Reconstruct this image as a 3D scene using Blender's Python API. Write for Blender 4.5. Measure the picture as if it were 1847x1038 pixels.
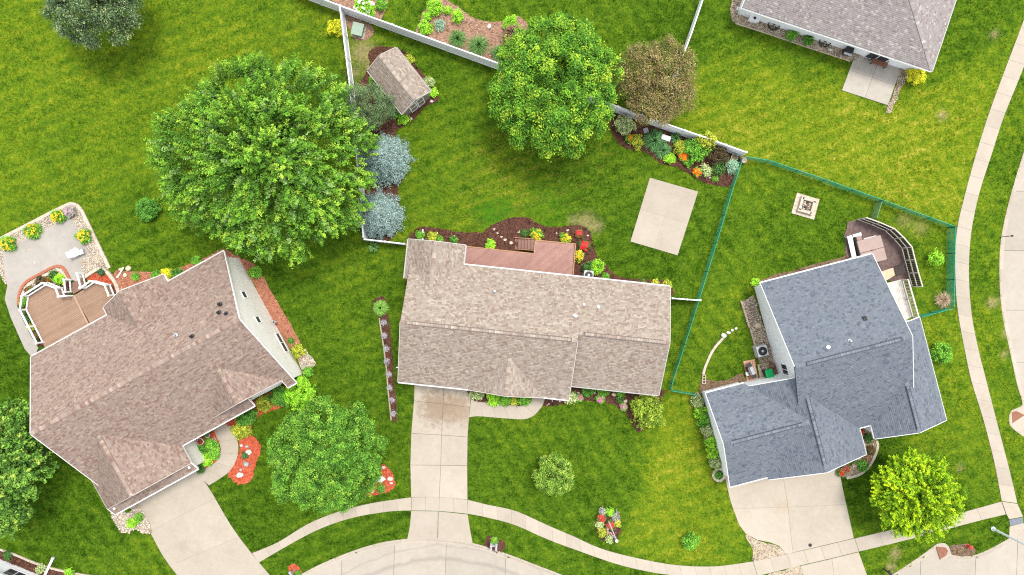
import bpy, math, random
import numpy as np
from mathutils import Vector, Matrix
from mathutils.geometry import delaunay_2d_cdt

for _o in list(bpy.data.objects):
    bpy.data.objects.remove(_o, do_unlink=True)
scene = bpy.context.scene
COL = scene.collection
rng = np.random.default_rng(11)
random.seed(5)

# ------------------------------------------------------------------ camera
CAM_H = 61.5667                       # drone altitude, looking straight down
M_PX = 0.05                           # metres of ground for one pixel of the photograph
cam_data = bpy.data.cameras.new("camera")
cam_data.sensor_width = 36.0
cam_data.lens = 24.0
cam_data.clip_start = 0.5
cam_data.clip_end = 4000
cam = bpy.data.objects.new("camera", cam_data)
cam.location = (0, 0, CAM_H)
cam.rotation_euler = (0, 0, 0)
COL.objects.link(cam)
scene.camera = cam

# ------------------------------------------------------------------ sky and sun (bright, thinly overcast)
SUN_EL = math.radians(70)
SUN_AZ = math.radians(36)               # from the top right of the picture
world = bpy.data.worlds.new("World")
scene.world = world
world.use_nodes = True
wn = world.node_tree.nodes
wl = world.node_tree.links
wn.clear()
w_out = wn.new("ShaderNodeOutputWorld")
w_bg = wn.new("ShaderNodeBackground")
w_sky = wn.new("ShaderNodeTexSky")
w_sky.sky_type = 'NISHITA'
w_sky.sun_disc = False
w_sky.sun_elevation = SUN_EL
w_sky.sun_rotation = SUN_AZ
w_sky.air_density = 1.0
w_sky.dust_density = 1.0
w_hsv = wn.new("ShaderNodeHueSaturation")
w_hsv.inputs["Saturation"].default_value = 0.25
w_bg.inputs["Strength"].default_value = 0.15
wl.new(w_sky.outputs[0], w_hsv.inputs["Color"])
wl.new(w_hsv.outputs[0], w_bg.inputs["Color"])
wl.new(w_bg.outputs[0], w_out.inputs[0])

sun_data = bpy.data.lights.new("sun", 'SUN')
sun_data.energy = 1.3
sun_data.angle = math.radians(16)
sun_data.color = (1.0, 0.955, 0.88)
sun = bpy.data.objects.new("sun", sun_data)
COL.objects.link(sun)
_d = Vector((math.sin(SUN_AZ) * math.cos(SUN_EL), math.cos(SUN_AZ) * math.cos(SUN_EL), math.sin(SUN_EL)))
sun.rotation_euler = _d.to_track_quat('Z', 'Y').to_euler()
sun.location = _d * 120

scene.view_settings.view_transform = 'Standard'
scene.view_settings.look = 'None'
scene.view_settings.gamma = 1.0
scene.view_settings.use_curve_mapping = False
scene.view_settings.exposure = 1.38
scene.render.engine = 'CYCLES'
scene.cycles.max_bounces = 6
scene.cycles.diffuse_bounces = 2
scene.cycles.glossy_bounces = 2
scene.cycles.transmission_bounces = 3
scene.cycles.transparent_max_bounces = 6
scene.cycles.use_denoising = False
scene.cycles.filter_width = 1.15

# ------------------------------------------------------------------ helpers
CX, CY = 923.5, 519.0


def P(px, py, z=0.0):
    """the point of the place that stands at height z under a spot of the survey picture"""
    k = (CAM_H - z) / CAM_H
    return ((px - CX) * M_PX * k, (CY - py) * M_PX * k, z)


def PL(pts, z=0.0):
    return [P(x, y, z)[:2] for x, y in pts]


def lin(r, g, b):
    f = lambda c: ((c / 255) / 12.92 if c <= 10.3 else (((c / 255) + 0.055) / 1.055) ** 2.4)
    return (f(r), f(g), f(b))


def link(o, parent=None):
    COL.objects.link(o)
    if parent is not None:
        o.parent = parent
    return o


def tag(o, label=None, cat=None, group=None, kind=None):
    if label: o["label"] = label
    if cat: o["category"] = cat
    if group: o["group"] = group
    if kind: o["kind"] = kind
    return o


def thing(name, label, cat, loc=(0, 0, 0), rz=0.0, group=None):
    o = bpy.data.objects.new(name, None)
    o.empty_display_size = 0.3
    link(o)
    o.location = loc
    o.rotation_euler = (0, 0, rz)
    return tag(o, label, cat, group)


def mesh_np(name, V, F, mat, parent=None, col=None, smooth=False, attr=None):
    """one mesh object from arrays; F is (n,k) or a list of lists; col is a colour per vertex"""
    V = np.asarray(V, dtype=np.float32).reshape(-1, 3)
    me = bpy.data.meshes.new(name)
    if isinstance(F, np.ndarray) and F.ndim == 2:
        n, k = F.shape
        me.vertices.add(len(V))
        me.vertices.foreach_set("co", V.ravel())
        me.loops.add(n * k)
        me.loops.foreach_set("vertex_index", F.astype(np.int32).ravel())
        me.polygons.add(n)
        me.polygons.foreach_set("loop_start", np.arange(0, n * k, k, dtype=np.int32))
        me.polygons.foreach_set("loop_total", np.full(n, k, dtype=np.int32))
        me.update(calc_edges=True)
    else:
        me.from_pydata([tuple(map(float, v)) for v in V], [], [list(map(int, f)) for f in F])
        me.update()
    if col is not None:
        a = me.attributes.new("Col", 'FLOAT_COLOR', 'POINT')
        c = np.asarray(col, dtype=np.float32)
        if c.shape[1] == 3:
            c = np.concatenate([c, np.ones((len(c), 1), np.float32)], 1)
        a.data.foreach_set("color", c.ravel())
    if attr is not None:
        for k_, v_ in attr.items():
            a = me.attributes.new(k_, 'FLOAT', 'POINT')
            a.data.foreach_set("value", np.asarray(v_, dtype=np.float32))
    if smooth:
        me.polygons.foreach_set("use_smooth", np.ones(len(me.polygons), dtype=bool))
    if mat is not None:
        me.materials.append(mat)
    return link(bpy.data.objects.new(name, me), parent)


class MB:
    """collects solids, then links them as ONE mesh object"""

    def __init__(self):
        self.v = []
        self.f = []

    def add(self, vs, fs):
        b = len(self.v)
        self.v += [tuple(map(float, p)) for p in vs]
        self.f += [[b + i for i in f] for f in fs]
        return self

    def box(self, c, s, rz=0.0, tilt=None):
        cx, cy, cz = c
        hx, hy, hz = s[0] / 2, s[1] / 2, s[2] / 2
        ca, sa = math.cos(rz), math.sin(rz)
        vs = []
        for dz in (-hz, hz):
            for dx, dy in ((-hx, -hy), (hx, -hy), (hx, hy), (-hx, hy)):
                vs.append((cx + ca * dx - sa * dy, cy + sa * dx + ca * dy, cz + dz))
        return self.add(vs, [[3, 2, 1, 0], [4, 5, 6, 7], [0, 1, 5, 4], [1, 2, 6, 5], [2, 3, 7, 6], [3, 0, 4, 7]])

    def bar(self, p0, p1, w, h, up=(0, 0, 1)):
        p0, p1 = Vector(p0), Vector(p1)
        d = (p1 - p0)
        if d.length < 1e-6: return self
        d.normalize()
        upv = Vector(up)
        if abs(d.dot(upv)) > 0.98: upv = Vector((0, 1, 0))
        s = d.cross(upv).normalized()
        u = s.cross(d).normalized()
        vs = []
        for p in (p0, p1):
            for a, b in ((-1, -1), (1, -1), (1, 1), (-1, 1)):
                vs.append(p + s * (a * w / 2) + u * (b * h / 2))
        return self.add(vs, [[0, 1, 2, 3], [7, 6, 5, 4], [0, 4, 5, 1], [1, 5, 6, 2], [2, 6, 7, 3], [3, 7, 4, 0]])

    def prism(self, poly, z0, z1):
        """upright solid over a polygon (list of x,y), z0 / z1 numbers or functions of (x,y)"""
        a = sum(poly[i][0] * poly[(i + 1) % len(poly)][1] - poly[(i + 1) % len(poly)][0] * poly[i][1] for i in range(len(poly)))
        if a < 0: poly = poly[::-1]
        n = len(poly)
        g0 = z0 if callable(z0) else (lambda x, y: z0)
        g1 = z1 if callable(z1) else (lambda x, y: z1)
        vs = [(x, y, g0(x, y)) for x, y in poly] + [(x, y, g1(x, y)) for x, y in poly]
        fs = [list(range(n))[::-1], list(range(n, 2 * n))]
        fs += [[i, (i + 1) % n, n + (i + 1) % n, n + i] for i in range(n)]
        return self.add(vs, fs)

    def tube(self, pts, rad, n=8, cap=True):
        pts = [Vector(p) for p in pts]
        if not hasattr(rad, '__len__'): rad = [rad] * len(pts)
        rings = []
        prev = None
        for i, p in enumerate(pts):
            d = (pts[min(i + 1, len(pts) - 1)] - pts[max(i - 1, 0)]).normalized()
            if prev is None:
                a = Vector((1, 0, 0)) if abs(d.x) < 0.9 else Vector((0, 1, 0))
                s = d.cross(a).normalized()
            else:
                s = (prev - d * prev.dot(d)).normalized()
            prev = s
            t = d.cross(s)
            rings.append([p + (s * math.cos(k * 2 * math.pi / n) + t * math.sin(k * 2 * math.pi / n)) * rad[i] for k in range(n)])
        vs = [q for r in rings for q in r]
        fs = []
        for i in range(len(rings) - 1):
            for k in range(n):
                a, b = i * n + k, i * n + (k + 1) % n
                fs.append([a, b, b + n, a + n])
        if cap:
            fs.append(list(range(n))[::-1])
            fs.append([len(vs) - n + k for k in range(n)])
        return self.add(vs, fs)

    def lathe(self, prof, c=(0, 0, 0), n=16):
        """prof: list of (radius, z)"""
        vs, fs = [], []
        for r, z in prof:
            for k in range(n):
                a = 2 * math.pi * k / n
                vs.append((c[0] + r * math.cos(a), c[1] + r * math.sin(a), c[2] + z))
        for i in range(len(prof) - 1):
            for k in range(n):
                a, b = i * n + k, i * n + (k + 1) % n
                fs.append([a, b, b + n, a + n])
        fs.append(list(range(n))[::-1])
        fs.append([len(vs) - n + k for k in range(n)])
        return self.add(vs, fs)

    def build(self, name, mat, parent=None, smooth=False, bevel=0.0):
        o = mesh_np(name, np.array(self.v), self.f, mat, parent, smooth=smooth)
        if bevel:
            m = o.modifiers.new("bevel", 'BEVEL')
            m.width = bevel
            m.segments = 2
            m.limit_method = 'ANGLE'
        return o


def rock_arrays(r, seed, flat=0.6, n=2):
    """a lumpy stone: a subdivided octahedron pushed about"""
    g = np.random.default_rng(seed)
    v = [(1, 0, 0), (-1, 0, 0), (0, 1, 0), (0, -1, 0), (0, 0, 1), (0, 0, -1)]
    f = [(0, 2, 4), (2, 1, 4), (1, 3, 4), (3, 0, 4), (2, 0, 5), (1, 2, 5), (3, 1, 5), (0, 3, 5)]
    for _ in range(n):
        nf, cache = [], {}
        def mid(a, b):
            k = (min(a, b), max(a, b))
            if k not in cache:
                p = np.array(v[a]) + np.array(v[b]); p = p / np.linalg.norm(p)
                v.append(tuple(p)); cache[k] = len(v) - 1
            return cache[k]
        for a, b, c in f:
            ab, bc, ca = mid(a, b), mid(b, c), mid(c, a)
            nf += [(a, ab, ca), (ab, b, bc), (ca, bc, c), (ab, bc, ca)]
        f = nf
    V = np.array(v, dtype=float)
    w = np.ones(len(V))
    for _ in range(7):
        d = g.normal(size=3); d /= np.linalg.norm(d)
        h = g.uniform(0.55, 0.9)
        dot = V @ d
        w = np.minimum(w, np.where(dot > h, h / np.maximum(dot, 1e-3), 1.0))
    V = V * w[:, None] * (1 + 0.05 * g.normal(size=(len(V), 1)))
    V[:, 0] *= r * g.uniform(0.9, 1.25)
    V[:, 1] *= r * g.uniform(0.75, 1.0)
    V[:, 2] *= r * flat
    return V, np.array(f)


# ------------------------------------------------------------------ materials
def new_mat(name):
    m = bpy.data.materials.new(name)
    m.use_nodes = True
    nt = m.node_tree
    b = nt.nodes["Principled BSDF"]
    return m, nt, b


def N(nt, t, **kw):
    n = nt.nodes.new(t)
    for k, v in kw.items():
        if k.startswith("i_"):
            n.inputs[k[2:].replace("_", " ")].default_value = v
        else:
            setattr(n, k, v)
    return n


def mixc(nt, fac, a, b, mode='MIX'):
    n = nt.nodes.new("ShaderNodeMix")
    n.data_type = 'RGBA'
    n.blend_type = mode
    for sock, val in ((n.inputs[0], fac), (n.inputs[6], a), (n.inputs[7], b)):
        if hasattr(val, "default_value") or hasattr(val, "links"):
            nt.links.new(val, sock)
        elif isinstance(val, (int, float)):
            sock.default_value = val
        else:
            sock.default_value = (*val, 1) if len(val) == 3 else val
    return n.outputs[2]


def noise(nt, vec, scale, detail=3, rough=0.6, dist=0.0):
    n = N(nt, "ShaderNodeTexNoise")
    n.inputs["Scale"].default_value = scale
    n.inputs["Detail"].default_value = detail
    n.inputs["Roughness"].default_value = rough
    n.inputs["Distortion"].default_value = dist
    if vec is not None: nt.links.new(vec, n.inputs["Vector"])
    return n.outputs["Fac"]


def ramp(nt, fac, stops):
    r = N(nt, "ShaderNodeValToRGB")
    el = r.color_ramp.elements
    while len(el) < len(stops): el.new(0.5)
    for e, (p, c) in zip(el, stops):
        e.position = p
        e.color = (*c, 1) if len(c) == 3 else c
    nt.links.new(fac, r.inputs[0])
    return r.outputs[0]


def math_n(nt, op, a, b=None, c=None):
    n = N(nt, "ShaderNodeMath", operation=op)
    for i, v in enumerate((a, b, c)):
        if v is None: continue
        if isinstance(v, (int, float)): n.inputs[i].default_value = v
        else: nt.links.new(v, n.inputs[i])
    return n.outputs[0]


def bumpn(nt, h, strength, dist, b):
    bn = N(nt, "ShaderNodeBump")
    bn.inputs["Strength"].default_value = strength
    bn.inputs["Distance"].default_value = dist
    nt.links.new(h, bn.inputs["Height"])
    nt.links.new(bn.outputs[0], b.inputs["Normal"])


def pos(nt):
    return N(nt, "ShaderNodeNewGeometry").outputs["Position"]


def pmat(name, c1, c2, scale=3.0, rough=0.8, bump=0.0, c3=None, fine=25.0, metallic=0.0, spec=0.3, rnd=0.0):
    """a surface of two or three tones broken by noise at two sizes"""
    m, nt, b = new_mat(name)
    v = pos(nt)
    n1 = noise(nt, v, scale, 4, 0.6)
    n2 = noise(nt, v, fine, 3, 0.6)
    f = math_n(nt, 'ADD', math_n(nt, 'MULTIPLY', n1, 0.6), math_n(nt, 'MULTIPLY', n2, 0.4))
    st = [(0.38, c1), (0.62, c2)] if c3 is None else [(0.34, c1), (0.5, c2), (0.66, c3)]
    c = ramp(nt, f, st)
    if rnd:      # every board or block was cut from another piece
        oi = N(nt, "ShaderNodeObjectInfo").outputs["Random"]
        k = math_n(nt, 'ADD', math_n(nt, 'MULTIPLY', oi, rnd * 2), 1.0 - rnd)
        g = N(nt, "ShaderNodeCombineColor")
        for i in range(3): nt.links.new(k, g.inputs[i])
        c = mixc(nt, 1.0, c, g.outputs[0], 'MULTIPLY')
    nt.links.new(c, b.inputs["Base Color"])
    b.inputs["Roughness"].default_value = rough
    b.inputs["Metallic"].default_value = metallic
    b.inputs["Specular IOR Level"].default_value = spec
    if bump: bumpn(nt, n2, bump, 0.02, b)
    return m


def rgb(*c):
    return lin(*c)


def cmat(name, rough=0.85, fine=30.0, amt=0.25, spec=0.2, transl=0.0, bump=0.0, rand=0.0):
    """colour carried by the mesh itself (each shingle, leaf, chip has its own), with a little grain"""
    m, nt, b = new_mat(name)
    a = N(nt, "ShaderNodeAttribute", attribute_name="Col").outputs["Color"]
    n2 = noise(nt, pos(nt), fine, 2, 0.6)
    k = math_n(nt, 'ADD', math_n(nt, 'MULTIPLY', n2, amt * 2), 1.0 - amt)
    g = N(nt, "ShaderNodeCombineColor")
    for i in range(3): nt.links.new(k, g.inputs[i])
    colr = mixc(nt, 1.0, a, g.outputs[0], 'MULTIPLY')
    nt.links.new(colr, b.inputs["Base Color"])
    b.inputs["Roughness"].default_value = rough
    b.inputs["Specular IOR Level"].default_value = spec
    if bump: bumpn(nt, n2, bump, 0.02, b)
    if transl:
        tr = N(nt, "ShaderNodeBsdfTranslucent")
        nt.links.new(colr, tr.inputs["Color"])
        mx = N(nt, "ShaderNodeMixShader")
        mx.inputs[0].default_value = transl
        nt.links.new(b.outputs[0], mx.inputs[1])
        nt.links.new(tr.outputs[0], mx.inputs[2])
        nt.links.new(mx.outputs[0], nt.nodes["Material Output"].inputs[0])
    return m


MAT = {}
MAT['white'] = pmat("white_vinyl", (0.74, 0.745, 0.75), (0.82, 0.82, 0.82), 1.5, 0.5)
MAT['trim'] = pmat("white_trim", (0.76, 0.75, 0.73), (0.82, 0.81, 0.8), 2, 0.55)
MAT['fascia_tan'] = pmat("beige_trim", (0.48, 0.44, 0.39), (0.55, 0.51, 0.46), 2, 0.6)
MAT['dark_metal'] = pmat("dark_metal", (0.015, 0.015, 0.017), (0.03, 0.03, 0.03), 5, 0.45)
MAT['steel'] = pmat("galvanised_steel", (0.35, 0.36, 0.37), (0.5, 0.51, 0.52), 6, 0.4, metallic=0.6)
MAT['light_grey'] = pmat("light_grey_plastic", (0.5, 0.5, 0.5), (0.6, 0.6, 0.6), 4, 0.5)
MAT['glass'] = pmat("window_glass", (0.02, 0.025, 0.03), (0.05, 0.06, 0.07), 0.7, 0.08, spec=0.6)
MAT['soil'] = pmat("bare_soil", (0.13, 0.085, 0.05), (0.24, 0.17, 0.11), 2.0, 0.95, 0.5)
MAT['bark'] = pmat("bark", (0.05, 0.035, 0.025), (0.13, 0.1, 0.075), 6, 0.95, 0.6)
MAT['stone'] = pmat("pale_stone", (0.42, 0.38, 0.32), (0.68, 0.64, 0.57), 5, 0.85, 0.3)
MAT['grey_stone'] = pmat("grey_stone", (0.22, 0.23, 0.24), (0.42, 0.43, 0.44), 6, 0.85, 0.3)
MAT['tan_stone'] = pmat("tan_stone", (0.42, 0.33, 0.22), (0.62, 0.53, 0.4), 4, 0.85, 0.3)
MAT['leaf'] = cmat("leaves", 0.7, 20, 0.12, 0.08, 0.16)
MAT['needle'] = cmat("needles", 0.8, 20, 0.15, 0.08, 0.15)
MAT['petal'] = cmat("petals", 0.6, 20, 0.1, 0.2, 0.3)
MAT['chip'] = cmat("chips", 0.95, 40, 0.3, 0.1)
MAT['shingle'] = cmat("shingle_granules", 0.95, 60, 0.22, 0.08, bump=0.15)


def concrete(name, a, bcol, stain=None, rings=None):
    m, nt, b = new_mat(name)
    v = pos(nt)
    big = noise(nt, v, 0.35, 5, 0.65)
    mid = noise(nt, v, 2.2, 5, 0.7, 0.4)
    fin = noise(nt, v, 40, 2, 0.7)
    f = math_n(nt, 'ADD', math_n(nt, 'MULTIPLY', big, 0.45), math_n(nt, 'ADD', math_n(nt, 'MULTIPLY', mid, 0.35), math_n(nt, 'MULTIPLY', fin, 0.2)))
    c = ramp(nt, f, [(0.36, a), (0.6, bcol)])
    # each slab was poured by itself: a slightly different tone
    oi = N(nt, "ShaderNodeObjectInfo").outputs["Random"]
    k = math_n(nt, 'ADD', math_n(nt, 'MULTIPLY', oi, 0.12), 0.92)
    g = N(nt, "ShaderNodeCombineColor")
    for i in range(3): nt.links.new(k, g.inputs[i])
    c = mixc(nt, 1.0, c, g.outputs[0], 'MULTIPLY')
    if stain is not None:      # worn-in oil and rust stain with its own ragged outline
        for (sx, sy, sr, scol, amt) in stain:
            d = N(nt, "ShaderNodeVectorMath", operation='DISTANCE')
            nt.links.new(v, d.inputs[0]); d.inputs[1].default_value = (sx, sy, 0)
            r = math_n(nt, 'ADD', math_n(nt, 'DIVIDE', d.outputs["Value"], sr), math_n(nt, 'MULTIPLY', math_n(nt, 'SUBTRACT', mid, 0.5), 1.6))
            mr = N(nt, "ShaderNodeMapRange"); mr.interpolation_type = 'SMOOTHSTEP'
            nt.links.new(r, mr.inputs[0])
            mr.inputs[1].default_value = 0.25; mr.inputs[2].default_value = 1.0
            mr.inputs[3].default_value = amt; mr.inputs[4].default_value = 0.0
            c = mixc(nt, mr.outputs[0], c, scol)
    for (rx, ry, rr, rw, amt) in (rings or ()):      # rubbed-in tyre tracks round the turning end
        d = N(nt, "ShaderNodeVectorMath", operation='DISTANCE')
        nt.links.new(v, d.inputs[0]); d.inputs[1].default_value = (rx, ry, -0.1)
        r = math_n(nt, 'ABSOLUTE', math_n(nt, 'SUBTRACT', math_n(nt, 'ADD', d.outputs["Value"], math_n(nt, 'MULTIPLY', big, 1.0)), rr + 0.5))
        mr = N(nt, "ShaderNodeMapRange"); mr.interpolation_type = 'SMOOTHSTEP'
        nt.links.new(r, mr.inputs[0])
        mr.inputs[1].default_value = 0.0; mr.inputs[2].default_value = rw
        mr.inputs[3].default_value = amt; mr.inputs[4].default_value = 0.0
        c = mixc(nt, math_n(nt, 'MULTIPLY', mr.outputs[0], math_n(nt, 'MULTIPLY_ADD', mid, 1.2, 0.2)), c, (0.15, 0.13, 0.11))
    nt.links.new(c, b.inputs["Base Color"])
    b.inputs["Roughness"].default_value = 0.9
    b.inputs["Specular IOR Level"].default_value = 0.1
    bumpn(nt, fin, 0.12, 0.01, b)
    return m


CB, CA = (0.405, 0.355, 0.288), (0.345, 0.294, 0.230)
_st = P(800, 736)
MAT['concrete'] = concrete("concrete", CA, CB)
MAT['concrete_drive'] = concrete("stained_concrete", CA, CB, [(_st[0] - 0.6, _st[1] + 0.1, 2.4, (0.22, 0.155, 0.10), 0.75), (_st[0] + 1.3, _st[1] - 0.1, 2.0, (0.25, 0.18, 0.12), 0.7), (*P(1414, 915)[:2], 1.0, (0.34, 0.27, 0.17), 0.35), (*P(330, 985)[:2], 0.8, (0.27, 0.22, 0.17), 0.3), (*P(395, 960)[:2], 1.3, (0.29, 0.24, 0.18), 0.25), (*P(262, 925)[:2], 1.5, (0.30, 0.25, 0.19), 0.3), (*P(1345, 905)[:2], 1.2, (0.30, 0.25, 0.19), 0.25), (*P(1480, 940)[:2], 1.4, (0.30, 0.25, 0.19), 0.2)])
MAT['concrete_grey'] = concrete("grey_concrete", (0.315, 0.285, 0.24), (0.42, 0.38, 0.325))
MAT['concrete_road'] = concrete("road_concrete", (0.325, 0.283, 0.232), (0.385, 0.343, 0.288), rings=[(*P(800, 1330)[:2], 16.0, 0.35, 0.4), (*P(800, 1330)[:2], 14.3, 0.4, 0.35), (*P(800, 1330)[:2], 17.2, 0.15, 0.3)])
MAT['joint'] = pmat("joint_dirt", (0.10, 0.085, 0.065), (0.2, 0.17, 0.13), 4, 0.95)
MAT['joint_pale'] = pmat("joint_sand", (0.26, 0.22, 0.17), (0.33, 0.28, 0.22), 4, 0.95)

# ------------------------------------------------------------------ plan geometry helpers
EXCL = []        # outlines (x,y) where no grass grows


def smooth_line(pts, closed=False, step=6):
    """Catmull-Rom through the points"""
    n = len(pts)
    out = []
    rngi = range(n if closed else n - 1)
    g = lambda i: pts[i % n] if closed else pts[max(0, min(n - 1, i))]
    for i in rngi:
        p0, p1, p2, p3 = g(i - 1), g(i), g(i + 1), g(i + 2)
        for s in range(step):
            t = s / step
            out.append(tuple(0.5 * ((2 * b) + (-a + c) * t + (2 * a - 5 * b + 4 * c - d) * t * t + (-a + 3 * b - 3 * c + d) * t ** 3)
                             for a, b, c, d in zip(p0, p1, p2, p3)))
    if not closed: out.append(tuple(pts[-1]))
    return out


def sampler(pts):
    p = np.array(pts, float)
    d = np.r_[0, np.cumsum(np.hypot(*np.diff(p, axis=0).T))]
    L = d[-1]
    def f(t):
        s = min(max(t, 0), 1) * L
        return (float(np.interp(s, d, p[:, 0])), float(np.interp(s, d, p[:, 1])))
    return f, L


def pip(x, y, poly):
    """points inside polygon, vectorised"""
    ins = np.zeros(len(x), bool)
    n = len(poly)
    j = n - 1
    for i in range(n):
        xi, yi = poly[i]; xj, yj = poly[j]
        if yi != yj:
            c = ((yi > y) != (yj > y)) & (x < (xj - xi) * (y - yi) / (yj - yi) + xi)
            ins ^= c
        j = i
    return ins


def clip_half(poly, a, b, c):
    """keep a*x+b*y<=c"""
    out = []
    n = len(poly)
    for i in range(n):
        p, q = poly[i], poly[(i + 1) % n]
        dp, dq = a * p[0] + b * p[1] - c, a * q[0] + b * q[1] - c
        if dp <= 0: out.append(p)
        if dp * dq < 0:
            t = dp / (dp - dq)
            out.append((p[0] + (q[0] - p[0]) * t, p[1] + (q[1] - p[1]) * t))
    return out


def shrink(poly, g):
    """pull the corners of a small convex piece in by about g"""
    cx = sum(p[0] for p in poly) / len(poly); cy = sum(p[1] for p in poly) / len(poly)
    out = []
    for x, y in poly:
        d = math.hypot(x - cx, y - cy)
        k = max(0.0, (d - g * 1.4) / d) if d > 0 else 1
        out.append((cx + (x - cx) * k, cy + (y - cy) * k))
    return out


def area(poly):
    return 0.5 * sum(poly[i][0] * poly[(i + 1) % len(poly)][1] - poly[(i + 1) % len(poly)][0] * poly[i][1] for i in range(len(poly)))


# ------------------------------------------------------------------ lawn
KERB_PX = [(200, 1300), (330, 1185), (440, 1105), (544, 1038), (616, 1004), (679, 983), (734, 974.5), (789, 973), (853, 982),
           (919, 1003), (984, 1028), (1060, 1055), (1200, 1092), (1330, 1106), (1450, 1102), (1550, 1072), (1616, 1035),
           (1667, 1001), (1690, 984), (1704, 982), (1712, 991), (1716, 1003), (1751, 1005), (1785, 993), (1818, 975),
           (1834, 966), (1858, 946), (1880, 900), (1890, 850), (1874, 808), (1828, 772), (1822, 756), (1826, 742), (1846, 731),
           (1836, 692), (1822, 627), (1810, 569), (1805, 515), (1805.5, 451), (1813, 401), (1826, 349), (1847, 280),
           (1880, 190), (1925, 80), (1965, -40), (2010, -200)]
KERB = smooth_line(PL(KERB_PX), step=5)
ROAD_POLY = KERB + PL([(2600, -200), (2600, 1700), (200, 1700)])

DRY = [(120, 200, 200, .66), (330, 80, 160, .6), (430, 60, 120, .55), (80, 330, 120, .5), (250, 440, 120, .22), (570, 60, 60, .6), (590, 150, 40, .2),
       (1000, 40, 130, .3), (1180, 60, 60, .2), (800, 120, 60, .2), (860, 200, 90, .35), (800, 330, 90, .5), (900, 340, 80, .62),
       (950, 380, 40, .55), (760, 410, 50, .4), (1060, 300, 90, .28), (1050, 400, 60, .35), (1100, 480, 80, .12), (1290, 420, 40, .25),
       (1330, 120, 70, .35), (1400, 200, 90, .72), (1560, 260, 110, .78), (1480, 120, 60, .4), (1650, 300, 80, .75), (1750, 150, 60, .45), (1760, 60, 60, .3), (1700, 230, 60, .6),
       (1300, 600, 70, .35), (1350, 520, 60, .5), (1400, 420, 70, .2), (1500, 420, 60, .18), (1380, 330, 60, .45), (1600, 380, 40, .5), (1690, 480, 50, .45),
       (1700, 620, 60, .62), (1750, 760, 60, .6), (1780, 450, 40, .4), (1790, 640, 40, .55), (1790, 250, 40, .35), (1760, 860, 50, .45), (1560, 850, 40, .05),
       (640, 560, 90, .3), (560, 520, 60, .3), (700, 700, 60, .2), (520, 500, 40, .15), (620, 680, 70, .3), (720, 820, 50, .3),
       (450, 850, 60, .12), (420, 920, 60, .15), (650, 950, 80, .18), (160, 960, 120, .2), (80, 900, 60, .05), (250, 1010, 60, .4), (30, 560, 60, .12), (20, 690, 50, .1),
       (900, 800, 80, .3), (1000, 760, 80, .4), (1080, 820, 70, .22), (900, 900, 60, .2), (1050, 930, 70, .3), (1030, 860, 50, .15), (1120, 900, 60, .1),
       (1200, 830, 50, .75), (1180, 930, 60, .78), (1240, 780, 50, .5), (1270, 900, 50, .5), (1250, 960, 60, .55), (1320, 980, 40, .2), (1230, 740, 40, .5),
       (1000, 1000, 80, .25), (1150, 1030, 60, .2), (1600, 1000, 60, .3), (1750, 960, 50, .2), (1700, 1010, 50, .3), (870, 950, 40, .2)]
_dr = np.array([(*P(a, b)[:2], r * M_PX, v) for a, b, r, v in DRY])


# plots mown and watered by different neighbours: their borders show in the turf
ZONES = [([(1207, 700), (1255, 715), (1300, 850), (1345, 965), (1360, 1012), (1290, 1021), (1160, 1009), (1108, 986), (1138, 930), (1158, 860), (1184, 800)], .66, .7),
         ([(1346, 290), (1400, 296), (1580, 360), (1728, 410), (1745, 340), (1790, 200), (1850, 40), (1700, 140), (1600, 205), (1500, 160), (1400, 130), (1300, 90), (1240, 140), (1215, 240)], .66, .7)]


def dryness(x, y):
    num = np.full(len(x), 0.35 * 0.02); den = np.full(len(x), 0.02)
    for cx, cy, r, v in _dr:
        w = np.exp(-((x - cx) ** 2 + (y - cy) ** 2) / (r * r))
        num += w * v; den += w
    out = num / den
    for px, val, k in ZONES:
        poly = PL(px)
        m = pip(x + 0.12 * np.sin(y * 5.1) + 0.08 * np.sin(x * 9.3 + y * 3), y + 0.1 * np.sin(x * 6.3), poly)
        out[m] = val + (out[m] - 0.4) * k
    return out


BARE = [(1057, 403, 18, .62), (1076, 408, 11, .6), (1034, 398, 9, .5), (655, 95, 22, .7), (670, 120, 16, .6), (640, 130, 12, .5),
        (1700, 208, 8, .8), (1794, 62, 7, .7), (1790, 546, 8, .95), (1615, 1000, 9, .8), (1733, 844, 5, .8), (1815, 600, 8, .6), (1812, 640, 6, .7),
        (1632, 398, 14, .35), (1660, 410, 14, .35), (1607, 1024, 8, .8), (1388, 560, 10, .3)]
LUSH = [(885, 385, 26, .9), (910, 378, 20, .7), (985, 385, 40, .4), (860, 380, 14, .6)]


def mowing(x, y):
    """0 or 1: which way the mower went on a lot"""
    m = np.zeros(len(x))
    for px in ([(735, 700), (1210, 700), (1110, 1000), (735, 1000)], [(1230, 290), (1740, 290), (1740, 700), (1210, 700)], [(-100, 690), (300, 940), (330, 1100), (-100, 1100)], [(700, -100), (1280, -100), (1200, 230), (620, 20)], [(1750, -100), (1900, -100), (1900, 900), (1750, 900)]):
        m[pip(x, y, PL(px))] = 1
    return m


def spots(lst, x, y):
    o = np.zeros(len(x))
    for a, b, r, v in lst:
        cx, cy = P(a, b)[:2]
        o = np.maximum(o, v * np.exp(-(((x - cx) ** 2 + (y - cy) ** 2) / ((r * M_PX) ** 2)) ** 1.3))
    return o


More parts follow.
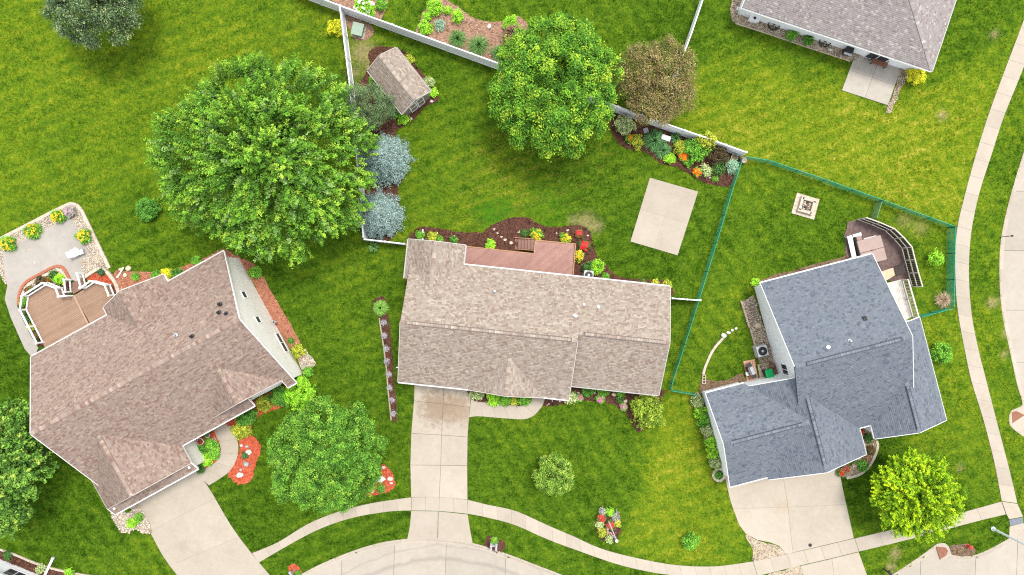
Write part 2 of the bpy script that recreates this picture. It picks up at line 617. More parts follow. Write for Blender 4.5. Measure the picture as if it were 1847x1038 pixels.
def grass_mat(name, tuft=False):
    m, nt, b = new_mat(name)
    v = pos(nt)
    dry = N(nt, "ShaderNodeAttribute", attribute_name="dry").outputs["Fac"]
    bare = N(nt, "ShaderNodeAttribute", attribute_name="bare").outputs["Fac"]
    lush = N(nt, "ShaderNodeAttribute", attribute_name="lush").outputs["Fac"]
    # slightly squeezed space along the mowing direction
    mp = N(nt, "ShaderNodeMapping"); mp.inputs["Rotation"].default_value = (0, 0, math.radians(24)); mp.inputs["Scale"].default_value = (0.55, 1.5, 1)
    nt.links.new(v, mp.inputs[0])
    streak = noise(nt, mp.outputs[0], 1.1, 4, 0.65, 0.3)
    big = noise(nt, v, 0.16, 4, 0.6, 0.3)
    mid = noise(nt, v, 1.1, 6, 0.72, 0.5)
    mid2 = noise(nt, v, 3.4, 4, 0.7, 0.6)
    fin = noise(nt, v, 11.0, 3, 0.75)
    def w(n, k): return math_n(nt, 'MULTIPLY', math_n(nt, 'SUBTRACT', n, 0.5), k)
    f = math_n(nt, 'MULTIPLY_ADD', dry, 0.54, 0.175)
    for n_, k_ in ((big, 0.42), (mid, 0.85), (mid2, 0.95), (streak, 0.55), (fin, 1.15)):
        f = math_n(nt, 'ADD', f, w(n_, k_))
    # mower passes: each owner cuts in another direction
    mow = N(nt, "ShaderNodeAttribute", attribute_name="mow").outputs["Fac"]
    sp = N(nt, "ShaderNodeSeparateXYZ"); nt.links.new(v, sp.inputs[0])
    def passes(ang, width):
        k = 2 * math.pi / width
        u = math_n(nt, 'ADD', math_n(nt, 'MULTIPLY', sp.outputs[0], math.cos(ang) * k), math_n(nt, 'MULTIPLY', sp.outputs[1], math.sin(ang) * k))
        return math_n(nt, 'SINE', math_n(nt, 'ADD', u, math_n(nt, 'MULTIPLY', mid, 2.2)))
    pa, pb = passes(math.radians(112), 1.15), passes(math.radians(35), 1.25)
    pm = N(nt, "ShaderNodeMix"); nt.links.new(mow, pm.inputs[0]); nt.links.new(pa, pm.inputs[2]); nt.links.new(pb, pm.inputs[3])
    f = math_n(nt, 'ADD', f, math_n(nt, 'MULTIPLY', pm.outputs[0], math_n(nt, 'MULTIPLY', big, 0.10)))
    c = ramp(nt, f, [(0.0, (0.018, 0.046, 0.003)), (0.20, (0.042, 0.094, 0.006)), (0.42, (0.080, 0.146, 0.010)),
                     (0.62, (0.128, 0.190, 0.009)), (0.82, (0.215, 0.238, 0.018)), (1.0, (0.36, 0.32, 0.05))])
    wd = noise(nt, v, 0.75, 3, 0.6, 0.8)
    mr = N(nt, "ShaderNodeMapRange"); nt.links.new(math_n(nt, 'ADD', wd, math_n(nt, 'MULTIPLY', math_n(nt, 'SUBTRACT', mid2, 0.5), 0.35)), mr.inputs[0])
    mr.inputs[1].default_value = 0.66; mr.inputs[2].default_value = 0.72; mr.inputs[3].default_value = 0.0; mr.inputs[4].default_value = 0.75
    c = mixc(nt, mr.outputs[0], c, (0.028, 0.075, 0.002))       # clover and coarse weed tufts
    c = mixc(nt, math_n(nt, 'MULTIPLY', lush, 0.75), c, (0.035, 0.15, 0.008))
    bb = math_n(nt, 'MULTIPLY', bare, math_n(nt, 'MULTIPLY_ADD', mid2, 1.0, 0.35))
    bb.node.use_clamp = True
    c = mixc(nt, bb, c, (0.37, 0.27, 0.145))
    if tuft:
        oi = N(nt, "ShaderNodeAttribute", attribute_name="tone").outputs["Fac"]
        g = N(nt, "ShaderNodeCombineColor")
        for i in range(3): nt.links.new(oi, g.inputs[i])
        c = mixc(nt, 1.0, c, g.outputs[0], 'MULTIPLY')
    nt.links.new(c, b.inputs["Base Color"])
    b.inputs["Roughness"].default_value = 0.95
    b.inputs["Specular IOR Level"].default_value = 0.0
    if not tuft:
        h = math_n(nt, 'ADD', math_n(nt, 'MULTIPLY', fin, 0.7), math_n(nt, 'MULTIPLY', mid2, 0.6))
        bumpn(nt, h, 0.75, 0.10, b)
    return m


MAT['grass'] = grass_mat("lawn_grass")
MAT['tuft'] = grass_mat("grass_blades", True)


def axis(lo, hi, step):
    a = list(np.arange(lo, hi + 1e-6, step))
    s = step
    l, r = lo, hi
    left, right = [], []
    while l > -900:
        s *= 1.6; l -= s; r += s
        left.append(l); right.append(r)
    return np.array(left[::-1] + a + right)


def build_ground():
    xs, ys = axis(-52, 52, 0.4), axis(-32, 32, 0.4)
    X, Y = np.meshgrid(xs, ys)
    x, y = X.ravel().copy(), Y.ravel().copy()
    # snap the nodes nearest to the kerb onto it
    kp = np.array(KERB)
    a, bb = kp[:-1], kp[1:]
    near = np.where((np.abs(x) < 60) & (np.abs(y) < 40))[0]
    best = np.full(len(near), 1e9); bx = x[near].copy(); by = y[near].copy()
    for p, q in zip(a, bb):
        d = q - p
        L2 = max(d @ d, 1e-9)
        t = np.clip(((x[near] - p[0]) * d[0] + (y[near] - p[1]) * d[1]) / L2, 0, 1)
        cx, cy = p[0] + t * d[0], p[1] + t * d[1]
        r = np.hypot(x[near] - cx, y[near] - cy)
        m = r < best
        best[m] = r[m]; bx[m] = cx[m]; by[m] = cy[m]
    sel = best < 0.24
    x[near[sel]] = bx[sel]; y[near[sel]] = by[sel]
    nx, ny = len(xs), len(ys)
    i = np.arange(nx * ny).reshape(ny, nx)
    F = np.stack([i[:-1, :-1].ravel(), i[:-1, 1:].ravel(), i[1:, 1:].ravel(), i[1:, :-1].ravel()], 1)
    fx, fy = x[F].mean(1), y[F].mean(1)
    keep = ~pip(fx, fy, ROAD_POLY)
    F = F[keep]
    z = 0.018 * np.sin(x * 0.9 + 1.3 * np.sin(y * 0.6)) * np.sin(y * 0.8 + x * 0.23) * (np.hypot(x, y) < 60) - 0.02
    o = mesh_np("lawn_ground", np.stack([x, y, z], 1), F, MAT['grass'],
                attr={"mow": mowing(x, y), "dry": dryness(x, y), "bare": spots(BARE, x, y), "lush": spots(LUSH, x, y)}, smooth=True)
    tag(o, "mown green and yellow lawn covering the yards between the houses", "lawn", kind="structure")


build_ground()

# ------------------------------------------------------------------ concrete: roads, pavements, drives
SLABS = {}


def structure(name, label, cat, bed_polys, mat='joint', z0=-0.15, z1=0.0):
    """a paved surface: its joint bed is the top-level mesh, the slabs are its children"""
    mb = MB()
    for p in bed_polys: mb.prism(p, z0, z1)
    o = mb.build(name, MAT[mat])
    return tag(o, label, cat, kind="structure")


def slab(poly, parent, mat='concrete', z0=-0.12, z1=0.025, g=0.012, name="slab"):
    z1 = z1 + random.uniform(-0.004, 0.004)
    return MB().prism(shrink(poly, g), z0, z1).build(name, MAT[mat], parent)


def strip(name, label, cat, A, B, n, mat='concrete', step=4, z1=0.025, bed='joint_pale', parent=None):
    """slabs between two edge lines (px); returns the paved surface"""
    a = smooth_line(PL(A), step=step); b = smooth_line(PL(B), step=step)
    fa, La = sampler(a); fb, Lb = sampler(b)
    EXCL.append(a + b[::-1])
    if parent is None:
        parent = structure(name, label, cat, [a + b[::-1]], bed, z1=z1 - 0.02)
    else:
        MB().prism(a + b[::-1], -0.15, z1 - 0.02).build("joint_bed", MAT[bed], parent)
    for i in range(n):
        k = 3
        t0, t1 = i / n + 0.006 / max(La, Lb) * 1.5, (i + 1) / n - 0.006 / max(La, Lb) * 1.5
        ts = [t0 + (t1 - t0) * j / k for j in range(k + 1)]
        poly = [fa(t) for t in ts] + [fb(t) for t in ts[::-1]]
        z = z1 + random.uniform(-0.004, 0.004)
        MB().prism(poly, -0.1, z).build("slab", MAT[mat], parent)
    return parent


SW = strip("sidewalk", "curved pale concrete sidewalk of square slabs running past the driveways", "sidewalk",
           [(455, 998), (502, 978), (554.4, 946), (608, 924), (665.7, 908.8), (719.6, 900.4), (741.5, 897.5)],
           [(466.7, 1015), (534, 976), (584.7, 951), (638.7, 933.5), (692.6, 924), (720, 921.5), (741.5, 921)], 12)
strip(None, None, None, [(742, 897.5), (792, 897), (843.4, 902)], [(742, 921), (792, 922), (844, 927)], 4, parent=SW)
strip(None, None, None, [(844, 902), (878, 910.5), (930, 922), (987.4, 947.6), (1034.6, 967.8), (1088.6, 991.4), (1162.7, 1010), (1223.4, 1020), (1291, 1021.8), (1358, 1013)],
      [(844, 927), (880, 934), (930, 947.6), (987.4, 973), (1055, 998), (1109, 1016.7), (1156, 1028.5), (1206.6, 1037), (1291, 1043), (1366, 1039)], 20, parent=SW)
strip(None, None, None, [(1358.5, 1013), (1419, 1000), (1480, 986), (1541, 971.5)], [(1366.5, 1039), (1444, 1020), (1500, 1007), (1549, 995)], 6, parent=SW)
strip(None, None, None, [(1541.5, 971.5), (1620, 953), (1727, 927), (1806, 905)], [(1549.5, 995), (1640, 973), (1760, 941), (1814, 928)], 6, parent=SW)
SWR = strip("sidewalk", "long pale sidewalk curving up the right edge beside the side street", "sidewalk",
            [(1885, -70), (1847, 35), (1813, 125), (1784.6, 202), (1761, 276.5), (1741, 349), (1725.6, 417.5), (1723, 492), (1727, 559), (1741, 637), (1752.6, 690), (1773, 755.4), (1793, 833), (1806.5, 904)],
            [(1913, -60), (1875, 45), (1841, 135), (1810, 212), (1787, 283), (1766, 349), (1751, 424), (1747.5, 498.5), (1752.6, 569), (1764.4, 630), (1779.5, 690), (1798, 762), (1821.7, 853), (1834.5, 908)], 32)
# corner landing, ramps and the dark tactile plate
_cor = [(1807, 905), (1835, 909), (1845, 932), (1820, 937), (1815, 928)]
slab(PL(_cor), SWR, g=0.01)
EXCL.append(PL([(1807, 905), (1835, 909), (1847, 936), (1858, 946), (1834, 966), (1818, 975), (1820, 940)]))
slab(PL([(1821, 950), (1845, 944), (1857, 947), (1834, 966), (1820, 974)]), SWR, 'concrete', z1=0.0, g=0.008)
MAT['tactile_grey'] = pmat("cast_iron_plate", (0.14, 0.155, 0.18), (0.2, 0.215, 0.24), 4, 0.6)
MAT['tactile_red'] = pmat("brick_red_plate", (0.20, 0.085, 0.05), (0.29, 0.13, 0.08), 4, 0.8)


def tactile(poly, mat, label, z=0.03):
    pl = PL(poly)
    t = thing("tactile_plate", label, "paving plate", (*pl[0], 0))
    loc = [(x - pl[0][0], y - pl[0][1]) for x, y in pl]
    MB().prism(loc, -0.02, z).build("plate", MAT[mat], t)
    xs = np.array([p[0] for p in loc]); ys = np.array([p[1] for p in loc])
    mb = MB()
    gx, gy = np.meshgrid(np.arange(xs.min(), xs.max(), 0.075), np.arange(ys.min(), ys.max(), 0.075))
    gx, gy = gx.ravel(), gy.ravel()
    ok = pip(gx, gy, shrink(loc, 0.04))
    for x, y in zip(gx[ok], gy[ok]): mb.box((x, y, z + 0.004), (0.035, 0.035, 0.012))
    tag(mb.build("studs", MAT[mat], t), kind="stuff")
    return t


tactile([(1820, 938), (1844, 933.5), (1845, 943.5), (1822, 949)], 'tactile_grey', "dark grey tactile plate at the corner crossing of the two sidewalks")

DC = structure("driveway", "pale concrete driveway of the middle house with a brown oil stain", "driveway",
               [PL([(747, 680), (851, 690), (849.4, 718), (845, 752), (843, 840), (843.4, 902), (741.5, 897), (740, 840), (741.5, 782), (746.6, 723)])], 'joint', z1=0.005)
EXCL.append(PL([(735, 690), (851, 695), (849.4, 718), (844, 752), (843, 840), (843.4, 902), (741.5, 897), (740, 840), (741.5, 782), (746.6, 723), (746, 700)]))
_cl = [(748, 680), (746.6, 723.4), (741.7, 782), (740, 839), (741.5, 897)]
_cc = [(802, 684), (799.5, 729), (796.5, 785), (795, 839.6), (792.3, 897)]
_cr = [(852, 690), (847.7, 735), (843.5, 788.5), (842.7, 840), (843.4, 901.5)]
for A_, B_ in ((_cl, _cc), (_cc, _cr)):
    for i in range(4):
        slab(PL([A_[i], B_[i], B_[i + 1], A_[i + 1]]), DC, 'concrete_drive', g=0.018)
_ap = PL([(741.5, 921), (790.4, 922), (843.8, 928), (848, 955), (853, 980.5), (789.4, 972.5), (734, 974), (739, 950)])
EXCL.append(_ap)
slab(PL([(741.7, 921.5), (790.2, 922.5), (789.3, 973), (734, 975), (739, 950)]), DC, g=0.012)
slab(PL([(790.8, 922.5), (843.6, 928), (848, 955), (853, 981), (789.7, 973)]), DC, g=0.012)

_ll = [(222, 905), (262, 946), (293, 1001.5), (320, 1038), (362, 1092), (400, 1128)]
_lr = [(340, 835), (374, 876), (416.4, 947.6), (455, 1000), (500, 1052), (540, 1090)]
_lm = [((a + c) / 2, (b + d) / 2) for (a, b), (c, d) in zip(_ll, _lr)]
DLW = strip("driveway", "wide pale concrete driveway in front of the large left house", "driveway", _ll, _lm, 4, mat='concrete_drive', bed='joint_pale')
strip(None, None, None, _lm, _lr, 4, mat='concrete_drive', parent=DLW)

DD = structure("driveway", "pale concrete driveway below the dark grey roofed house", "driveway",
               [PL([(1310, 850), (1512, 845), (1540, 971), (1419, 1000), (1405, 985), (1390, 979), (1345, 963), (1333, 947), (1318, 904)])], 'joint_pale', z1=0.005)
_dd = PL([(1303, 846), (1512, 845), (1540, 971), (1419, 1000), (1405, 985), (1390, 979), (1365, 974), (1345, 963), (1333, 947), (1318, 904)])
EXCL.append(_dd)
for q in ([(1304, 847), (1410, 845), (1421, 915), (1322, 918), (1317, 903)], [(1410, 845), (1513, 846), (1526, 910), (1421, 915)],
          [(1322, 918), (1421, 915), (1430, 997), (1419, 1000), (1405, 985), (1390, 979), (1365, 974), (1345, 963), (1333, 947)], [(1421, 915), (1526, 910), (1540, 971), (1430, 997)]):
    slab(PL(q), DD, 'concrete_drive', g=0.012)
for q in ([(1444, 1021), (1500, 1008), (1512, 1088), (1444, 1100)], [(1500, 1008), (1548.6, 996), (1564, 1038), (1580, 1060), (1512, 1088)]):
    slab(PL(q), DD, g=0.01); EXCL.append(PL(q))

WC = strip("walkway", "curved concrete front walk from the driveway to the middle house", "walkway",
           [(850, 717.4), (859.6, 724), (872, 726), (905, 729), (942, 732), (952.5, 728), (959, 721.7), (961, 700)],
           [(846, 753), (864, 751), (904, 754.4), (944, 756.5), (961, 751), (973.6, 738.6), (981, 726), (985, 705)], 7)
WL = strip("walkway", "curved concrete front walk beside red mulch at the left house", "walkway",
           [(378, 760), (390, 786), (397.4, 805), (397.4, 817.8), (392, 830.5), (375, 843), (352, 853)],
           [(402, 745), (417.5, 771), (428, 794.5), (430, 811.4), (426, 830.5), (413, 852), (377, 876)], 6)

PAD = structure("concrete_pad", "rectangular pale concrete pad alone in the middle back lawn", "concrete pad",
                [PL([(1172, 322), (1258.5, 346.5), (1221.5, 460.5), (1138, 435.5)])], 'concrete', z1=0.036)
EXCL.append(PL([(1172, 321), (1259, 346), (1222, 461), (1137, 436)]))
_q = [(1172, 321), (1259, 346), (1222, 461), (1137, 436)]


def bil(q, s, t):
    a = [q[0][i] + (q[1][i] - q[0][i]) * s for i in (0, 1)]
    b = [q[3][i] + (q[2][i] - q[3][i]) * s for i in (0, 1)]
    return (a[0] + (b[0] - a[0]) * t, a[1] + (b[1] - a[1]) * t)


def grid_slabs(q, nu, nv, parent, mat='concrete', z1=0.045, g=0.003):
    for i in range(nu):
        for j in range(nv):
            slab(PL([bil(q, i / nu, j / nv), bil(q, (i + 1) / nu, j / nv), bil(q, (i + 1) / nu, (j + 1) / nv), bil(q, i / nu, (j + 1) / nv)]), parent, mat, z1=z1, g=g)


grid_slabs(_q, 2, 2, PAD)
_q = [(1545.5, 90), (1627, 118), (1601, 190.5), (1518, 163.5)]
PTR = structure("patio", "square concrete patio behind the top right house with a bench", "patio", [PL(_q)], 'joint', z1=0.03)
EXCL.append(PL(_q))
grid_slabs(_q, 2, 2, PTR, 'concrete_grey', g=0.012)

# ------------------------------------------------------------------ street
_rd = MB().prism(ROAD_POLY, -0.4, -0.14)
ROAD = tag(_rd.build("street", MAT['joint']), "pale concrete street with a round turning end and long joints", "street", kind="structure")
_cells = []
_xb = [200, 420, 518, 618, 712.5, 806, 914, 1010, 1110, 1210, 1310, 1410, 1510, 1600, 1664, 1763, 1838, 1960, 2100, 2600]
for a, b in zip(_xb, _xb[1:]):
    _cells.append((a, b, 948 if a > 1500 else 940, 1120)); _cells.append((a, b, 1120, 1700))
_yb = [-200, -90, 20, 130, 240, 345, 452, 560, 654, 750, 850, 948]
for a, b in zip(_yb, _yb[1:]):
    _cells.append((1700, 1905, a, b)); _cells.append((1905, 2600, a, b))
for x0, x1, y0, y1 in _cells:
    (wx0, wy1), (wx1, wy0) = PL([(x0, y0), (x1, y1)])
    sk = 0.03                        # joints lean a little
    p = clip_half(ROAD_POLY, -1, sk, -wx0 - 0.015 + sk * wy1)
    if p: p = clip_half(p, 1, -sk, wx1 - 0.015 - sk * wy1)
    if p: p = clip_half(p, 0, 1, wy1 - 0.015)
    if p: p = clip_half(p, 0, -1, -wy0 - 0.015)
    if p and abs(area(p)) > 0.3:
        MB().prism(p, -0.3, -0.10 + random.uniform(-.003, .003)).build("slab", MAT['concrete_road'], ROAD)

KS = tag(MB().prism(PL([(300, 1240), (310, 1230), (312, 1234)]), -0.2, -0.15).build("kerb", MAT['concrete']),
         "low rounded concrete kerb along the street edge", "kerb", kind="structure")
_kf, _kl = sampler(KERB)
_n = int(_kl / 2.4)
for i in range(_n):
    ts = [(i + j / 6) / _n for j in range(7)]
    ts[0] += 0.002 / _kl * 3; ts[-1] -= 0.002 / _kl * 3
    c = [Vector(_kf(t)) for t in ts]
    if abs(c[3].x) > 56 or c[3].y < -40: continue
    prof = [(-0.10, -0.2), (-0.10, 0.012), (0.02, 0.016), (0.10, -0.01), (0.20, -0.075), (0.34, -0.092), (0.34, -0.2)]   # + is the street side
    vs, fs = [], []
    for j, p in enumerate(c):
        d = (c[min(j + 1, 6)] - c[max(j - 1, 0)]).normalized()
        nrm = Vector((d.y, -d.x))
        for o_, z_ in prof: vs.append((p.x + nrm.x * o_, p.y + nrm.y * o_, z_))
    k = len(prof)
    for j in range(6):
        for q in range(k): fs.append([j * k + q, j * k + (q + 1) % k, (j + 1) * k + (q + 1) % k, (j + 1) * k + q])
    fs.append(list(range(k))[::-1]); fs.append([6 * k + q for q in range(k)])
    MB().add(vs, fs).build("kerb_block", MAT['concrete'], KS)

tactile([(1688.5, 986), (1706, 988), (1710, 994), (1707, 1002), (1696, 1009)], 'tactile_red', "brick red half round tactile plate at the kerb beside a bare soil patch", z=0.02)
tactile([(1825, 744), (1833, 741.5), (1848, 749), (1836, 757), (1826, 764)], 'tactile_red', "brick red half round tactile plate at the right edge kerb ramp", z=0.02)
slab(PL([(1688, 984), (1704, 982), (1713, 993), (1716, 1004), (1697, 1011)]), KS, z0=-0.2, z1=0.002, name="ramp")
slab(PL([(1824, 741), (1846, 731), (1860, 760), (1842, 781), (1828, 773), (1821, 756)]), KS, z0=-0.2, z1=0.002, name="ramp")
EXCL.append(PL([(1686, 983), (1704, 981), (1716, 992), (1718, 1006), (1697, 1011)]))
EXCL.append(PL([(1823, 740), (1847, 730), (1860, 760), (1842, 781), (1826, 773), (1820, 756)]))
EXCL.append(ROAD_POLY)

# ------------------------------------------------------------------ planting beds
def pick(cols, n, g, jit=0.12):
    """n colours drawn from a list of (colour, weight)"""
    c = np.array([k[0] for k in cols], float); w = np.array([k[1] for k in cols], float)
    i = g.choice(len(c), n, p=w / w.sum())
    return c[i] * (1 + jit * g.normal(size=(n, 1)))


BROWN = [((0.078, 0.034, 0.022), 4), ((0.12, 0.052, 0.034), 4), ((0.165, 0.08, 0.053), 2), ((0.038, 0.018, 0.012), 2)]
RED = [((0.42, 0.075, 0.035), 4), ((0.52, 0.115, 0.055), 4), ((0.34, 0.05, 0.025), 2), ((0.58, 0.2, 0.11), 1)]
PINK = [((0.30, 0.17, 0.11), 4), ((0.38, 0.23, 0.16), 4), ((0.22, 0.12, 0.08), 2), ((0.46, 0.31, 0.23), 1)]
REDSOFT = [((0.34, 0.13, 0.075), 4), ((0.42, 0.18, 0.11), 4), ((0.25, 0.09, 0.05), 2), ((0.48, 0.28, 0.2), 1)]
GRAVEL = [((0.36, 0.28, 0.19), 4), ((0.5, 0.42, 0.31), 4), ((0.25, 0.18, 0.11), 2), ((0.62, 0.56, 0.46), 2), ((0.4, 0.24, 0.13), 1)]
PALEGRAVEL = [((0.5, 0.42, 0.32), 4), ((0.62, 0.56, 0.47), 3), ((0.34, 0.27, 0.2), 2), ((0.46, 0.3, 0.2), 1)]
SOIL = [((0.16, 0.10, 0.06), 4), ((0.22, 0.15, 0.095), 4), ((0.11, 0.07, 0.04), 2)]
BASE = {}
PATIO_PX = [(7, 457), (29, 443), (77, 416), (123, 394), (133, 397), (143, 424), (164, 458), (152, 465), (146.5, 475.5), (149, 487), (154, 498), (140, 508), (127, 504), (117, 485), (110, 479.5), (100, 480.5), (77, 492), (48, 509), (36.5, 529), (32, 552), (40, 572), (56, 604), (70, 628), (62, 648), (46, 630), (20, 571), (10, 540), (15, 513), (8, 480)]


def base_mat(key, cols):
    if key not in BASE:
        c = np.array([k[0] for k in cols])
        BASE[key] = pmat("bed_" + key, tuple(c[0] * 0.75), tuple(c[1]), 5, 0.97, 0.8, fine=22)
    return BASE[key]


def bed(px, key, label, cat="garden bed", name="mulch_bed", smooth=True, stone=False, z=0.05, dens=55, size=0.085, closed_step=4, avoid=None):
    cols = {'brown': BROWN, 'red': RED, 'pink': PINK, 'redsoft': REDSOFT, 'gravel': GRAVEL, 'pale': PALEGRAVEL, 'soil': SOIL}[key]
    poly = smooth_line(PL(px), True, closed_step) if smooth else PL(px)
    g = np.random.default_rng(int(abs(px[0][0] * 7 + px[1][1] * 13)) + len(px))
    if area(poly) < 0: poly = poly[::-1]
    # a ragged edge where bark spills over the turf
    poly = [(x + g.normal() * 0.035, y + g.normal() * 0.035) for x, y in poly]
    EXCL.append(poly)
    pa = np.array(poly)
    lo, hi = pa.min(0), pa.max(0)
    A = abs(area(poly))
    m = int(A * 5) + 4
    x = g.uniform(lo[0], hi[0], m * 4); y = g.uniform(lo[1], hi[1], m * 4)
    ok = pip(x, y, shrink(poly, 0.1)); x, y = x[ok][:m], y[ok][:m]
    vin = [Vector(p) for p in poly] + [Vector((a, b)) for a, b in zip(x, y)]
    n = len(poly)
    vo, _, fo, ov, _, _ = delaunay_2d_cdt(vin, [], [list(range(n))], 1, 1e-5)
    cen = pa.mean(0)
    V = []
    for v, orig in zip(vo, ov):
        edge = any(i < n for i in orig)
        V.append((v[0], v[1], 0.004 if edge else z + g.normal() * 0.018))
    o = mesh_np(name, np.array(V), [list(f) for f in fo], base_mat(key, cols), smooth=True)
    tag(o, label, cat, kind="structure")
    # chips or pebbles lying loose on it
    k = int(A * dens)
    x = g.uniform(lo[0], hi[0], k * 4); y = g.uniform(lo[1], hi[1], k * 4)
    ok = pip(x, y, poly)
    if avoid is not None: ok &= ~pip(x, y, PL(avoid))
    x, y = x[ok][:k], y[ok][:k]
    k = len(x)
    if k:
        ang = g.uniform(0, 6.28, k)
        if stone:
            s = size * g.uniform(0.4, 1.1, k)
            base = np.array([(1, 0, 0), (0, 1, 0), (-1, 0, 0), (0, -1, 0), (0, 0, 0.7), (0, 0, -0.5)], float)
            tri = np.array([(0, 1, 4), (1, 2, 4), (2, 3, 4), (3, 0, 4), (1, 0, 5), (2, 1, 5), (3, 2, 5), (0, 3, 5)])
            B = base[None] * s[:, None, None] * g.uniform(0.6, 1.2, (k, 6, 3))
        else:
            s = size * g.uniform(0.5, 1.5, k)
            base = np.array([(1, 0.28, 0.05), (-1, 0.3, 0.1), (-1, -0.3, -0.05), (1, -0.25, 0.12)], float)
            tri = np.array([(0, 1, 2), (0, 2, 3)])
            B = base[None] * s[:, None, None] * g.uniform(0.7, 1.3, (k, 4, 3))
            B[:, :, 2] += B[:, :, 0] * g.normal(size=(k, 1)) * 0.35
        ca, sa = np.cos(ang)[:, None], np.sin(ang)[:, None]
        W = np.stack([B[:, :, 0] * ca - B[:, :, 1] * sa + x[:, None], B[:, :, 0] * sa + B[:, :, 1] * ca + y[:, None], B[:, :, 2] + z + 0.03], 2)
        nv = W.shape[1]
        F = (tri[None] + (np.arange(k) * nv)[:, None, None]).reshape(-1, 3)
        C = np.repeat(pick(cols, k, g, 0.18), nv, 0)
        c = mesh_np("pebbles" if stone else "bark_chips", W.reshape(-1, 3), F, MAT['chip'], o, col=np.clip(C, 0.003, 1))
        c["kind"] = "stuff"
    return o


def edging(px, label, mat, w=0.2, h=0.12, piece=0.45, gap=0.012, name="edging", parent=None, closed=False, step=4, sm=True, piece_name="edging_block", z0=-0.05, cat="garden edging"):
    """a row of single blocks along a line"""
    line = smooth_line(PL(px), closed, step) if sm else PL(px) + ([PL(px)[0]] if closed else [])
    if closed and sm: line = line + [line[0]]
    f, L = sampler(line)
    n = max(1, int(round(L / piece)))
    if parent is None:
        o0 = f(0)
        parent = thing(name, label, cat, (o0[0], o0[1], 0))
    ox, oy = parent.location.x, parent.location.y
    for i in range(n):
        a, b = f((i + 0.0) / n), f((i + 1.0) / n)
        c = ((a[0] + b[0]) / 2 - ox, (a[1] + b[1]) / 2 - oy)
        ln = math.hypot(b[0] - a[0], b[1] - a[1]) - gap
        hh = h + random.uniform(-0.012, 0.012)
        MB().box((c[0], c[1], (hh + z0) / 2), (ln, w * random.uniform(0.95, 1.03), hh - z0), math.atan2(b[1] - a[1], b[0] - a[0])).build(piece_name, MAT[mat], parent)
    return parent


MAT['timber'] = pmat("weathered_timber", (0.28, 0.22, 0.155), (0.40, 0.325, 0.24), 6, 0.85, 0.3)
MAT['cream_block'] = pmat("cream_block", (0.40, 0.335, 0.255), (0.52, 0.45, 0.36), 4, 0.85, 0.3)
MAT['brick'] = pmat("brick", (0.30, 0.095, 0.05), (0.42, 0.15, 0.085), 8, 0.9, 0.3)

bed([(738, 429), (742, 421), (754, 412), (766, 410), (790, 413), (826, 419), (850, 420), (872, 419), (882, 410), (900, 400), (922, 393), (950, 392), (960, 399),
     (980, 407), (1004, 411), (1026, 407), (1048, 407), (1060, 414), (1067, 426), (1069, 442), (1078, 464), (1089, 472), (1099, 484), (1115, 500), (1156, 504), (1203, 507),
     (1213, 519), (1208, 535), (1120, 525), (1040, 512), (940, 500), (838, 490), (800, 450), (738, 445)], 'brown', "dark brown bark bed wrapping the rear deck of the middle house")
bed([(846, 700), (851, 719), (860, 725), (873, 727), (905, 730), (942, 733), (953, 728.5), (960, 721), (962, 702), (905, 695)], 'brown', "dark mulch strip between the front walk and the middle house")
bed([(984, 708), (981, 727), (979, 732), (1000, 731), (1016, 729), (1031, 725), (1058, 723), (1083, 725), (1107, 729), (1124, 741), (1136, 756), (1145, 775), (1153, 780), (1162, 774),
     (1175, 765), (1190, 750), (1192, 720), (1188, 700), (1030, 685)], 'brown', "dark mulch bed with pink flowers along the front right of the middle house")
bed([(672, 560), (674, 543), (687, 535), (698, 545), (701, 575), (708, 643), (711, 688), (717, 752), (708, 758), (699, 700), (692, 620), (685, 574)], 'brown', "long narrow mulch strip edged with timber in the side lawn")
bed([(1099, 225), (1110, 252), (1121, 264), (1136, 270), (1156, 272), (1170, 278), (1186, 292), (1207, 299), (1226, 305), (1241, 313), (1253, 322), (1275, 331), (1303, 336), (1317, 335), (1327, 312), (1334, 286),
     (1300, 270), (1252, 253), (1200, 236), (1152, 219), (1105, 203)], 'brown', "long planted mulch bed in the corner under the white fence")
bed([(664, 95), (683, 85), (714, 87), (735, 98), (746, 110), (760, 131), (773, 143), (791, 176), (785, 186), (766, 193), (746, 216), (727, 228), (716, 237), (711, 255), (726, 280), (725, 320),
     (717, 345), (720, 385), (712, 425), (690, 437), (666, 428), (657, 330), (650, 240), (643, 165), (655, 140), (668, 118)], 'brown', "dark mulch ground around the garden shed and under the blue spruces")
bed([(600, 2), (612, -30), (700, -30), (698, 10), (692, 24), (683, 36), (640, 21)], 'pink', "pale mulch bed behind the white fence corner")
bed([(775, -20), (773, 7), (763, 24), (757, 40), (752, 62), (800, 84), (850, 102), (893, 116), (940, 100), (960, 60), (935, 30), (908, 39), (865, 37), (844, 27), (827, 13), (803, -2), (795, -20)], 'pink', "pale brown mulch bed with rounded shrubs beyond the white fence")
bed([(624, 30), (650, 38), (674, 52), (668, 68), (650, 74), (636, 66)], 'pink', "bare mulch patch around the green utility box")
bed([(425, 462), (440, 468), (460, 478), (474, 499), (500, 545), (532, 600), (545, 628), (548, 645), (538, 650), (500, 590), (460, 515), (430, 478)], 'redsoft', "orange red mulch strip under the gable wall of the left house")
bed([(537, 640), (550, 631), (563, 645), (569, 657), (560, 664), (544, 668)], 'pale', "small rounded gravel patch at the corner of the left house", name="gravel_bed", stone=True, dens=130, size=0.08)
bed([(338, 798), (381, 768), (392, 792), (398, 815), (390, 833), (360, 846), (348, 834)], 'red', "red mulch pocket between the porch and curved walk of the left house")
